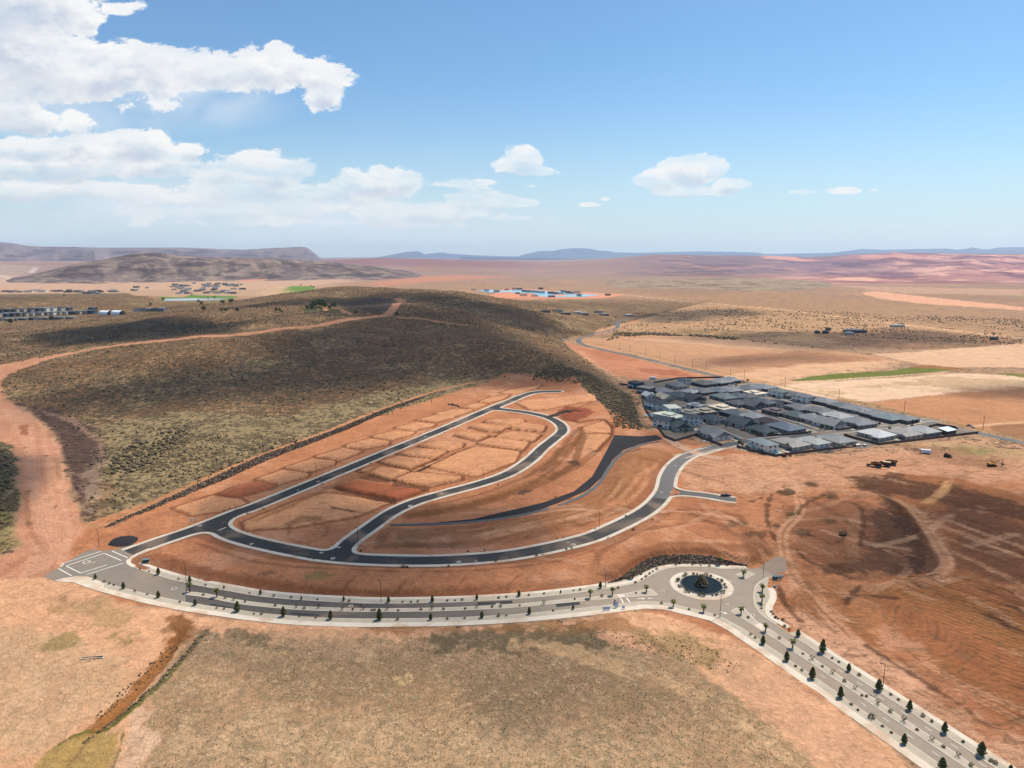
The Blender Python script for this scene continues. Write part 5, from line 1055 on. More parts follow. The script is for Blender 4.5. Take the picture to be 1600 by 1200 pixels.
# pools
def pool(px, py, w, d, label, col=(.02, .30, .38)):
    t = thing('swimming_pool', label, 'pool', (*W(px, py), 0), UA, 'swimming pools in the village')
    e = [(w/2*math.copysign(abs(math.cos(a))**.6, math.cos(a)), d/2*math.copysign(abs(math.sin(a))**.6, math.sin(a))) for a in np.linspace(0, 2*math.pi, 17)[:-1]]
    obj('deck', MB().box(-w/2-2, w/2+2, -d/2-1.5, d/2+1.5, -.2, .07).mesh('deck'), CONC, t); obj('water', MB().prism(e, .0, .12).mesh('water'), flat('pool_water', col, .12, .03, 1, spec=.5), t)
pool(1210,707.5,5,8,'turquoise pool behind the white and teal house'); pool(1017,648.5,5,9,'deep blue pool left of the white villa by the track', (.02, .12, .20)); pool(1009,637.5,4,5,'small green-tinted pool at the dark slate two-storey house', (.05, .22, .22)); pool(1213,676.5,3,5,'tiny pale spa beside the blue-grey house wall', (.3, .5, .55))
# solar panel on the pale corner gable
t = thing('solar_panel', 'tilted blue solar panel on the pale corner roof', 'solar panel', (*W(1300, 657, 5), 4.9), UA); obj('panel', MB().box(-2, 2, -1.5, 1.5, 0, .12).mesh('panel'), flat('solar_glass', (.02, .035, .10), .2, .05, 1), t); obj('frame', MB().box(-1.9, 1.9, -1.4, 1.4, -.25, -.002).mesh('frame'), FASC, t); t.rotation_euler[0] = .25
# ------------------------------------------------------------------ plants
def leafmat(name, a, c):
    m, T, b, o = mat(name); g = T.n.new('ShaderNodeNewGeometry'); r = g.outputs['Random Per Island']; T.l.new(T.mix(r, a, c), b.inputs['Base Color']); b.inputs['Roughness'].default_value = .8; b.inputs['Specular IOR Level'].default_value = .15; return m
PINE = leafmat('dark_pine_needles', (.040, .058, .018), (.15, .15, .05)); PALM = leafmat('palm_fronds', (.075, .085, .020), (.17, .155, .045)); BUSH = leafmat('desert_bush_leaves', (.045, .052, .024), (.13, .115, .055)); LEAF = leafmat('broad_leaves', (.03, .05, .018), (.085, .11, .035)); BARK = flat('brown_bark', (.13, .085, .05), .95, .2, 2)
SCRB = leafmat('hill_scrub', (.085, .066, .038), (.19, .14, .08))
def leaves(n, fn, size, seed, flatn=0.):
    r = np.random.default_rng(seed); V, F_ = [], []
    for k in range(n):
        c, nrm = fn(r); a = Vector(r.normal(size=3)); a = (a+Vector(nrm)*1.2).normalized(); u = a.orthogonal().normalized(); u.rotate(Matrix.Rotation(r.random()*6.28, 3, a)); w = a.cross(u); s = size*(.6+.8*r.random())
        i = len(V); V += [tuple(Vector(c)+u*s), tuple(Vector(c)-u*s*.5+w*s*.8), tuple(Vector(c)-u*s*.5-w*s*.8)]; F_.append((i, i+1, i+2))
    return V, F_
def pine_fn(h, rad):
    def f(r):
        t = r.random()**.8; a = r.random()*6.283; prof = rad*(1-t)**.62*min(1, .55+t*2.2)*(.75+.35*math.sin(a*3+t*17)*.5+.25*r.random()); q = prof*(.55+.5*r.random()**.5); return (q*math.cos(a), q*math.sin(a), .55+t*(h-.55)), (math.cos(a), math.sin(a), .35)
    return f
def mk(name, VF): me = bpy.data.meshes.new(name); me.from_pydata(VF[0], [], VF[1]); me.update(); return me
PROTO = {}
for v in range(3):
    h, r_ = (4.5, 1.55) if v < 2 else (4.1, 1.3); vf = leaves(620, pine_fn(h, r_*(1, .9, 1)[v]), .30, 10+v); b = MB(); b.tube((0, 0, .5), (0, 0, h*.9), r_*.5, .05, 8, False); i = len(vf[0])
    vf[0].extend(b.v); vf[1].extend([tuple(i+k for k in f) for f in b.f]); PROTO['pine%d' % v] = [('crown', mk('crown', vf), PINE), ('trunk', MB().tube((0, 0, -.3), (0, 0, 1.2), .15, .10, 7).mesh('trunk'), BARK)]
def palm_mesh(seed, h):
    r = np.random.default_rng(seed); V, F_ = [], []
    for k in range(26):
        a = r.random()*6.283; el = r.uniform(-.5, 1.25); L = r.uniform(1.25, 1.75); d = Vector((math.cos(a), math.sin(a), 0)); s_ = Vector((-d.y, d.x, 0)); p = Vector((0, 0, h)); q = [p]
        for j in range(4): e = el-j*.42; p = p+(d*math.cos(e)+Vector((0, 0, math.sin(e))))*L/4; q.append(p)
        for j in range(4):
            w0, w1 = (.08, .30, .34, .24, .02)[j], (.08, .30, .34, .24, .02)[j+1]; i = len(V); dr = Vector((0, 0, -.10))
            V += [tuple(q[j]-s_*w0+dr), tuple(q[j]), tuple(q[j]+s_*w0+dr), tuple(q[j+1]-s_*w1+dr), tuple(q[j+1]), tuple(q[j+1]+s_*w1+dr)]; F_ += [(i, i+1, i+4, i+3), (i+1, i+2, i+5, i+4)]
    return mk('crown', (V, F_))
for v in range(3):
    h = (3.3, 3.0, 2.7)[v]; b = MB()
    for k in range(6): b.tube((0, 0, -.3 if k == 0 else h*k/6), (0, 0, h*(k+1)/6),   .30-.012*k, .26-.012*k, 8)
    PROTO['palm%d' % v] = [('crown', palm_mesh(20+v, h), PALM), ('trunk', b.mesh('trunk'), BARK)]
def ball(rad, zc, hs=1.):
    def f(r):
        n = r.normal(size=3); n /= np.linalg.norm(n); q = rad*(.55+.5*r.random()**.5)*(1+.25*math.sin(n[0]*5+n[1]*4)); return (n[0]*q, n[1]*q, max(.05, zc+n[2]*q*hs)), tuple(n)
    return f
for v in range(3): PROTO['bush%d' % v] = [('foliage', mk('foliage', leaves(90, ball((.55, .7, .45)[v], (.4, .5, .3)[v], .8), .17, 40+v)), BUSH)]
for v in range(3):
    PROTO['tree%d' % v] = [('crown', mk('crown', leaves(420, ball((1.9, 1.5, 2.3)[v], (3.2, 2.8, 3.6)[v], .85), .34, 60+v)), LEAF), ('trunk', MB().tube((0, 0, -.3), (0, 0, 2.4), .18, .12, 7).mesh('trunk'), BARK)]
# young branching desert tree (bare, open) for the median
b = MB(); r_ = random.Random(5)
for k in range(9): a = k*.7; b.tube((0, 0, .1), (math.cos(a)*.75, math.sin(a)*.75, 1.0+.35*r_.random()), .05, .02, 5, False)
PROTO['agave0'] = [('stems', b.mesh('stems'), BARK), ('foliage', mk('foliage', leaves(60, lambda r: ((lambda a: ((.75*math.cos(a)*(.7+.4*r.random()), .75*math.sin(a)*(.7+.4*r.random()), .9+.6*r.random()), (0, 0, 1)))(r.random()*6.28)), .16, 71)), BUSH)]
CLS = dict(pine=('conical_evergreen', 'tree'), palm=('palm_tree', 'palm'), bush=('bush', 'bush'), tree=('broadleaf_tree', 'tree'), agave=('sapling', 'young tree'))
def plant(kind, v, loc, label, group, s=1., rz=None):
    nm, cat = CLS[kind]; rz = random.random()*6.28 if rz is None else rz; P = PROTO['%s%d' % (kind, v)]; s = s*(.84*random.uniform(.72, 1.18) if kind == 'pine' else 1)
    if kind == 'bush': o = obj(nm, P[0][1], P[0][2]); o['label'] = label; o['category'] = cat; o['group'] = group
    else:
        o = thing(nm, label, cat, (0, 0, 0), 0, group)
        for pn, me, m in P: obj(pn, me, m, o)
    o.location = loc; o.rotation_euler = (0, 0, rz); o.scale = (s, s, s*random.uniform(.92, 1.08)); return o
def ordn(n): return '%d%s' % (n, 'th' if 10 <= n % 100 <= 20 else {1: 'st', 2: 'nd', 3: 'rd'}.get(n % 10, 'th'))
def row(kind, pts, text, group, vs=(0, 1, 2), s=1., z=.12, smin=.85, smax=1.12):
    for k, p in enumerate(pts):
        x, y = W(p[0], p[1]); plant(kind, vs[(k*7) % len(vs)], (x, y, z), text % ordn(k+1), group, s*(p[2] if len(p) > 2 else random.uniform(smin, smax)))
PN = [(149,905,.8),(193,920,.85),(247.5,934,.95),(305,946,1.0),(371,956,1.1),(443,963.5,1.1),(516.5,968,1.0),(593,969,1.15),(673,969,1.05),(753,966,.9),(827,960,.9),(895.5,952.5,.8),(961,945,.6),(1192,1007,1.0),(1229,1033,1.05),(1269,1061,1.1),(1313,1091,1.15),(1412.5,1163,1.0),(1472,1203,1.1)]
row('pine', PN, '%s dark conical evergreen from the left along the boulevard\'s near verge', 'evergreens on the near verge of the boulevard')
PF = [(247.5,898,.8),(296.5,910.5,.9),(350,920,.45),(407,929,.5),(471,937,.55),(537,939.5,.5),(607,941.5,.75),(675.5,941,.85),(745,937.5,.95),(811,932,.85),(876,927,.5),(938,919.5,.75),(1247,995,.95),(1285,1020,1.1),(1326,1049,1.05),(1373,1079,1.1),(1421,1110,1.25),(1475.5,1146,1.0),(1533,1181,1.15),(1578,1213,1.1)]
row('pine', PF, '%s conical evergreen from the left along the boulevard\'s far verge', 'evergreens on the far verge of the boulevard')
PM = [(297,925.5,0,'at the blunt west nose of the median'),(339,933.5,0,'second from the west end of the median'),(922,935,0,'leaning over the median left of the crosswalk'),(957,931,0,'on the median right beside the crosswalk'),(1010,926,1,'alone on the wedge island left of the fountain'),(1052,949,1,'on the near verge, left one facing the fountain'),(1099.5,957,1,'on the near verge, right one facing the fountain'),(1162,902,2,'on the small triangular island at the far right'),
 (1191,925,1,'upper one on the planted island right of the ring'),(1190.5,941.5,1,'lower one on the planted island right of the ring'),(1158,960,2,'near the tip of the right-hand wedge island'),(1196,987,1,'at the start of the right median, beside the ramp'),(1238.5,1013,2,'on the right median past the first shrubs'),(989,904,0,'in front of the boulder wall at its left end'),(1124.5,883,0,'in front of the boulder wall at its right end')]
for k, (x, y, v, l) in enumerate(PM): X, Y = W(x, y); plant('palm', v, (X, Y, .16), 'small fan palm '+l, 'palms round the roundabout', 1.0+.06*math.sin(k))
row('agave', [(365,939),(463,949.5),(498,950.5),(535,953),(568,952.5),(604.5,954),(675,952.5),(745,950),(850,944),(1269,1031),(1301,1053),(1336,1077),(1371.5,1101),(1412,1128),(1456,1158),(1497,1183)], '%s low open sapling from the left in the gravel median', 'saplings in the boulevard median', (0,), .95)
MBs = [(317.5,930.5),(352,935.5),(383,941),(430,947),(475,951.5),(551,953.3),(581,954.7),(585.5,954.6),(622,955),(657.5,953.5),(693,953),(727,952),(769,949),(782,948.5),(812,947),(898,937),(940,932.5),(994,927.5),(1169,966),(1218,998.5),(1254.5,1022.5),(1285,1042.5),(1319,1065.5),(1347,1088),(1354,1089),(1391,1113.5),(1433,1141.5),(1474,1168.5),(1517,1198)]
row('bush', MBs, '%s little round bush from the left in the gravel median', 'bushes in the boulevard median', (0, 1, 2), .9)
NB = [(163,910),(171,913),(178,915),(211,924.5),(230,929.5),(281,941.5),(339,951),(350,952.5),(397,960),(409,960.5),(468,964),(493,966),(621,969.5),(699,968),(726,967),(779,963.5),(791,962.5),(864,955),(1034,943.5),(1077,953),(1117,962),(1173,992.5),(1180,997.5),(1243,1042),(1253.5,1048.5),(1330,1102),(1340.5,1110.5),(1361,1122,1.6),(1379,1136),(1392.5,1146)]
row('bush', NB, '%s little bush from the left along the near verge of the boulevard', 'bushes on the near verge', (1, 0, 2), .9)
FB = [(219,889.5),(233,893.5),(279,906),(321,915),(390,927.5),(428,932),(455,934.5),(496,937.5),(545,940.5),(629,941.5),(642,941.5),(653,941),(699,939.5),(711,939),(722,938.5),(779,935),(791,933.5),(826,931),(850,928.5),(896,923.5),(906.5,922.5),(1300.5,1029.5),(1311,1035.5),(1343,1056),(1392,1086.5),(1404,1094.5),(1442.5,1120),(1456,1128.5),(1505,1160.5),(1556,1194),(1548,1190)]
row('bush', FB, '%s little bush from the left along the far verge of the boulevard', 'bushes on the far verge', (0, 2, 1), .9)
row('bush', [(966,919.5),(993,911),(1003,906),(1009,902),(1015,897),(1020,893.5),(1026,890),(979,905),(1002,898),(1056,883.5),(1082,883),(1095,884),(1108,885),(1136,884.5)], '%s small bush along the pavement under the boulder wall', 'bushes under the boulder wall', (1, 0, 2), .95)
row('bush', [(1190,947),(1190,951.5),(1205,957),(1208,961),(1216,968),(1226,979.5),(1233.5,985.5),(1212,966,1.5),(1223,970,1.3)], '%s bush beside the walk right of the ring road', 'bushes right of the roundabout', (1, 2, 0), .9)
row('bush', [(424,858),(484,872,1.3),(490,873.5,1.2),(505,875),(564,861.5,1.4),(630,886.5,1.6),(636,886.6,1.5),(701,885),(775,877.5,1.2),(731,862),(757,860.5),(838,869,1.3),(848,867),(885,859,1.2),(893,857.5),(930,844),(950,841),(990,828.5,1.4),(1020,812),(978,807,1.2),(930,827),(880,840.5),(870,842),(868,777),(579,725,1.2),(694,676),(503,757),(412,795.5,1.3),(778,758.5,1.3),(893,682,1.2)], '%s weedy tuft counted along the kerbs of the new streets', 'weeds along the new streets', (2, 0, 1), .85, z=.0)
# trees in the village
for k, (x, y, s) in enumerate([(1087,627,1),(1092,603,.8),(1110,603,.8),(1116,615,.9),(1109,616,.9),(1120,660,1),(1127,658,1),(1066,672,.9),(1072,676,.8),(1155,696,1.1),(1160,698,1),(1176,678,.9),(1183,681,1),(1190,681,.9),(1205,681,.9),(1213,650,1),(1219,651,1.2),(1226,650,1),(1237,655,1),(1248,661,1),(1282,672,.9),(1292,671,1),(1299,672,1),(1343,647,1.2),(1351,648,1),(1340,668,1),(1362,667,1.1),(1369,666,1),(1374,665,1),(1418,662,1),(1426,662,1.1),(1432,661,1),(1254,701,.9),(1150,604,.8),(1162,598,.9),(1168,597,.9),(1265,679,.9),(1300,640,.8),(1325,644,.7),(1135,668,.8),(1105,690,.8),(1050,622,.8),(1046,630,.7),(1068,640,.8),(1085,660,.8),(1098,656,.8),(1100,648,.7),(1122,645,.7),(1140,651,.8),(1075,605,.8),(1050,603,.7),(1024,612,.7),(1012,613,.7),(1166,640,.7),(1202,635,.7),(1228,641,.7),(1260,642,.7),(1212,662,.7),(1248,671,.8),(1282,690,.7),(1252,693,.7),(1320,664,.7),(1390,672,.7),(1425,668,.7),(1140,612,.7),(1180,609,.7)]):
    X, Y = W(x, y); plant('tree', k % 3, (X, Y, 0.), '%s village garden tree counted outward from the far left corner' % ordn(k+1) if k else 'dark tree beside the pale stone arches', 'garden trees in the village', s*.72)
for x, y, l in ((1230,703,'behind the taupe-roofed house'),(1218,647,'by the earth-brown flat-roofed house')): X, Y = W(x, y); plant('palm', 0, (X, Y, 0), 'single palm '+l, 'garden palms in the village', 1.35)
# ------------------------------------------------------------------ fountain
fx, fy = W(1096, 914.5); t = thing('fountain', 'round dark fountain pool with a rock pile in the middle of the roundabout', 'fountain', (fx, fy, 0))
ring = lambda r, n=48: [(r*math.cos(a), r*math.sin(a)) for a in np.linspace(0, 2*math.pi, n+1)[:-1]]
def annulus(r0, r1, z0, z1, n=48):
    b = MB(); A, B = ring(r0, n), ring(r1, n)
    for k in range(n): j = (k+1) % n; b.quad((*A[k], z1), (*B[k], z1), (*B[j], z1), (*A[j], z1)); b.quad((*B[k], z0), (*B[j], z0), (*B[j], z1), (*B[k], z1)); b.quad((*A[j], z0), (*A[k], z0), (*A[k], z1), (*A[j], z1))
    return b.mesh('ring')
ap = obj('roundabout_apron', annulus(11.2, 13.0, -.2, .135), CONC2, kind='structure'); ap.location = (fx, fy, 0); g = obj('roundabout_planting', annulus(9.0, 11.19, -.2, .16), flat('pale_decorative_gravel', (.50, .43, .34), .95, .2, 2, bstr=.3), kind='structure'); g.location = (fx, fy, 0)
ap2 = obj('roundabout_kerb', annulus(13.02, 13.4, -.2, .09), CONC, kind='structure'); ap2.location = (fx, fy, 0)
obj('rim', annulus(8.45, 8.98, -.2, .45), flat('dark_stone_rim', (.12, .11, .10), .6, .15, 2), t); obj('floor', MB().prism(ring(8.44), -.15, .05).mesh('floor'), flat('slate_blue_floor', (.030, .042, .052), .8, .3, .7), t)
mw, Tw, bw, ow = mat('dark_pool_water'); gw_ = Tw.n.new('ShaderNodeNewGeometry'); bw.inputs['Base Color'].default_value = (.012, .018, .022, 1); bw.inputs['Roughness'].default_value = .3; bw.inputs['Specular IOR Level'].default_value = .06; bump(Tw, bw, Tw.noise(gw_.outputs['Position'], 5, 3), .15, .05)
obj('water', MB().prism(ring(8.43), .06, .26).mesh('water'), mw, t)
n = 260; a = RNG.random(n)*6.283; v = RNG.random(n); r = 3.1*(1-v**1.1*.72)*np.sqrt(RNG.random(n)*.6+.4); P = np.column_stack([r*np.cos(a), r*np.sin(a), .2+v*4.4]); scatter('rock_pile', P, .5+.5*RNG.random(n), rockmat('fountain_boulders', (.17, .125, .075), (.38, .29, .18), .62), parent=t)
obj('core', MB().tube((0, 0, .1), (0, 0, 4.2), 2.5, .45, 10).mesh('core'), flat('fountain_core', (.06, .05, .04), .9, .2, 1), t)
for k in range(22):
    an = 2*math.pi*k/22+.08*math.sin(k*3); q = 10.0; plant('bush', k % 3, (fx+q*math.cos(an), fy+q*math.sin(an), .16), '%s bush of the ring round the fountain, counted from its right side' % ordn(k+1), 'bushes ringing the fountain', 1.15+.3*math.sin(k*2.1))
# ------------------------------------------------------------------ poles
STEEL = flat('rusty_brown_steel', (.075, .045, .035), .6, .1, 2); WOOD = flat('weathered_pole_wood', (.12, .085, .06), .9, .15, 1); PINK = flat('pink_transformer_green', (.06, .08, .06), .7, .1, 1)
pm, bm_, lm_ = MB().tube((0, 0, 0), (0, 0, 8.2), .11, .07, 8).mesh('pole'), MB().box(-.2, .2, -.2, .2, -.3, .25).mesh('base'), MB().box(-.1, 1.1, -.05, .05, 8.1, 8.2).box(.7, 1.4, -.17, .17, 8.0, 8.16).mesh('lamp_head')
def lamp(px, py, label, s=1., rz=2.5):
    x, y = W(px, py); o = thing('street_lamp', 'slim dark street lamp '+label, 'street lamp', (x, y, .1), rz, 'street lamps'); o.scale = (s, s, s)
    for nme, me, m in (('pole', pm, STEEL), ('base', bm_, CONC), ('lamp_head', lm_, STEEL)): obj(nme, me, m, o)
for x, y, l, s in [(155,854.5,'at the crossing corner below the gravel mound',1.05),(291,909,'on the far verge behind the second evergreen',1.05),(595.5,940.5,'on the far verge left of the boulevard middle',1.15),(946,918.5,'near the left end of the boulder wall',1.),(1125,965,'on the near verge right of the fountain',1.15),(1192,905,'at the top of the planted island',.95),(1379,1079,'beside the right-hand boulevard among evergreens',1.15),
                   (369,811,'at the fork of the two black streets',1.),(494,741,'above the straight street, nearest of two',.9),(657,678,'above the straight street, farther of two',.8),(559.5,853,'at the mouth of the inner curving street',1.15),(755,750,'over the inner curving street by the stone bank',1.),(839,691,'inside the far bend of the inner street',.85),(936.5,823,'above the lower curving street before its climb',1.)]: lamp(x, y, l, s)
pp, ca_, ins = MB().tube((0, 0, -.5), (0, 0, 11), .20, .13, 8).mesh('pole'), MB().box(-1.4, 1.4, -.08, .08, 10.2, 10.4).mesh('crossarm'), MB().tube((-1.2, 0, 10.41), (-1.2, 0, 10.7), .07, .05, 6).tube((1.2, 0, 10.41), (1.2, 0, 10.7), .07, .05, 6).tube((0, 0, 11), (0, 0, 11.3), .07, .05, 6).mesh('insulators')
for k, (x, y) in enumerate([(942,540),(968,547),(984,550),(1009,556),(1031,561.5),(1054.5,568),(1082,575),(1103,580),(1141,588),(1163,592.5),(1226.5,605),(1310.5,624.5),(1412.5,646),(1536,671)]):
    X, Y = W(x, y); o = thing('utility_pole', '%s wooden utility pole along the highway counted from the far bend' % ordn(k+1), 'utility pole', (X, Y, 0), .45, 'utility poles beside the highway')
    for nme, me in (('pole', pp), ('crossarm', ca_), ('insulators', ins)): obj(nme, me, WOOD, o)
# ------------------------------------------------------------------ vehicles
TYRE = flat('black_rubber', (.02, .02, .02), .9, .1, 2); YEL = flat('machine_yellow', (.42, .22, .05), .6, .15, 1.5); RUST = flat('rusty_dump_body', (.12, .055, .035), .8, .25, 1); PALE = flat('dusty_cream_paint', (.50, .38, .22), .7, .15, 1); CHROME = flat('grey_metal', (.2, .2, .2), .4, .1, 1)
def wheel(r, w): return shared(('wheel', r, w), lambda: MB().tube((0, -w/2, 0), (0, w/2, 0), r, r, 16).mesh('wheel'))
def hub(r, w): return shared(('hub', r, w), lambda: MB().tube((0, -w/2-.02, 0), (0, w/2+.02, 0), r*.5, r*.5, 10).mesh('rim'))
def wheels(t, spots, r, w):
    for x, y in spots: o = put('wheel', wheel(r, w), TYRE, t, x, y, r); obj('rim', hub(r, w), CHROME, o)
def car(px, py, rz, col, label, kind='car', xy=None, group='cars in the village', z=.12):
    x, y = xy or W(px, py); t = thing('parked_car' if kind == 'car' else 'pickup_truck', label, kind if kind == 'car' else 'pickup truck', (x, y, z), rz, group)
    m = flat('car_paint_%02x%02x%02x' % tuple(int(c*255) for c in col), col, .3, .03, 1, spec=.5); b = MB(); L = 2.25 if kind == 'car' else 2.9
    prof = [(-L, .35), (L, .35), (L, .75), (L*.62, .92), (-L*.9, .95), (-L, .8)] if kind == 'car' else [(-L, .45), (L, .45), (L, .95), (L*.5, 1.08), (-L, 1.08)]
    n = len(prof); i = 0; b.v = [(x_, -.9, z_) for x_, z_ in prof]+[(x_, .9, z_) for x_, z_ in prof]; b.f = [tuple(range(n)), tuple(range(2*n-1, n-1, -1))]+[(k, k+n, (k+1) % n+n, (k+1) % n) for k in range(n)]
    obj('body', b.mesh('body'), m, t); c0, c1 = (-L*.6, L*.35) if kind == 'car' else (-L*.15, L*.42); z0 = .93 if kind == 'car' else 1.07
    g = MB(); g.v = [(c0, -.8, z0), (c1, -.8, z0), (c1, .8, z0), (c0, .8, z0), (c0+.45, -.65, z0+.5), (c1-.5, -.65, z0+.5), (c1-.5, .65, z0+.5), (c0+.45, .65, z0+.5)]; g.f = [(3, 2, 1, 0), (4, 5, 6, 7), (0, 1, 5, 4), (1, 2, 6, 5), (2, 3, 7, 6), (3, 0, 4, 7)]; obj('windows', g.mesh('windows'), GLASS, t)
    obj('cab_roof', MB().box(c0+.42, c1-.47, -.66, .66, z0+.5, z0+.56).mesh('cab_roof'), m, t)
    if kind != 'car': obj('bed', MB().box(-L+.15, c0-.1, -.75, .75, 1.085, 1.10).mesh('bed'), FASC, t)
    wheels(t, [(L*.62, .82), (L*.62, -.82), (-L*.62, .82), (-L*.62, -.82)], .35 if kind == 'car' else .42, .25)
car(1134,775.5,-.14,(.012, .014, .02),'black pickup parked on the grey stub street', 'pickup', group=None, z=.05)
for px, py, rz, c, l in [(1161,673,.4,(.30,.02,.03),'red car on the drive of the teal gabled house'),(1090,665.5,.2,(.55,.57,.62),'silver car on the left cul-de-sac'),(1141,602,.3,(.7,.7,.7),'white car in the far row, right of centre'),(1146,600.5,.3,(.65,.66,.68),'pale car next to the white one in the far row'),(1272,665.5,UA,(.5,.55,.6),'light blue car before the mid-grey hip house'),(1369,654,.2,(.6,.62,.66),'silver car by the blue garage on the right'),(1153,663,.3,(.6,.6,.6),'small white car by the teal gables'),(1290,629.5,UA,(.3,.33,.38),'grey car before the first hip house on the highway side'),(1151,686,UA,(.12,.25,.35),'blue car under the tree beside the pool house'),(1161,617.5,.2,(.5,.5,.52),'pale car at the blue-roofed house')]: car(px, py, rz, c, l)
car(1515,666,-1.0,(.04,.05,.10),'dark car pulled off beyond the highway at right',group=None,z=0.)
def machine(name, px, py, rz, label, cat, group=None): x, y = W(px, py); return thing(name, label, cat, (x, y, float(TH(x, y))), rz, group)
# three articulated haul trucks nose to tail
for k, (x, y, rz, m2, l) in enumerate([(1366,729,2.6,RUST,'left, empty dark bed, of the three haulers'),(1380,728,2.6,PALE,'middle one, with heaped pale load'),(1389,726,2.6,RUST,'right one, behind the pale load')]):
    t = machine('dump_truck', x, y, rz+k*.08, 'dusty articulated dump truck, '+l, 'dump truck', 'haul trucks parked on the graded field')
    b = MB(); b.box(2.0, 4.6, -1.2, 1.2, .9, 1.9); obj('hood', b.mesh('hood'), YEL, t); obj('cab', MB().box(1.0, 2.1, -1.2, .5, 1.3, 3.4).mesh('cab'), YEL, t); obj('window', MB().box(1.1, 2.15, -1.23, .53, 2.3, 3.1).mesh('window'), GLASS, t)
    b = MB(); b.v = [(-4.6, -1.3, 2.2), (.7, -1.3, 1.5), (.7, 1.3, 1.5), (-4.6, 1.3, 2.2), (-5.0, -1.7, 3.0), (.9, -1.7, 3.2), (.9, 1.7, 3.2), (-5.0, 1.7, 3.0)]; b.f = [(3, 2, 1, 0), (0, 1, 5, 4), (1, 2, 6, 5), (2, 3, 7, 6), (3, 0, 4, 7)]; obj('dump_body', b.mesh('dump_body'), RUST, t)
    if m2 is PALE: obj('load', MB().prism([(-4.4, -1.5), (.6, -1.5), (.6, 1.5), (-4.4, 1.5)], 2.9, 3.35).mesh('load'), PALE, t)
    else: obj('load', MB().prism([(-4.2, -1.4), (.5, -1.4), (.5, 1.4), (-4.2, 1.4)], 2.2, 2.45).mesh('load'), flat('dug_red_soil', (.22, .12, .06)), t)
    obj('chassis', MB().box(-4.2, 3.6, -.5, .5, .8, 1.3).mesh('chassis'), FASC, t); wheels(t, [(3.4, 1.25), (3.4, -1.25), (-1.4, 1.25), (-1.4, -1.25), (-3.3, 1.25), (-3.3, -1.25)], .9, .6)
# excavator
t = machine('excavator', 1550, 728, .1, 'yellow crawler excavator with raised boom standing at far right', 'excavator')
for s in (-1, 1): obj('track', MB().box(-2.2, 2.2, s*1.35-.35, s*1.35+.35, .1, 1.05).mesh('track'), TYRE, t)
obj('undercarriage', MB().box(-1.1, 1.1, -1.0, 1.0, .4, 1.1).mesh('undercarriage'), FASC, t); obj('upper_body', MB().box(-2.8, 1.2, -1.4, 1.4, 1.15, 2.3).mesh('upper_body'), YEL, t); c = obj('cab', MB().box(.1, 1.7, .35, 1.4, 2.31, 3.3).mesh('cab'), YEL, t); obj('window', MB().box(.3, 1.73, .32, 1.43, 2.5, 3.1).mesh('window'), GLASS, c)
obj('boom', MB().tube((1.2, -.2, 2.0), (4.6, -.2, 4.4), .38, .3, 6).tube((4.6, -.2, 4.4), (7.4, -.2, 4.9), .3, .24, 6).mesh('boom'), YEL, t); obj('stick', MB().tube((7.3, -.2, 5.1), (7.7, -.2, 1.6), .24, .18, 6).mesh('stick'), YEL, t); obj('bucket', MB().prism([(7.0, -.8), (8.0, -.8), (8.0, .4), (7.0, .4)], .6, 1.7).mesh('bucket'), FASC, t)
# dozer
t = machine('bulldozer', 1480, 714, -.5, 'dark dusty bulldozer on the moist soil right of the white trailer', 'bulldozer')
for s in (-1, 1): obj('track', MB().box(-2.0, 2.0, s*1.2-.35, s*1.2+.35, .1, 1.2).mesh('track'), TYRE, t)
obj('body', MB().box(-1.9, 1.9, -.8, .8, .8, 2.1).mesh('body'), RUST, t); c = obj('cab', MB().box(-1.6, 0, -.75, .75, 2.11, 3.3).mesh('cab'), YEL, t); obj('window', MB().box(-1.4, .03, -.78, .78, 2.4, 3.1).mesh('window'), GLASS, c); obj('blade', MB().box(2.6, 2.9, -2, 2, .2, 1.5).mesh('blade'), CHROME, t); obj('push_arm', MB().box(.2, 2.6, -1.75, -1.6, .6, .9).box(.2, 2.6, 1.6, 1.75, .6, .9).mesh('push_arm'), RUST, t)
# water truck / grader by the pool house, trailer
t = machine('motor_grader', 1229, 713.5, .25, 'small dark machine with pale boards behind the pool house wall', 'grader'); obj('frame', MB().box(-3, 3.2, -.3, .3, .9, 1.3).mesh('frame'), RUST, t); c = obj('cab', MB().box(-.8, .6, -.7, .7, 1.31, 2.9).mesh('cab'), RUST, t); obj('window', MB().box(-.6, .63, -.73, .73, 2.0, 2.7).mesh('window'), GLASS, c); obj('engine', MB().box(-3, -.9, -.8, .8, 1.31, 2.2).mesh('engine'), RUST, t); wheels(t, [(2.9, .9), (2.9, -.9), (-1.2, .9), (-1.2, -.9), (-2.6, .9), (-2.6, -.9)], .6, .4)
WHITE = flat('white_trailer_skin', (.68, .70, .72), .5, .05, 1)
def trailer(px, py, rz, label, L=6.5, h=2.4, group=None):
    t = machine('box_trailer', px, py, rz, label, 'trailer', group); obj('body', MB().box(-L/2, L/2, -1.15, 1.15, .55, .55+h).mesh('body'), WHITE, t); obj('door', MB().box(-L/2-.03, -L/2-.001, -.9, .9, .7, h+.2).mesh('door'), CHROME, t); obj('hitch', MB().box(L/2, L/2+1.2, -.08, .08, .5, .65).mesh('hitch'), FASC, t); wheels(t, [(-.5, 1.05), (-.5, -1.05), (.5, 1.05), (.5, -1.05)], .36, .25)
trailer(1446,708.5,-.35,'white box trailer alone on the graded field'); trailer(1020,592.5,-.5,'white trailer on bare ground behind the village corner', 7.5, 2.2); trailer(880.5,532.5,-.1,'white trailer at the far bend of the highway',7,2)
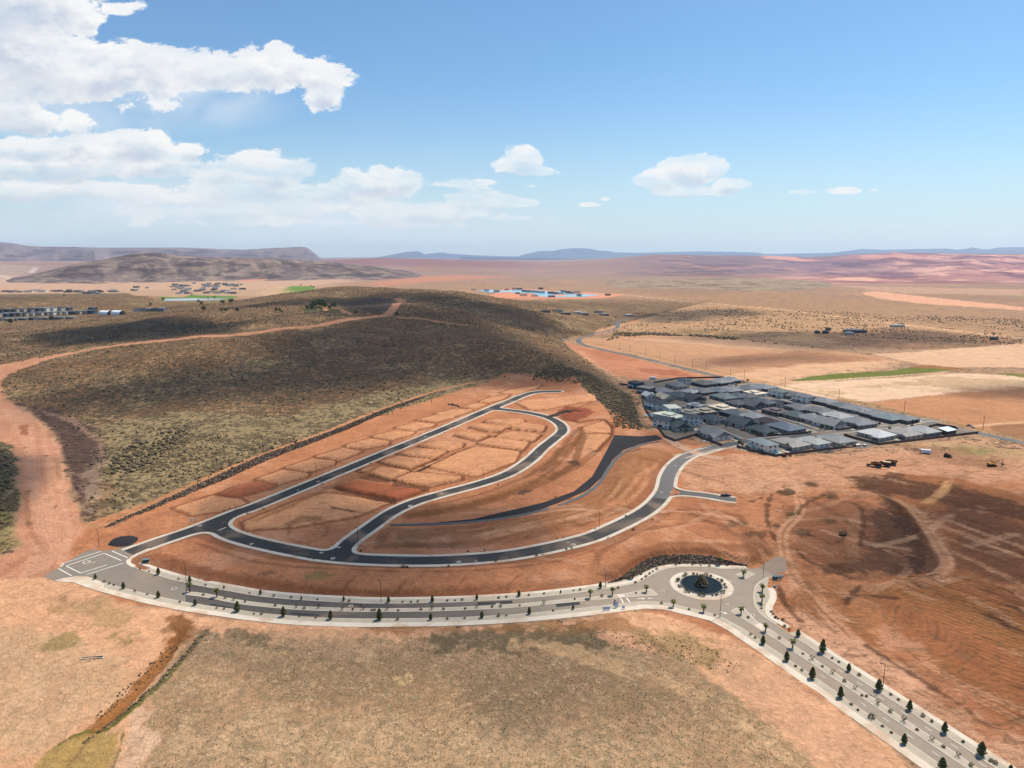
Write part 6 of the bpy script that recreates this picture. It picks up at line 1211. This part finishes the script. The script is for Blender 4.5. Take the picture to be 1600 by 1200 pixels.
# site containers, tanks and pipes in front of the near wall
for k, (x, y, m, l, sz) in enumerate([(1315,698.5,PALE,'cream site container by the near wall',(2.4,2.3)),(1325,699,flat('red_container_paint',(.35,.10,.07)),'low red container right of the cream one',(3.2,1.2)),(1340,697.5,PALE,'pale container right of the red one',(2.2,1.6)),(1333,698,flat('olive_tank_paint',(.13,.11,.07)),'olive upright tank between the containers',(.9,2.2)),(1307,700,FASC,'black round tank left of the containers',(1.1,1.7)),(1351,697,FASC,'small dark box at the right end of the site stores',(.8,1.1))]):
    t = machine('storage_container', x, y, .25, l, 'container', 'stores along the near boundary wall'); w_, h_ = sz
    if 'tank' in l: obj('shell', MB().tube((0, 0, 0), (0, 0, h_), w_, w_, 14).mesh('shell'), m, t); obj('lid', MB().tube((0, 0, h_+.002), (0, 0, h_+.25), w_*.4, w_*.4, 10).mesh('lid'), FASC, t)
    else: obj('shell', MB().box(-w_, w_, -1.1, 1.1, 0, h_).mesh('shell'), m, t); obj('door', MB().box(-w_-.04, -w_-.001, -.9, .9, .1, h_-.1).mesh('door'), FASC, t); obj('roof_edge', MB().box(-w_-.06, w_+.06, -1.16, 1.16, h_, h_+.1).mesh('roof_edge'), TRIM, t)
n = 90; P = []
for k in range(n): x, y = W(1272+30*RNG.random(), 703.5+4.5*RNG.random()); P.append((x, y, float(TH(x, y))+.15))
t = thing('scrap_pile', 'scattered pipes and rubble strewn along the near wall', 'debris', (0, 0, 0)); scatter('rubble', P, .5+.7*RNG.random(n), LAVA, parent=t, squash=.5); b = MB()
for k in range(14): x, y = W(1272+28*RNG.random(), 703.5+4*RNG.random()); z = float(TH(x, y)); b.tube((x, y, z+.2), (x+3.5, y+1.2*RNG.random(), z+.25), .16, .16, 6)
obj('pipes', b.mesh('pipes'), CHROME, t, 'stuff')
# small things
def utility(px, py, label, w=.8, d=.6, h=1.1, col=(.05, .10, .10), cat='utility box', name='utility_box', rz=.3, base=True):
    t = machine(name, px, py, rz, label, cat); obj('cabinet', MB().box(-w/2, w/2, -d/2, d/2, .1, h).mesh('cabinet'), flat(name+'_%d' % int(px), col, .6, .1, 1), t); obj('plinth', MB().box(-w/2-.25, w/2+.25, -d/2-.25, d/2+.25, -.3, .099).mesh('plinth'), CONC, t); obj('lid', MB().box(-w/2-.06, w/2+.06, -d/2-.06, d/2+.06, h, h+.08).mesh('lid'), flat(name+'_lid', tuple(c*1.8 for c in col), .6, .1, 1), t)
utility(1211.5,905,'teal tank box standing on the dirt right of the roundabout',2.0,1.4,1.5,(.05,.10,.12)); utility(1221,902.5,'pale concrete block beside the teal tank box',1.6,1.1,.9,(.5,.42,.32)); utility(1210.5,918,'little black box on the dirt below the teal tank',.9,.7,.7,(.03,.03,.03)); utility(228,880,'dark teal cabinet in the black pit by the west crossing',2.6,1.5,1.5,(.03,.05,.06)); utility(1521,669,'dark box by the dirt road beyond the highway',1.5,1,1,(.03,.03,.04))
sheet('black_pit_liner', WL([(221,876),(226,872.5),(237,871.5),(243,874),(241,881),(237,882),(236,877),(228,876)]), -.2, .06, BGRAV)
for k, (x, y) in enumerate([(947.5,954.5),(963,950),(974,952)]):   # pale blue portable panels by the crosswalk
    X, Y = W(x, y); w_, h_ = ((3.0,1.3),(1.5,2.4),(1.1,1.1))[k]; t = thing('sign_board', ('wide pale blue board lying low on the near walk','tall pale blue board next to the last evergreen','small pale blue board right of the tall one')[k], 'sign board', (X, Y, .1), .08, 'pale blue boards by the crosswalk')
    obj('panel', MB().box(-w_/2, w_/2, -.06, .06, .35, .35+h_).mesh('panel'), flat('pale_blue_panel', (.42, .46, .62), .6, .04, 1), t)
    for s in (-1, 1): obj('leg', MB().box(s*w_*.35-.05, s*w_*.35+.05, -.05, .05, -.2, .349).mesh('leg'), CHROME, t)
t = thing('concrete_formwork', 'open concrete box frame sunk in the dirt at lower left', 'formwork', (*W(143, 1030), 0), .12)
for nme, a_ in (('side_beam', (-3.6, 3.6, .95, 1.15, 0, .5)), ('side_beam', (-3.6, 3.6, -.35, -.15, 0, .5)), ('end_beam', (-3.8, -3.601, -.35, 1.15, 0, .5)), ('end_beam', (3.601, 3.8, -.35, 1.15, 0, .5)), ('cross_beam', (2.0, 3.2, -.149, .949, 0, .55)), ('outlet_frame', (-1.0, .4, -1.5, -1.3, 0, .45)), ('outlet_frame', (-1.0, -.8, -1.299, -.351, 0, .45)), ('outlet_frame', (.2, .4, -1.299, -.351, 0, .45))): obj(nme, MB().box(*a_).mesh(nme), CONC if nme != 'cross_beam' else FASC, t)
obj('pit_floor', MB().box(-3.6, 2.0, -.149, .949, -.1, .06).mesh('pit_floor'), flat('dark_red_earth', (.16, .09, .055)), t)
t = machine('sign_stand', 302, 815, .3, 'pair of small white notice panels at the kerb of the straight street', 'sign'); 
for s in (-1, 1): obj('panel', MB().box(s*1.1-.7, s*1.1+.7, -.05, .05, .6, 1.8).mesh('panel'), TRIM, t); obj('post', MB().box(s*1.1-.05, s*1.1+.05, .06, .14, 0, 1.8).mesh('post'), WOOD, t)
for k, (x, y) in enumerate([(494.5,851),(745,866),(1055,703)]): t = machine('marker_post', x, y, 0, ('white marker pair at the mouth of the inner street','thin white marker beside the lower curving street','white marker near the village dirt track')[k], 'marker post', 'white marker posts'); obj('post', MB().tube((0, 0, 0), (0, 0, 1.5), .09, .09, 6).mesh('post'), TRIM, t); obj('cap', MB().tube((0, 0, 1.501), (0, 0, 1.65), .12, .05, 6).mesh('cap'), flat('red_cap', (.4, .05, .03)), t)
# white pipes of stone: pale berm blocks skipped
# ------------------------------------------------------------------ scrub on the hills and plains
tuft = []
for s_ in range(4):
    r = np.random.default_rng(s_+90); bm = bmesh.new(); bmesh.ops.create_icosphere(bm, subdivisions=1, radius=.5)
    for v in bm.verts: v.co = v.co*(.7+.6*r.random()); v.co.z = max(-.1, v.co.z*.8+.25)
    tuft.append((np.array([v.co[:] for v in bm.verts]), np.array([[v.index for v in f.verts] for f in bm.faces]))); bm.free()
def brush(name, P, n, s0, s1, clump=.0, seed=0, near=None, label=None):
    P = np.asarray(P); x = RNG.uniform(P[:, 0].min(), P[:, 0].max(), n*6); y = RNG.uniform(P[:, 1].min(), P[:, 1].max(), n*6); d, _ = polydist(x, y, P); f = fbm(x, y, 34, 4, .6)+.5*fbm(x, y, 140, 2)
    ok = (d < (-.1 if clump < -.8 else -2)) & (f > clump+RNG.normal(size=len(x))*.16)
    for Q in (HWY,): dq, _, _ = polydist(x, y, Q, False); ok &= dq > 9
    for Q in AVOID: dq, _, _ = polydist(x, y, Q[0], False); ok &= dq > Q[1]
    ix = np.nonzero(ok)[0][:n]; X, Y = x[ix], y[ix]; Z = TH(X, Y); s = s0+(s1-s0)*RNG.random(len(ix))**2; print('BRUSH', name, len(ix))
    if not len(ix): return
    return scatter(name, np.column_stack([X, Y, Z]), s, SCRB, tuft, smooth_=False)
AVOID = [(smooth(TP([(-20,588),(50,566),(130,548),(230,534),(330,525),(430,515),(520,504),(580,495),(612,485),(628,472),(620,467)]), 4), 10), (smooth(TP([(608,493),(660,498),(700,505),(730,508)]), 3), 6)]
brush('hill_scrub', FOOT[:30]+[(120, 1900), (-900, 1900), (-1100, 1000)], 15000, .7, 2.6, -.02)
brush('hill_scrub', TP([(140,700),(250,655),(420,660),(620,612),(740,603),(560,662),(400,712),(250,785),(170,800)]), 2600, .5, 1.6, -.1)
brush('slope_bushes', TP([(155,740),(200,690),(300,660),(280,700),(210,740),(180,770)]), 260, 1.6, 3.4, -.2)
brush('ravine_scrub', TP([(855,560),(925,585),(990,620),(1008,675),(960,668),(940,630),(900,600),(830,590)]), 2600, .8, 2.4, -.3)
brush('knoll_scrub', TP([(-60,695),(18,700),(30,745),(20,800),(0,845),(-60,860)]), 700, .8, 2.6, -.2)
brush('plain_scrub', TP([(930,528),(980,518),(1250,520),(1500,538),(1620,540),(1620,500),(1400,490),(1100,480),(960,490)]), 4200, .9, 3.2, .0)
brush('plain_scrub', TP([(945,533),(1010,524),(1100,527),(1280,545),(1200,532),(1050,520),(960,520)]), 900, 1.5, 4., -.2)
brush('golf_edge_scrub', TP([(-60,520),(100,512),(300,495),(450,490),(300,520),(100,545),(-60,570)]), 2200, .9, 2.8, -.1)
brush('roadside_brush', WL([(330,982),(520,992),(700,978),(900,973),(990,985),(1080,990),(1160,1035),(1210,1075),(1000,1025),(800,1003),(500,1008),(330,1000)]), 1100, .25, .6, .0)
brush('ditch_brush', WL([(322,992),(292,1026),(240,1078),(200,1112),(128,1160),(128,1156),(200,1106),(236,1075),(286,1024),(312,992)]), 520, .3, .9, -.9)
brush('ditch_brush', WL([(300,1000),(270,1020),(200,1090),(150,1130),(110,1150),(100,1160),(140,1130),(190,1080),(260,1010)]), 130, .3, .8, -.9)
bl = []
for s_ in range(4):
    r = np.random.default_rng(200+s_); V = []; F_ = []
    for k in range(5): a = r.random()*6.28; q = .25*r.random(); c_ = np.array([q*math.cos(a*2), q*math.sin(a*2), 0]); u = np.array([math.cos(a), math.sin(a), 0])*.22; V += [c_-u, c_+u, c_+np.array([.3*r.normal(), .3*r.normal(), .55+.5*r.random()])]; F_.append([3*k, 3*k+1, 3*k+2])
    bl.append((np.array(V), np.array(F_)))
DRYG = leafmat('dry_grass_blades', (.34, .27, .14), (.66, .52, .32)); FLD = WL([(330,992),(700,1000),(880,1000),(1060,1045),(1180,1110),(1300,1230),(180,1230),(235,1110),(290,1020)])
x = RNG.uniform(-150, 120, 40000); y = RNG.uniform(150, 245, 40000); dq, _ = polydist(x, y, FLD); f_ = fbm(x, y, 12, 4, .65); ix = np.nonzero((dq < -1) & (f_ > -.12+RNG.normal(size=len(x))*.15))[0][:9000]
scatter('dry_grass', np.column_stack([x[ix], y[ix], TH(x[ix], y[ix])-.03]), .22+.38*RNG.random(len(ix))**2, DRYG, bl)
# ------------------------------------------------------------------ far places
def tiny_house(px, py, w, d, h, rf, wl, label, group, rot=0., win=True, zz=0):
    x, y = TP([(px, py)])[0]; z = float(TH(x, y)); t = thing('distant_house', label, 'house', (x, y, z), rot, group)
    b = MB(); b.box(-w/2, w/2, -d/2, d/2, -1, h); obj('wall', b.mesh('wall'), flat(*WMAT[wl], .9, .08, .5), t)
    r_ = MB(); (hip(r_, -w/2, w/2, -d/2, d/2, h, 1.5) if rf != 'cr' else r_.box(-w/2-.4, w/2+.4, -d/2-.4, d/2+.4, h, h+.4)); obj('roof', r_.mesh('roof'), flat(*HMAT[rf], .75, .10, .9), t)
    if win:
        for k in range(max(2, int(w/5))):
            for f in range(2 if h > 5 else 1): put('window', box_me('far_window', -1.1, 1.1, -.06, .06, 0, 1.6), GLASS, t, -w/2+w*(k+.5)/max(2, int(w/5)), -d/2-.03, 1+3*f)
rf_ = ['gr', 'mg', 'tg', 'dk', 'bl', 'tn']; k = 0
for rowi, (y0, y1, x0, x1, n, h) in enumerate([(501,498,-10,118,16,3.4),(495,490,-5,150,15,6.2),(488.5,484.5,-4,112,10,6.2),(491,487,110,148,4,3.4),(486.5,486,212,258,5,5.5),(489,488,128,150,2,3.4),(484,484,140,150,1,5)]):
    for j in range(n):
        u_ = (j+.5)/n; px = x0+(x1-x0)*u_; py = y0+(y1-y0)*u_; k += 1
        tiny_house(px, py, random.uniform(15, 21), 13, h*1.25, random.choice(rf_), random.choice(['w', 's', 's', 'g', 't', 'd'] if rowi != 4 else ['s', 'w', 'g']), '%s house from the left, %s, far housing strip' % (ordn(j+1), ('front row', 'second row', 'rear row', 'row touching the tents', 'row right of the tents', 'pair under the tents', 'gap')[rowi]), 'houses in the far left strip', -.25+random.uniform(-.1, .1))
for px, l in ((166,'left'),(185,'right')):
    x, y = TP([(px, 492)])[0]; t = thing('event_tent', 'big white barrel-roofed tent, %s of the pair at the housing strip' % l, 'tent', (x, y, float(TH(x, y))), -.35, 'white tents'); b = MB(); n = 10; Lh = 13
    for s in (-Lh, Lh):
        for i in range(n+1): a = math.pi*i/n; b.v.append((s, 9*math.cos(a), 10*math.sin(a)**.7))
    for i in range(n): b.f.append((i, i+1, n+2+i, n+1+i))
    obj('canopy', b.mesh('canopy', True), flat('white_tent_fabric', (.80, .80, .80), .8, .03, 1), t); e = MB(); e.poly([(-Lh+.05, 8.9*math.cos(math.pi*i/n), 9.9*math.sin(math.pi*i/n)**.7) for i in range(n+1)]); obj('end_wall', e.mesh('end_wall'), flat('grey_tent_end', (.35, .38, .42), .8, .03, 1), t); obj('doorway', MB().box(-Lh-.1, -Lh, -2.5, 2.5, 0, 4.5).mesh('doorway'), FASC, t)
for cx, cy, rx, ry, n, nm in ((325,451,55,8,60,'golf village'),(120,457,60,2.5,22,'thin far left hamlet'),(30,456,35,1.5,8,'hamlet at the far left edge'),(222,451,12,4,4,'pair of roofs before the golf village')):
    spots = sorted((cx+rx*random.uniform(-1, 1), cy+ry*random.uniform(-1, 1)) for _ in range(n))
    for j, (px, py) in enumerate(spots): tiny_house(px, py, random.uniform(18, 32), 16, random.uniform(4, 6.5), random.choice(rf_), random.choice(['s', 'w', 'b', 'g']), '%s tiny house from the left in the %s' % (ordn(j+1), nm), 'houses of the '+nm, random.uniform(-.4, .4), win=False)
for j, (px, py, l) in enumerate([(848,488,'left'),(868,487,'dark roofed'),(880,491,'middle'),(899,490,'white roofed'),(908,492,'low pale'),(931,489,'dark'),(940,493,'right'),(978,494,'last right')]): tiny_house(px+4, py, 20, 9, 4, ('dk', 'br', 'tn', 'lg', 'mg', 'dk', 'tn', 'lg')[j], ('b', 's')[j % 2], 'small farm building past the ridge, %s one' % l, 'farm buildings beyond the hill', .3, False)
for j, (px, py, l, w) in enumerate([(1331,518.5,'long grey',30),(1342,520,'dark low',26),(1327,523,'white roofed',14),(1402,511,'pale greenhouse',26),(1407,509.5,'dark little',8),(1277,521,'dark single',6),(1290,521,'square dark',8),(1294,516,'small',6),(1553,531,'lone black',8)]): tiny_house(px, py, w, 9, 4.5, ('mg', 'dk', 'lg', 'lg', 'dk', 'dk', 'dk', 'dk', 'dk')[j], ('g', 'd', 's', 's', 'd', 'd', 'd', 'd', 'd')[j], '%s ranch building out on the right-hand plain' % l, 'ranch buildings on the plain', .1, False)
# resort with lagoons
WAT = flat('lagoon_blue_water', (.12, .40, .56), .12, .03, .1, spec=.5)
def fsheet(name, pts, dz, m):
    P = dense(TP(pts+[pts[0]]), 40)[:-1]; o = sheet(name, P, -.5, dz, m)
    for v in o.data.vertices: v.co.z += float(TH(v.co.x, v.co.y))
    return o
for q in ([(783,454.5),(812,452.6),(845,454),(865,457),(905,459.5),(940,461.5),(905,464),(850,463.8),(832,461),(838,458.5),(805,457.5)], [(866,455.5),(888,455),(900,457),(880,458)], [(744,454.5),(768,453),(783,454.5),(800,456.5),(770,457)]): fsheet('lagoon_water', q, .6, WAT)
fsheet('pond_water', [(252,467.5),(285,466.5),(330,466),(362,466.5),(340,469),(290,470),(258,470.5)], .5, flat('golf_pond_water', (.16, .24, .26), .1, .03, .1, spec=.5))
for j, (px, py) in enumerate([(792,452),(804,451.5),(812,451.5),(819,454.5),(825.5,455.5),(832.5,455.5),(839.5,456),(847,456.5),(861,457.5),(869,458.5),(877,459),(905,461.5),(880,455),(888,457),(893,457.5),(902,457.5),(818,462),(835,462.5),(862,463.5),(776,455.5),(760,453.5),(740,453),(845,451),(809,458.5),(950,461)]): tiny_house(px, py+.6, random.uniform(14, 26), 14, random.uniform(4, 7), random.choice(['dk', 'br', 'tn', 'mg']), random.choice(['s', 'b', 'w', 'b']), '%s block of the resort counted along its blue lagoons' % ordn(j+1), 'resort blocks around the lagoons', random.uniform(-.3, .3), False)
# trees far off
for k, (x, y, s) in enumerate([(100,463,1.6),(17,507,2.6),(80,500,1.6),(235,478,1.6),(25,503,1.),(318,487,1.8),(353,488,1.6),(371,488,1.9),(346,487,1.2),(432,487,1.5),(437,487,1.5),(490,482,2.6),(494,481,3.0),(499,480,3.4),(503,481,3.2),(508,482,2.4),(515,484,2.),(522,483,2.4),(487,483,2.),(480,484,2.),(348,476,1.8),(360,474,2.),(363,473,2.),(315,477,1.6),(356,459,1.4),(255,470,2.),(300,462,1.3),(490,450,1.5),(486,448,1.5),(470,447,1.4),(310,473,1.6),(325,466,1.2),(335,466,1.2),(620,494,1.2),(556,491,1.2),(440,489,1.)]):
    x_, y_ = TP([(x, y)])[0]; plant('tree', k % 3, (x_, y_, float(TH(x_, y_))), '%s dark far-off tree on the left plains and hill, counted by distance list' % ordn(k+1) if k not in (12, 13, 14) else ('left','tallest','second tallest')[k-12]+' dark tree of the clump by the hilltop lawn', 'scattered far trees', s*1.1)
# ------------------------------------------------------------------ mesas, volcanic hill, blue mountains
def range_(name, label, prof, r0, depth, basepx, m, rough, nx=220, ny=26, cliff=0., rel=.25, taper=0.):
    """ridge whose skyline follows the points; it has real depth and gullied flanks"""
    prof = np.array(prof, float); xs = np.linspace(prof[0, 0], prof[-1, 0], nx); ys = np.interp(xs, prof[:, 0], prof[:, 1]); P = []; b0 = np.interp(xs, *np.array(basepx, float).T)
    for i, (px, py) in enumerate(zip(xs, ys)):
        d = px2dir(px, py); h = math.hypot(d.x, d.y); top = CH+d.z/h*(r0+depth*.55)
        for j in range(ny):
            v = j/(ny-1); r = r0+depth*v; x, y = d.x/h*r, d.y/h*r; s = min(1, v/.55) if v < .55 else 1-(v-.55)/.45*.8
            if cliff and v < .55: s = (1-cliff)*s+cliff*float(sstep(.55, .80, np.array(s))) 
            P.append((x, y, top, s))
    P = np.array(P); edge = np.repeat(np.minimum(1, np.minimum(np.arange(nx), nx-1-np.arange(nx))/14.), ny)
    g = np.abs(fbm(P[:, 0], P[:, 1], rough, 5, .55)); g2 = fbm(P[:, 0]+999, P[:, 1], rough*.5, 4); s = P[:, 3]
    z = P[:, 2]*np.clip(s, 0, 1); z = z+(P[:, 2]*(-.9*g*rel*4+.35*g2*rel))*np.clip(4*s*(1-s), 0, 1); z = z-(1-s)*8
    z = z*sstep(0, 1, np.clip(edge*taper+(1-taper), 0, 1))+(-20)*(1-edge)*taper; z = np.minimum(z, CH+(P[:, 2]-CH)*1.0+0*z) if P[:, 2].max() > CH else z
    ii = np.arange(nx-1)[:, None]*ny+np.arange(ny-1)[None]; F_ = np.stack([ii, ii+ny, ii+ny+1, ii+1], -1).reshape(-1, 4)
    me = np_mesh(name, np.column_stack([P[:, 0], P[:, 1], z]), F_); return obj(name, me, m, kind='structure')
def rangemat(name, a, c, sc, d=None):
    m, T, b, o = mat(name); g = T.n.new('ShaderNodeNewGeometry'); P = g.outputs['Position']; x, y, z = T.xyz(P)[:3]; nz_ = T.xyz(g.outputs['Normal'])[2]
    n = T.noise(P, sc, 7, .62, .6); n2 = T.noise(T.comb(x, y, T.m('MULTIPLY', z, 6.)), sc*.5, 5, .6, .3); col = T.mix(T.ss(n, .38, .64), a, c)
    if d: col = T.mix(T.m('MULTIPLY', T.ss(n2, .5, .62), .8), col, d)
    T.l.new(col, b.inputs['Base Color']); b.inputs['Roughness'].default_value = .95; b.inputs['Specular IOR Level'].default_value = .1; bump(T, b, n, .8, 12); return m
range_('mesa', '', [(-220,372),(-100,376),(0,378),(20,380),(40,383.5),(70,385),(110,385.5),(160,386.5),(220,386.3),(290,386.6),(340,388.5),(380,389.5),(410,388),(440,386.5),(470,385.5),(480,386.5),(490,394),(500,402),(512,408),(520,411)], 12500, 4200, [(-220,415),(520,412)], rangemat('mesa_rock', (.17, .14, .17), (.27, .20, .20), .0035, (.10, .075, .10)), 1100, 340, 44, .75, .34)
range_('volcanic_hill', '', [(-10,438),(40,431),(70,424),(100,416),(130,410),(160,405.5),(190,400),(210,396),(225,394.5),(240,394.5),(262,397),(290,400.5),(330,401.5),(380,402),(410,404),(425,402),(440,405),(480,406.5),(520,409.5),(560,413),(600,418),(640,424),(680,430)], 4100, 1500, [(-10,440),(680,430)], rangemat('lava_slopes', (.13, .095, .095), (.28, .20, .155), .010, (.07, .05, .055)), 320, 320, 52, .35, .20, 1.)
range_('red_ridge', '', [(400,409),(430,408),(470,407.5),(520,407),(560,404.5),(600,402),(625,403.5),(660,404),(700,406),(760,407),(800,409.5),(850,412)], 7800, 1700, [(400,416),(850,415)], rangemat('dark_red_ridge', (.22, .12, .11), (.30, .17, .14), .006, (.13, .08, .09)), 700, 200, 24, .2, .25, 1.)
range_('far_mountains', '', [(570,404),(600,400),(630,394),(650,391.8),(656,393),(664,397.2),(675,395.5),(690,393.8),(700,396),(740,398.5),(780,400),(808,400.5),(820,397),(840,392.5),(852,391.5),(862,392),(876,389),(895,387),(920,387.8),(935,391),(950,391.5),(962,394),(1000,394.5),(1040,393.6),(1100,392.4),(1140,393.2),(1180,394),(1195,396.5),(1240,396),(1300,394.5),(1330,391),(1345,388.6),(1380,389.8),(1430,388.6),(1480,387.8),(1495,389.6),(1510,388),(1520,385.6),(1530,388),(1545,389),(1560,386),(1600,385.6),(1700,388),(1850,394)], 30000, 7000, [(570,405),(1850,402)], rangemat('haze_blue_mountain', (.07, .11, .19), (.10, .15, .23), .0012), 4500, 420, 16, .3, .10)  # blue of the distant air painted into the rock colour
range_('near_blue_ridge', '', [(720,401),(770,402),(830,402.5),(900,404),(960,404.5),(1000,405)], 20000, 3000, [(720,408),(1000,408)], rangemat('haze_blue_foothill', (.06, .09, .15), (.09, .12, .18), .002), 3000, 120, 10, .3, .1)  # foothills: haze blue painted into their colour as well
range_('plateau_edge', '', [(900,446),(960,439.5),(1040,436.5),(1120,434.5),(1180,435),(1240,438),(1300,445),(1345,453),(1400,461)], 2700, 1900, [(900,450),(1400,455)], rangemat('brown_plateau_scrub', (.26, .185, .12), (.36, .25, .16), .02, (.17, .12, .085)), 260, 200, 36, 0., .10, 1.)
# ------------------------------------------------------------------ air: one even pale volume round everything
b = MB().box(-42000, 42000, -400, 40000, -30, 760); hz = obj('haze', b.mesh('haze'), None, None, 'stuff')
m = bpy.data.materials.new('thin_dry_air'); m.use_nodes = True; T = NT(m.node_tree); T.n.clear(); o = T.n.new('ShaderNodeOutputMaterial'); v = T.n.new('ShaderNodeVolumePrincipled')
v.inputs['Color'].default_value = (.66, .84, 1.0, 1); v.inputs['Density'].default_value = HAZE; v.inputs['Anisotropy'].default_value = 0.35; T.l.new(v.outputs[0], o.inputs['Volume']); hz.data.materials.append(m)
# ------------------------------------------------------------------ real clouds overhead that shade parts of the land (above and outside the frame)
def cloud(pts, alt, label, dens=.8, thick=110, soft=60):
    """a flat-based cumulus deck standing sunward of the ground it shades"""
    off_ = Vector((SD.x, SD.y))*(alt/SD.z); P = np.array([(q[0]+off_.x, q[1]+off_.y) for q in pts]); c = P.mean(0); P = P-c; r = max(np.ptp(P[:, 0]), np.ptp(P[:, 1])); st = max(12, r/44)
    xs = np.arange(P[:, 0].min()-soft, P[:, 0].max()+soft, st); ys = np.arange(P[:, 1].min()-soft, P[:, 1].max()+soft, st); X, Y = np.meshgrid(xs, ys, indexing='ij'); d, _ = polydist(X.ravel(), Y.ravel(), P); d = d.reshape(X.shape)+soft*.9*fbm(X+alt, Y, soft*3.2, 4)
    k = np.clip(-d/soft+.55, 0, 1); up = thick*np.sqrt(k)*(.7+.5*fbm(X, Y, soft*1.4, 4)); dn = -thick*.12*np.sqrt(k); nx, ny = X.shape; V = np.concatenate([np.column_stack([X.ravel(), Y.ravel(), up.ravel()]), np.column_stack([X.ravel(), Y.ravel(), dn.ravel()-.5])]); A = np.concatenate([k.ravel()]*2)
    keep = (k[:-1, :-1]+k[1:, 1:]+k[1:, :-1]+k[:-1, 1:]) > 0; ii = (np.arange(nx-1)[:, None]*ny+np.arange(ny-1)[None])[keep]; f = np.stack([ii, ii+1, ii+ny+1, ii+ny], -1)[:, ::-1]; f2 = f[:, ::-1]+nx*ny
    me = np_mesh('cloud', V, np.concatenate([f, f2])); a_ = me.attributes.new('Body', 'FLOAT', 'POINT'); a_.data.foreach_set('value', (A*dens).astype(np.float32)); o = obj('cloud', me, CLM); o.location = (c[0], c[1], alt); o['label'] = label; o['category'] = 'cloud'; o['group'] = 'clouds overhead'; return o
CLM = bpy.data.materials.new('cloud_vapour'); CLM.use_nodes = True; T = NT(CLM.node_tree); T.n.clear(); o = T.n.new('ShaderNodeOutputMaterial'); tr = T.n.new('ShaderNodeBsdfTransparent'); tl = T.n.new('ShaderNodeBsdfTranslucent'); tl.inputs[0].default_value = (.9, .9, .9, 1); df = T.n.new('ShaderNodeBsdfDiffuse'); df.inputs[0].default_value = (.9, .9, .9, 1); ad = T.n.new('ShaderNodeMixShader'); T.l.new(df.outputs[0], ad.inputs[1]); T.l.new(tl.outputs[0], ad.inputs[2]); mx = T.n.new('ShaderNodeMixShader')
g = T.n.new('ShaderNodeNewGeometry'); nn = T.noise(g.outputs['Position'], .012, 4, .6); bo = T.attr('Body'); fac = T.m('MULTIPLY', T.ss(bo, 0.0, .8, 0, 1), T.ss(nn, .2, .55, .55, .97)); fac = T.m('MULTIPLY', fac, CLOUD_K); T.l.new(fac, mx.inputs[0]); T.l.new(tr.outputs[0], mx.inputs[1]); T.l.new(ad.outputs[0], mx.inputs[2]); T.l.new(mx.outputs[0], o.inputs[0])
CL = ['broad white cumulus overhead that shades the brown hill', 'thin white cumulus overhead shading the hill road', 'white cumulus overhead shading the back ridge', 'faint cloud overhead above the new street loop', 'small cloud overhead above the dry grass field', 'cloud overhead darkening the ploughed ground at right', 'thin cloud overhead above the village', 'white cloud overhead past the resort plain', 'long white cloud overhead shading the ranch plain', 'faint cloud overhead above the tan fields', 'faint cloud overhead at the far right fields', 'small cloud overhead above the left-edge knoll']
for pts, alt, dn, sf in [
 ([(5,615),(80,600),(170,590),(250,570),(330,555),(330,530),(250,528),(200,540),(330,522),(500,510),(600,500),(520,488),(600,480),(700,490),(800,520),(870,560),(900,590),(780,590),(700,600),(560,625),(430,630),(330,640),(250,650),(160,660),(80,640)], 900, .54, 100),
 ([(90,520),(200,500),(330,505),(430,495),(300,520),(180,530),(110,535)], 1100, .8, 60), ([(380,480),(450,468),(560,458),(700,462),(820,485),(880,520),(800,512),(700,480),(600,474),(500,476)], 1150, .62, 60),
 ([(420,860),(560,880),(800,890),(900,850),(860,780),(870,720),(820,760),(700,790),(600,800),(500,780),(640,700),(560,700),(460,780)], 900, .55, 50),
 ([(520,925),(600,920),(760,920),(860,935),(900,960),(960,1000),(1060,1060),(950,1080),(800,1050),(640,1040),(560,1010),(500,985),(420,960)], 850, .38, 34),
 ([(1340,790),(1500,760),(1700,770),(1700,930),(1560,890),(1470,860),(1440,900),(1330,900),(1300,860)], 900, .34, 50),
 ([(985,595),(1060,590),(1120,640),(1200,640),(1290,670),(1180,690),(1080,680),(1010,650)], 950, .42, 40),
 ([(1000,493),(1060,482),(1160,482),(1200,490),(1120,500),(1040,503)], 2000, .5, 80), ([(1000,528),(1180,518),(1300,515),(1450,515),(1560,535),(1400,543),(1250,545),(1100,535)], 1900, .42, 80),
 ([(1080,558),(1240,548),(1330,560),(1200,572),(1110,572)], 1500, .35, 60), ([(1440,606),(1640,600),(1640,622),(1500,618)], 1200, .4, 45), ([(-60,700),(25,700),(20,800),(-40,830)], 850, .8, 30)]:
    cloud(TP(pts), alt, CL.pop(0), dn, 110, sf)
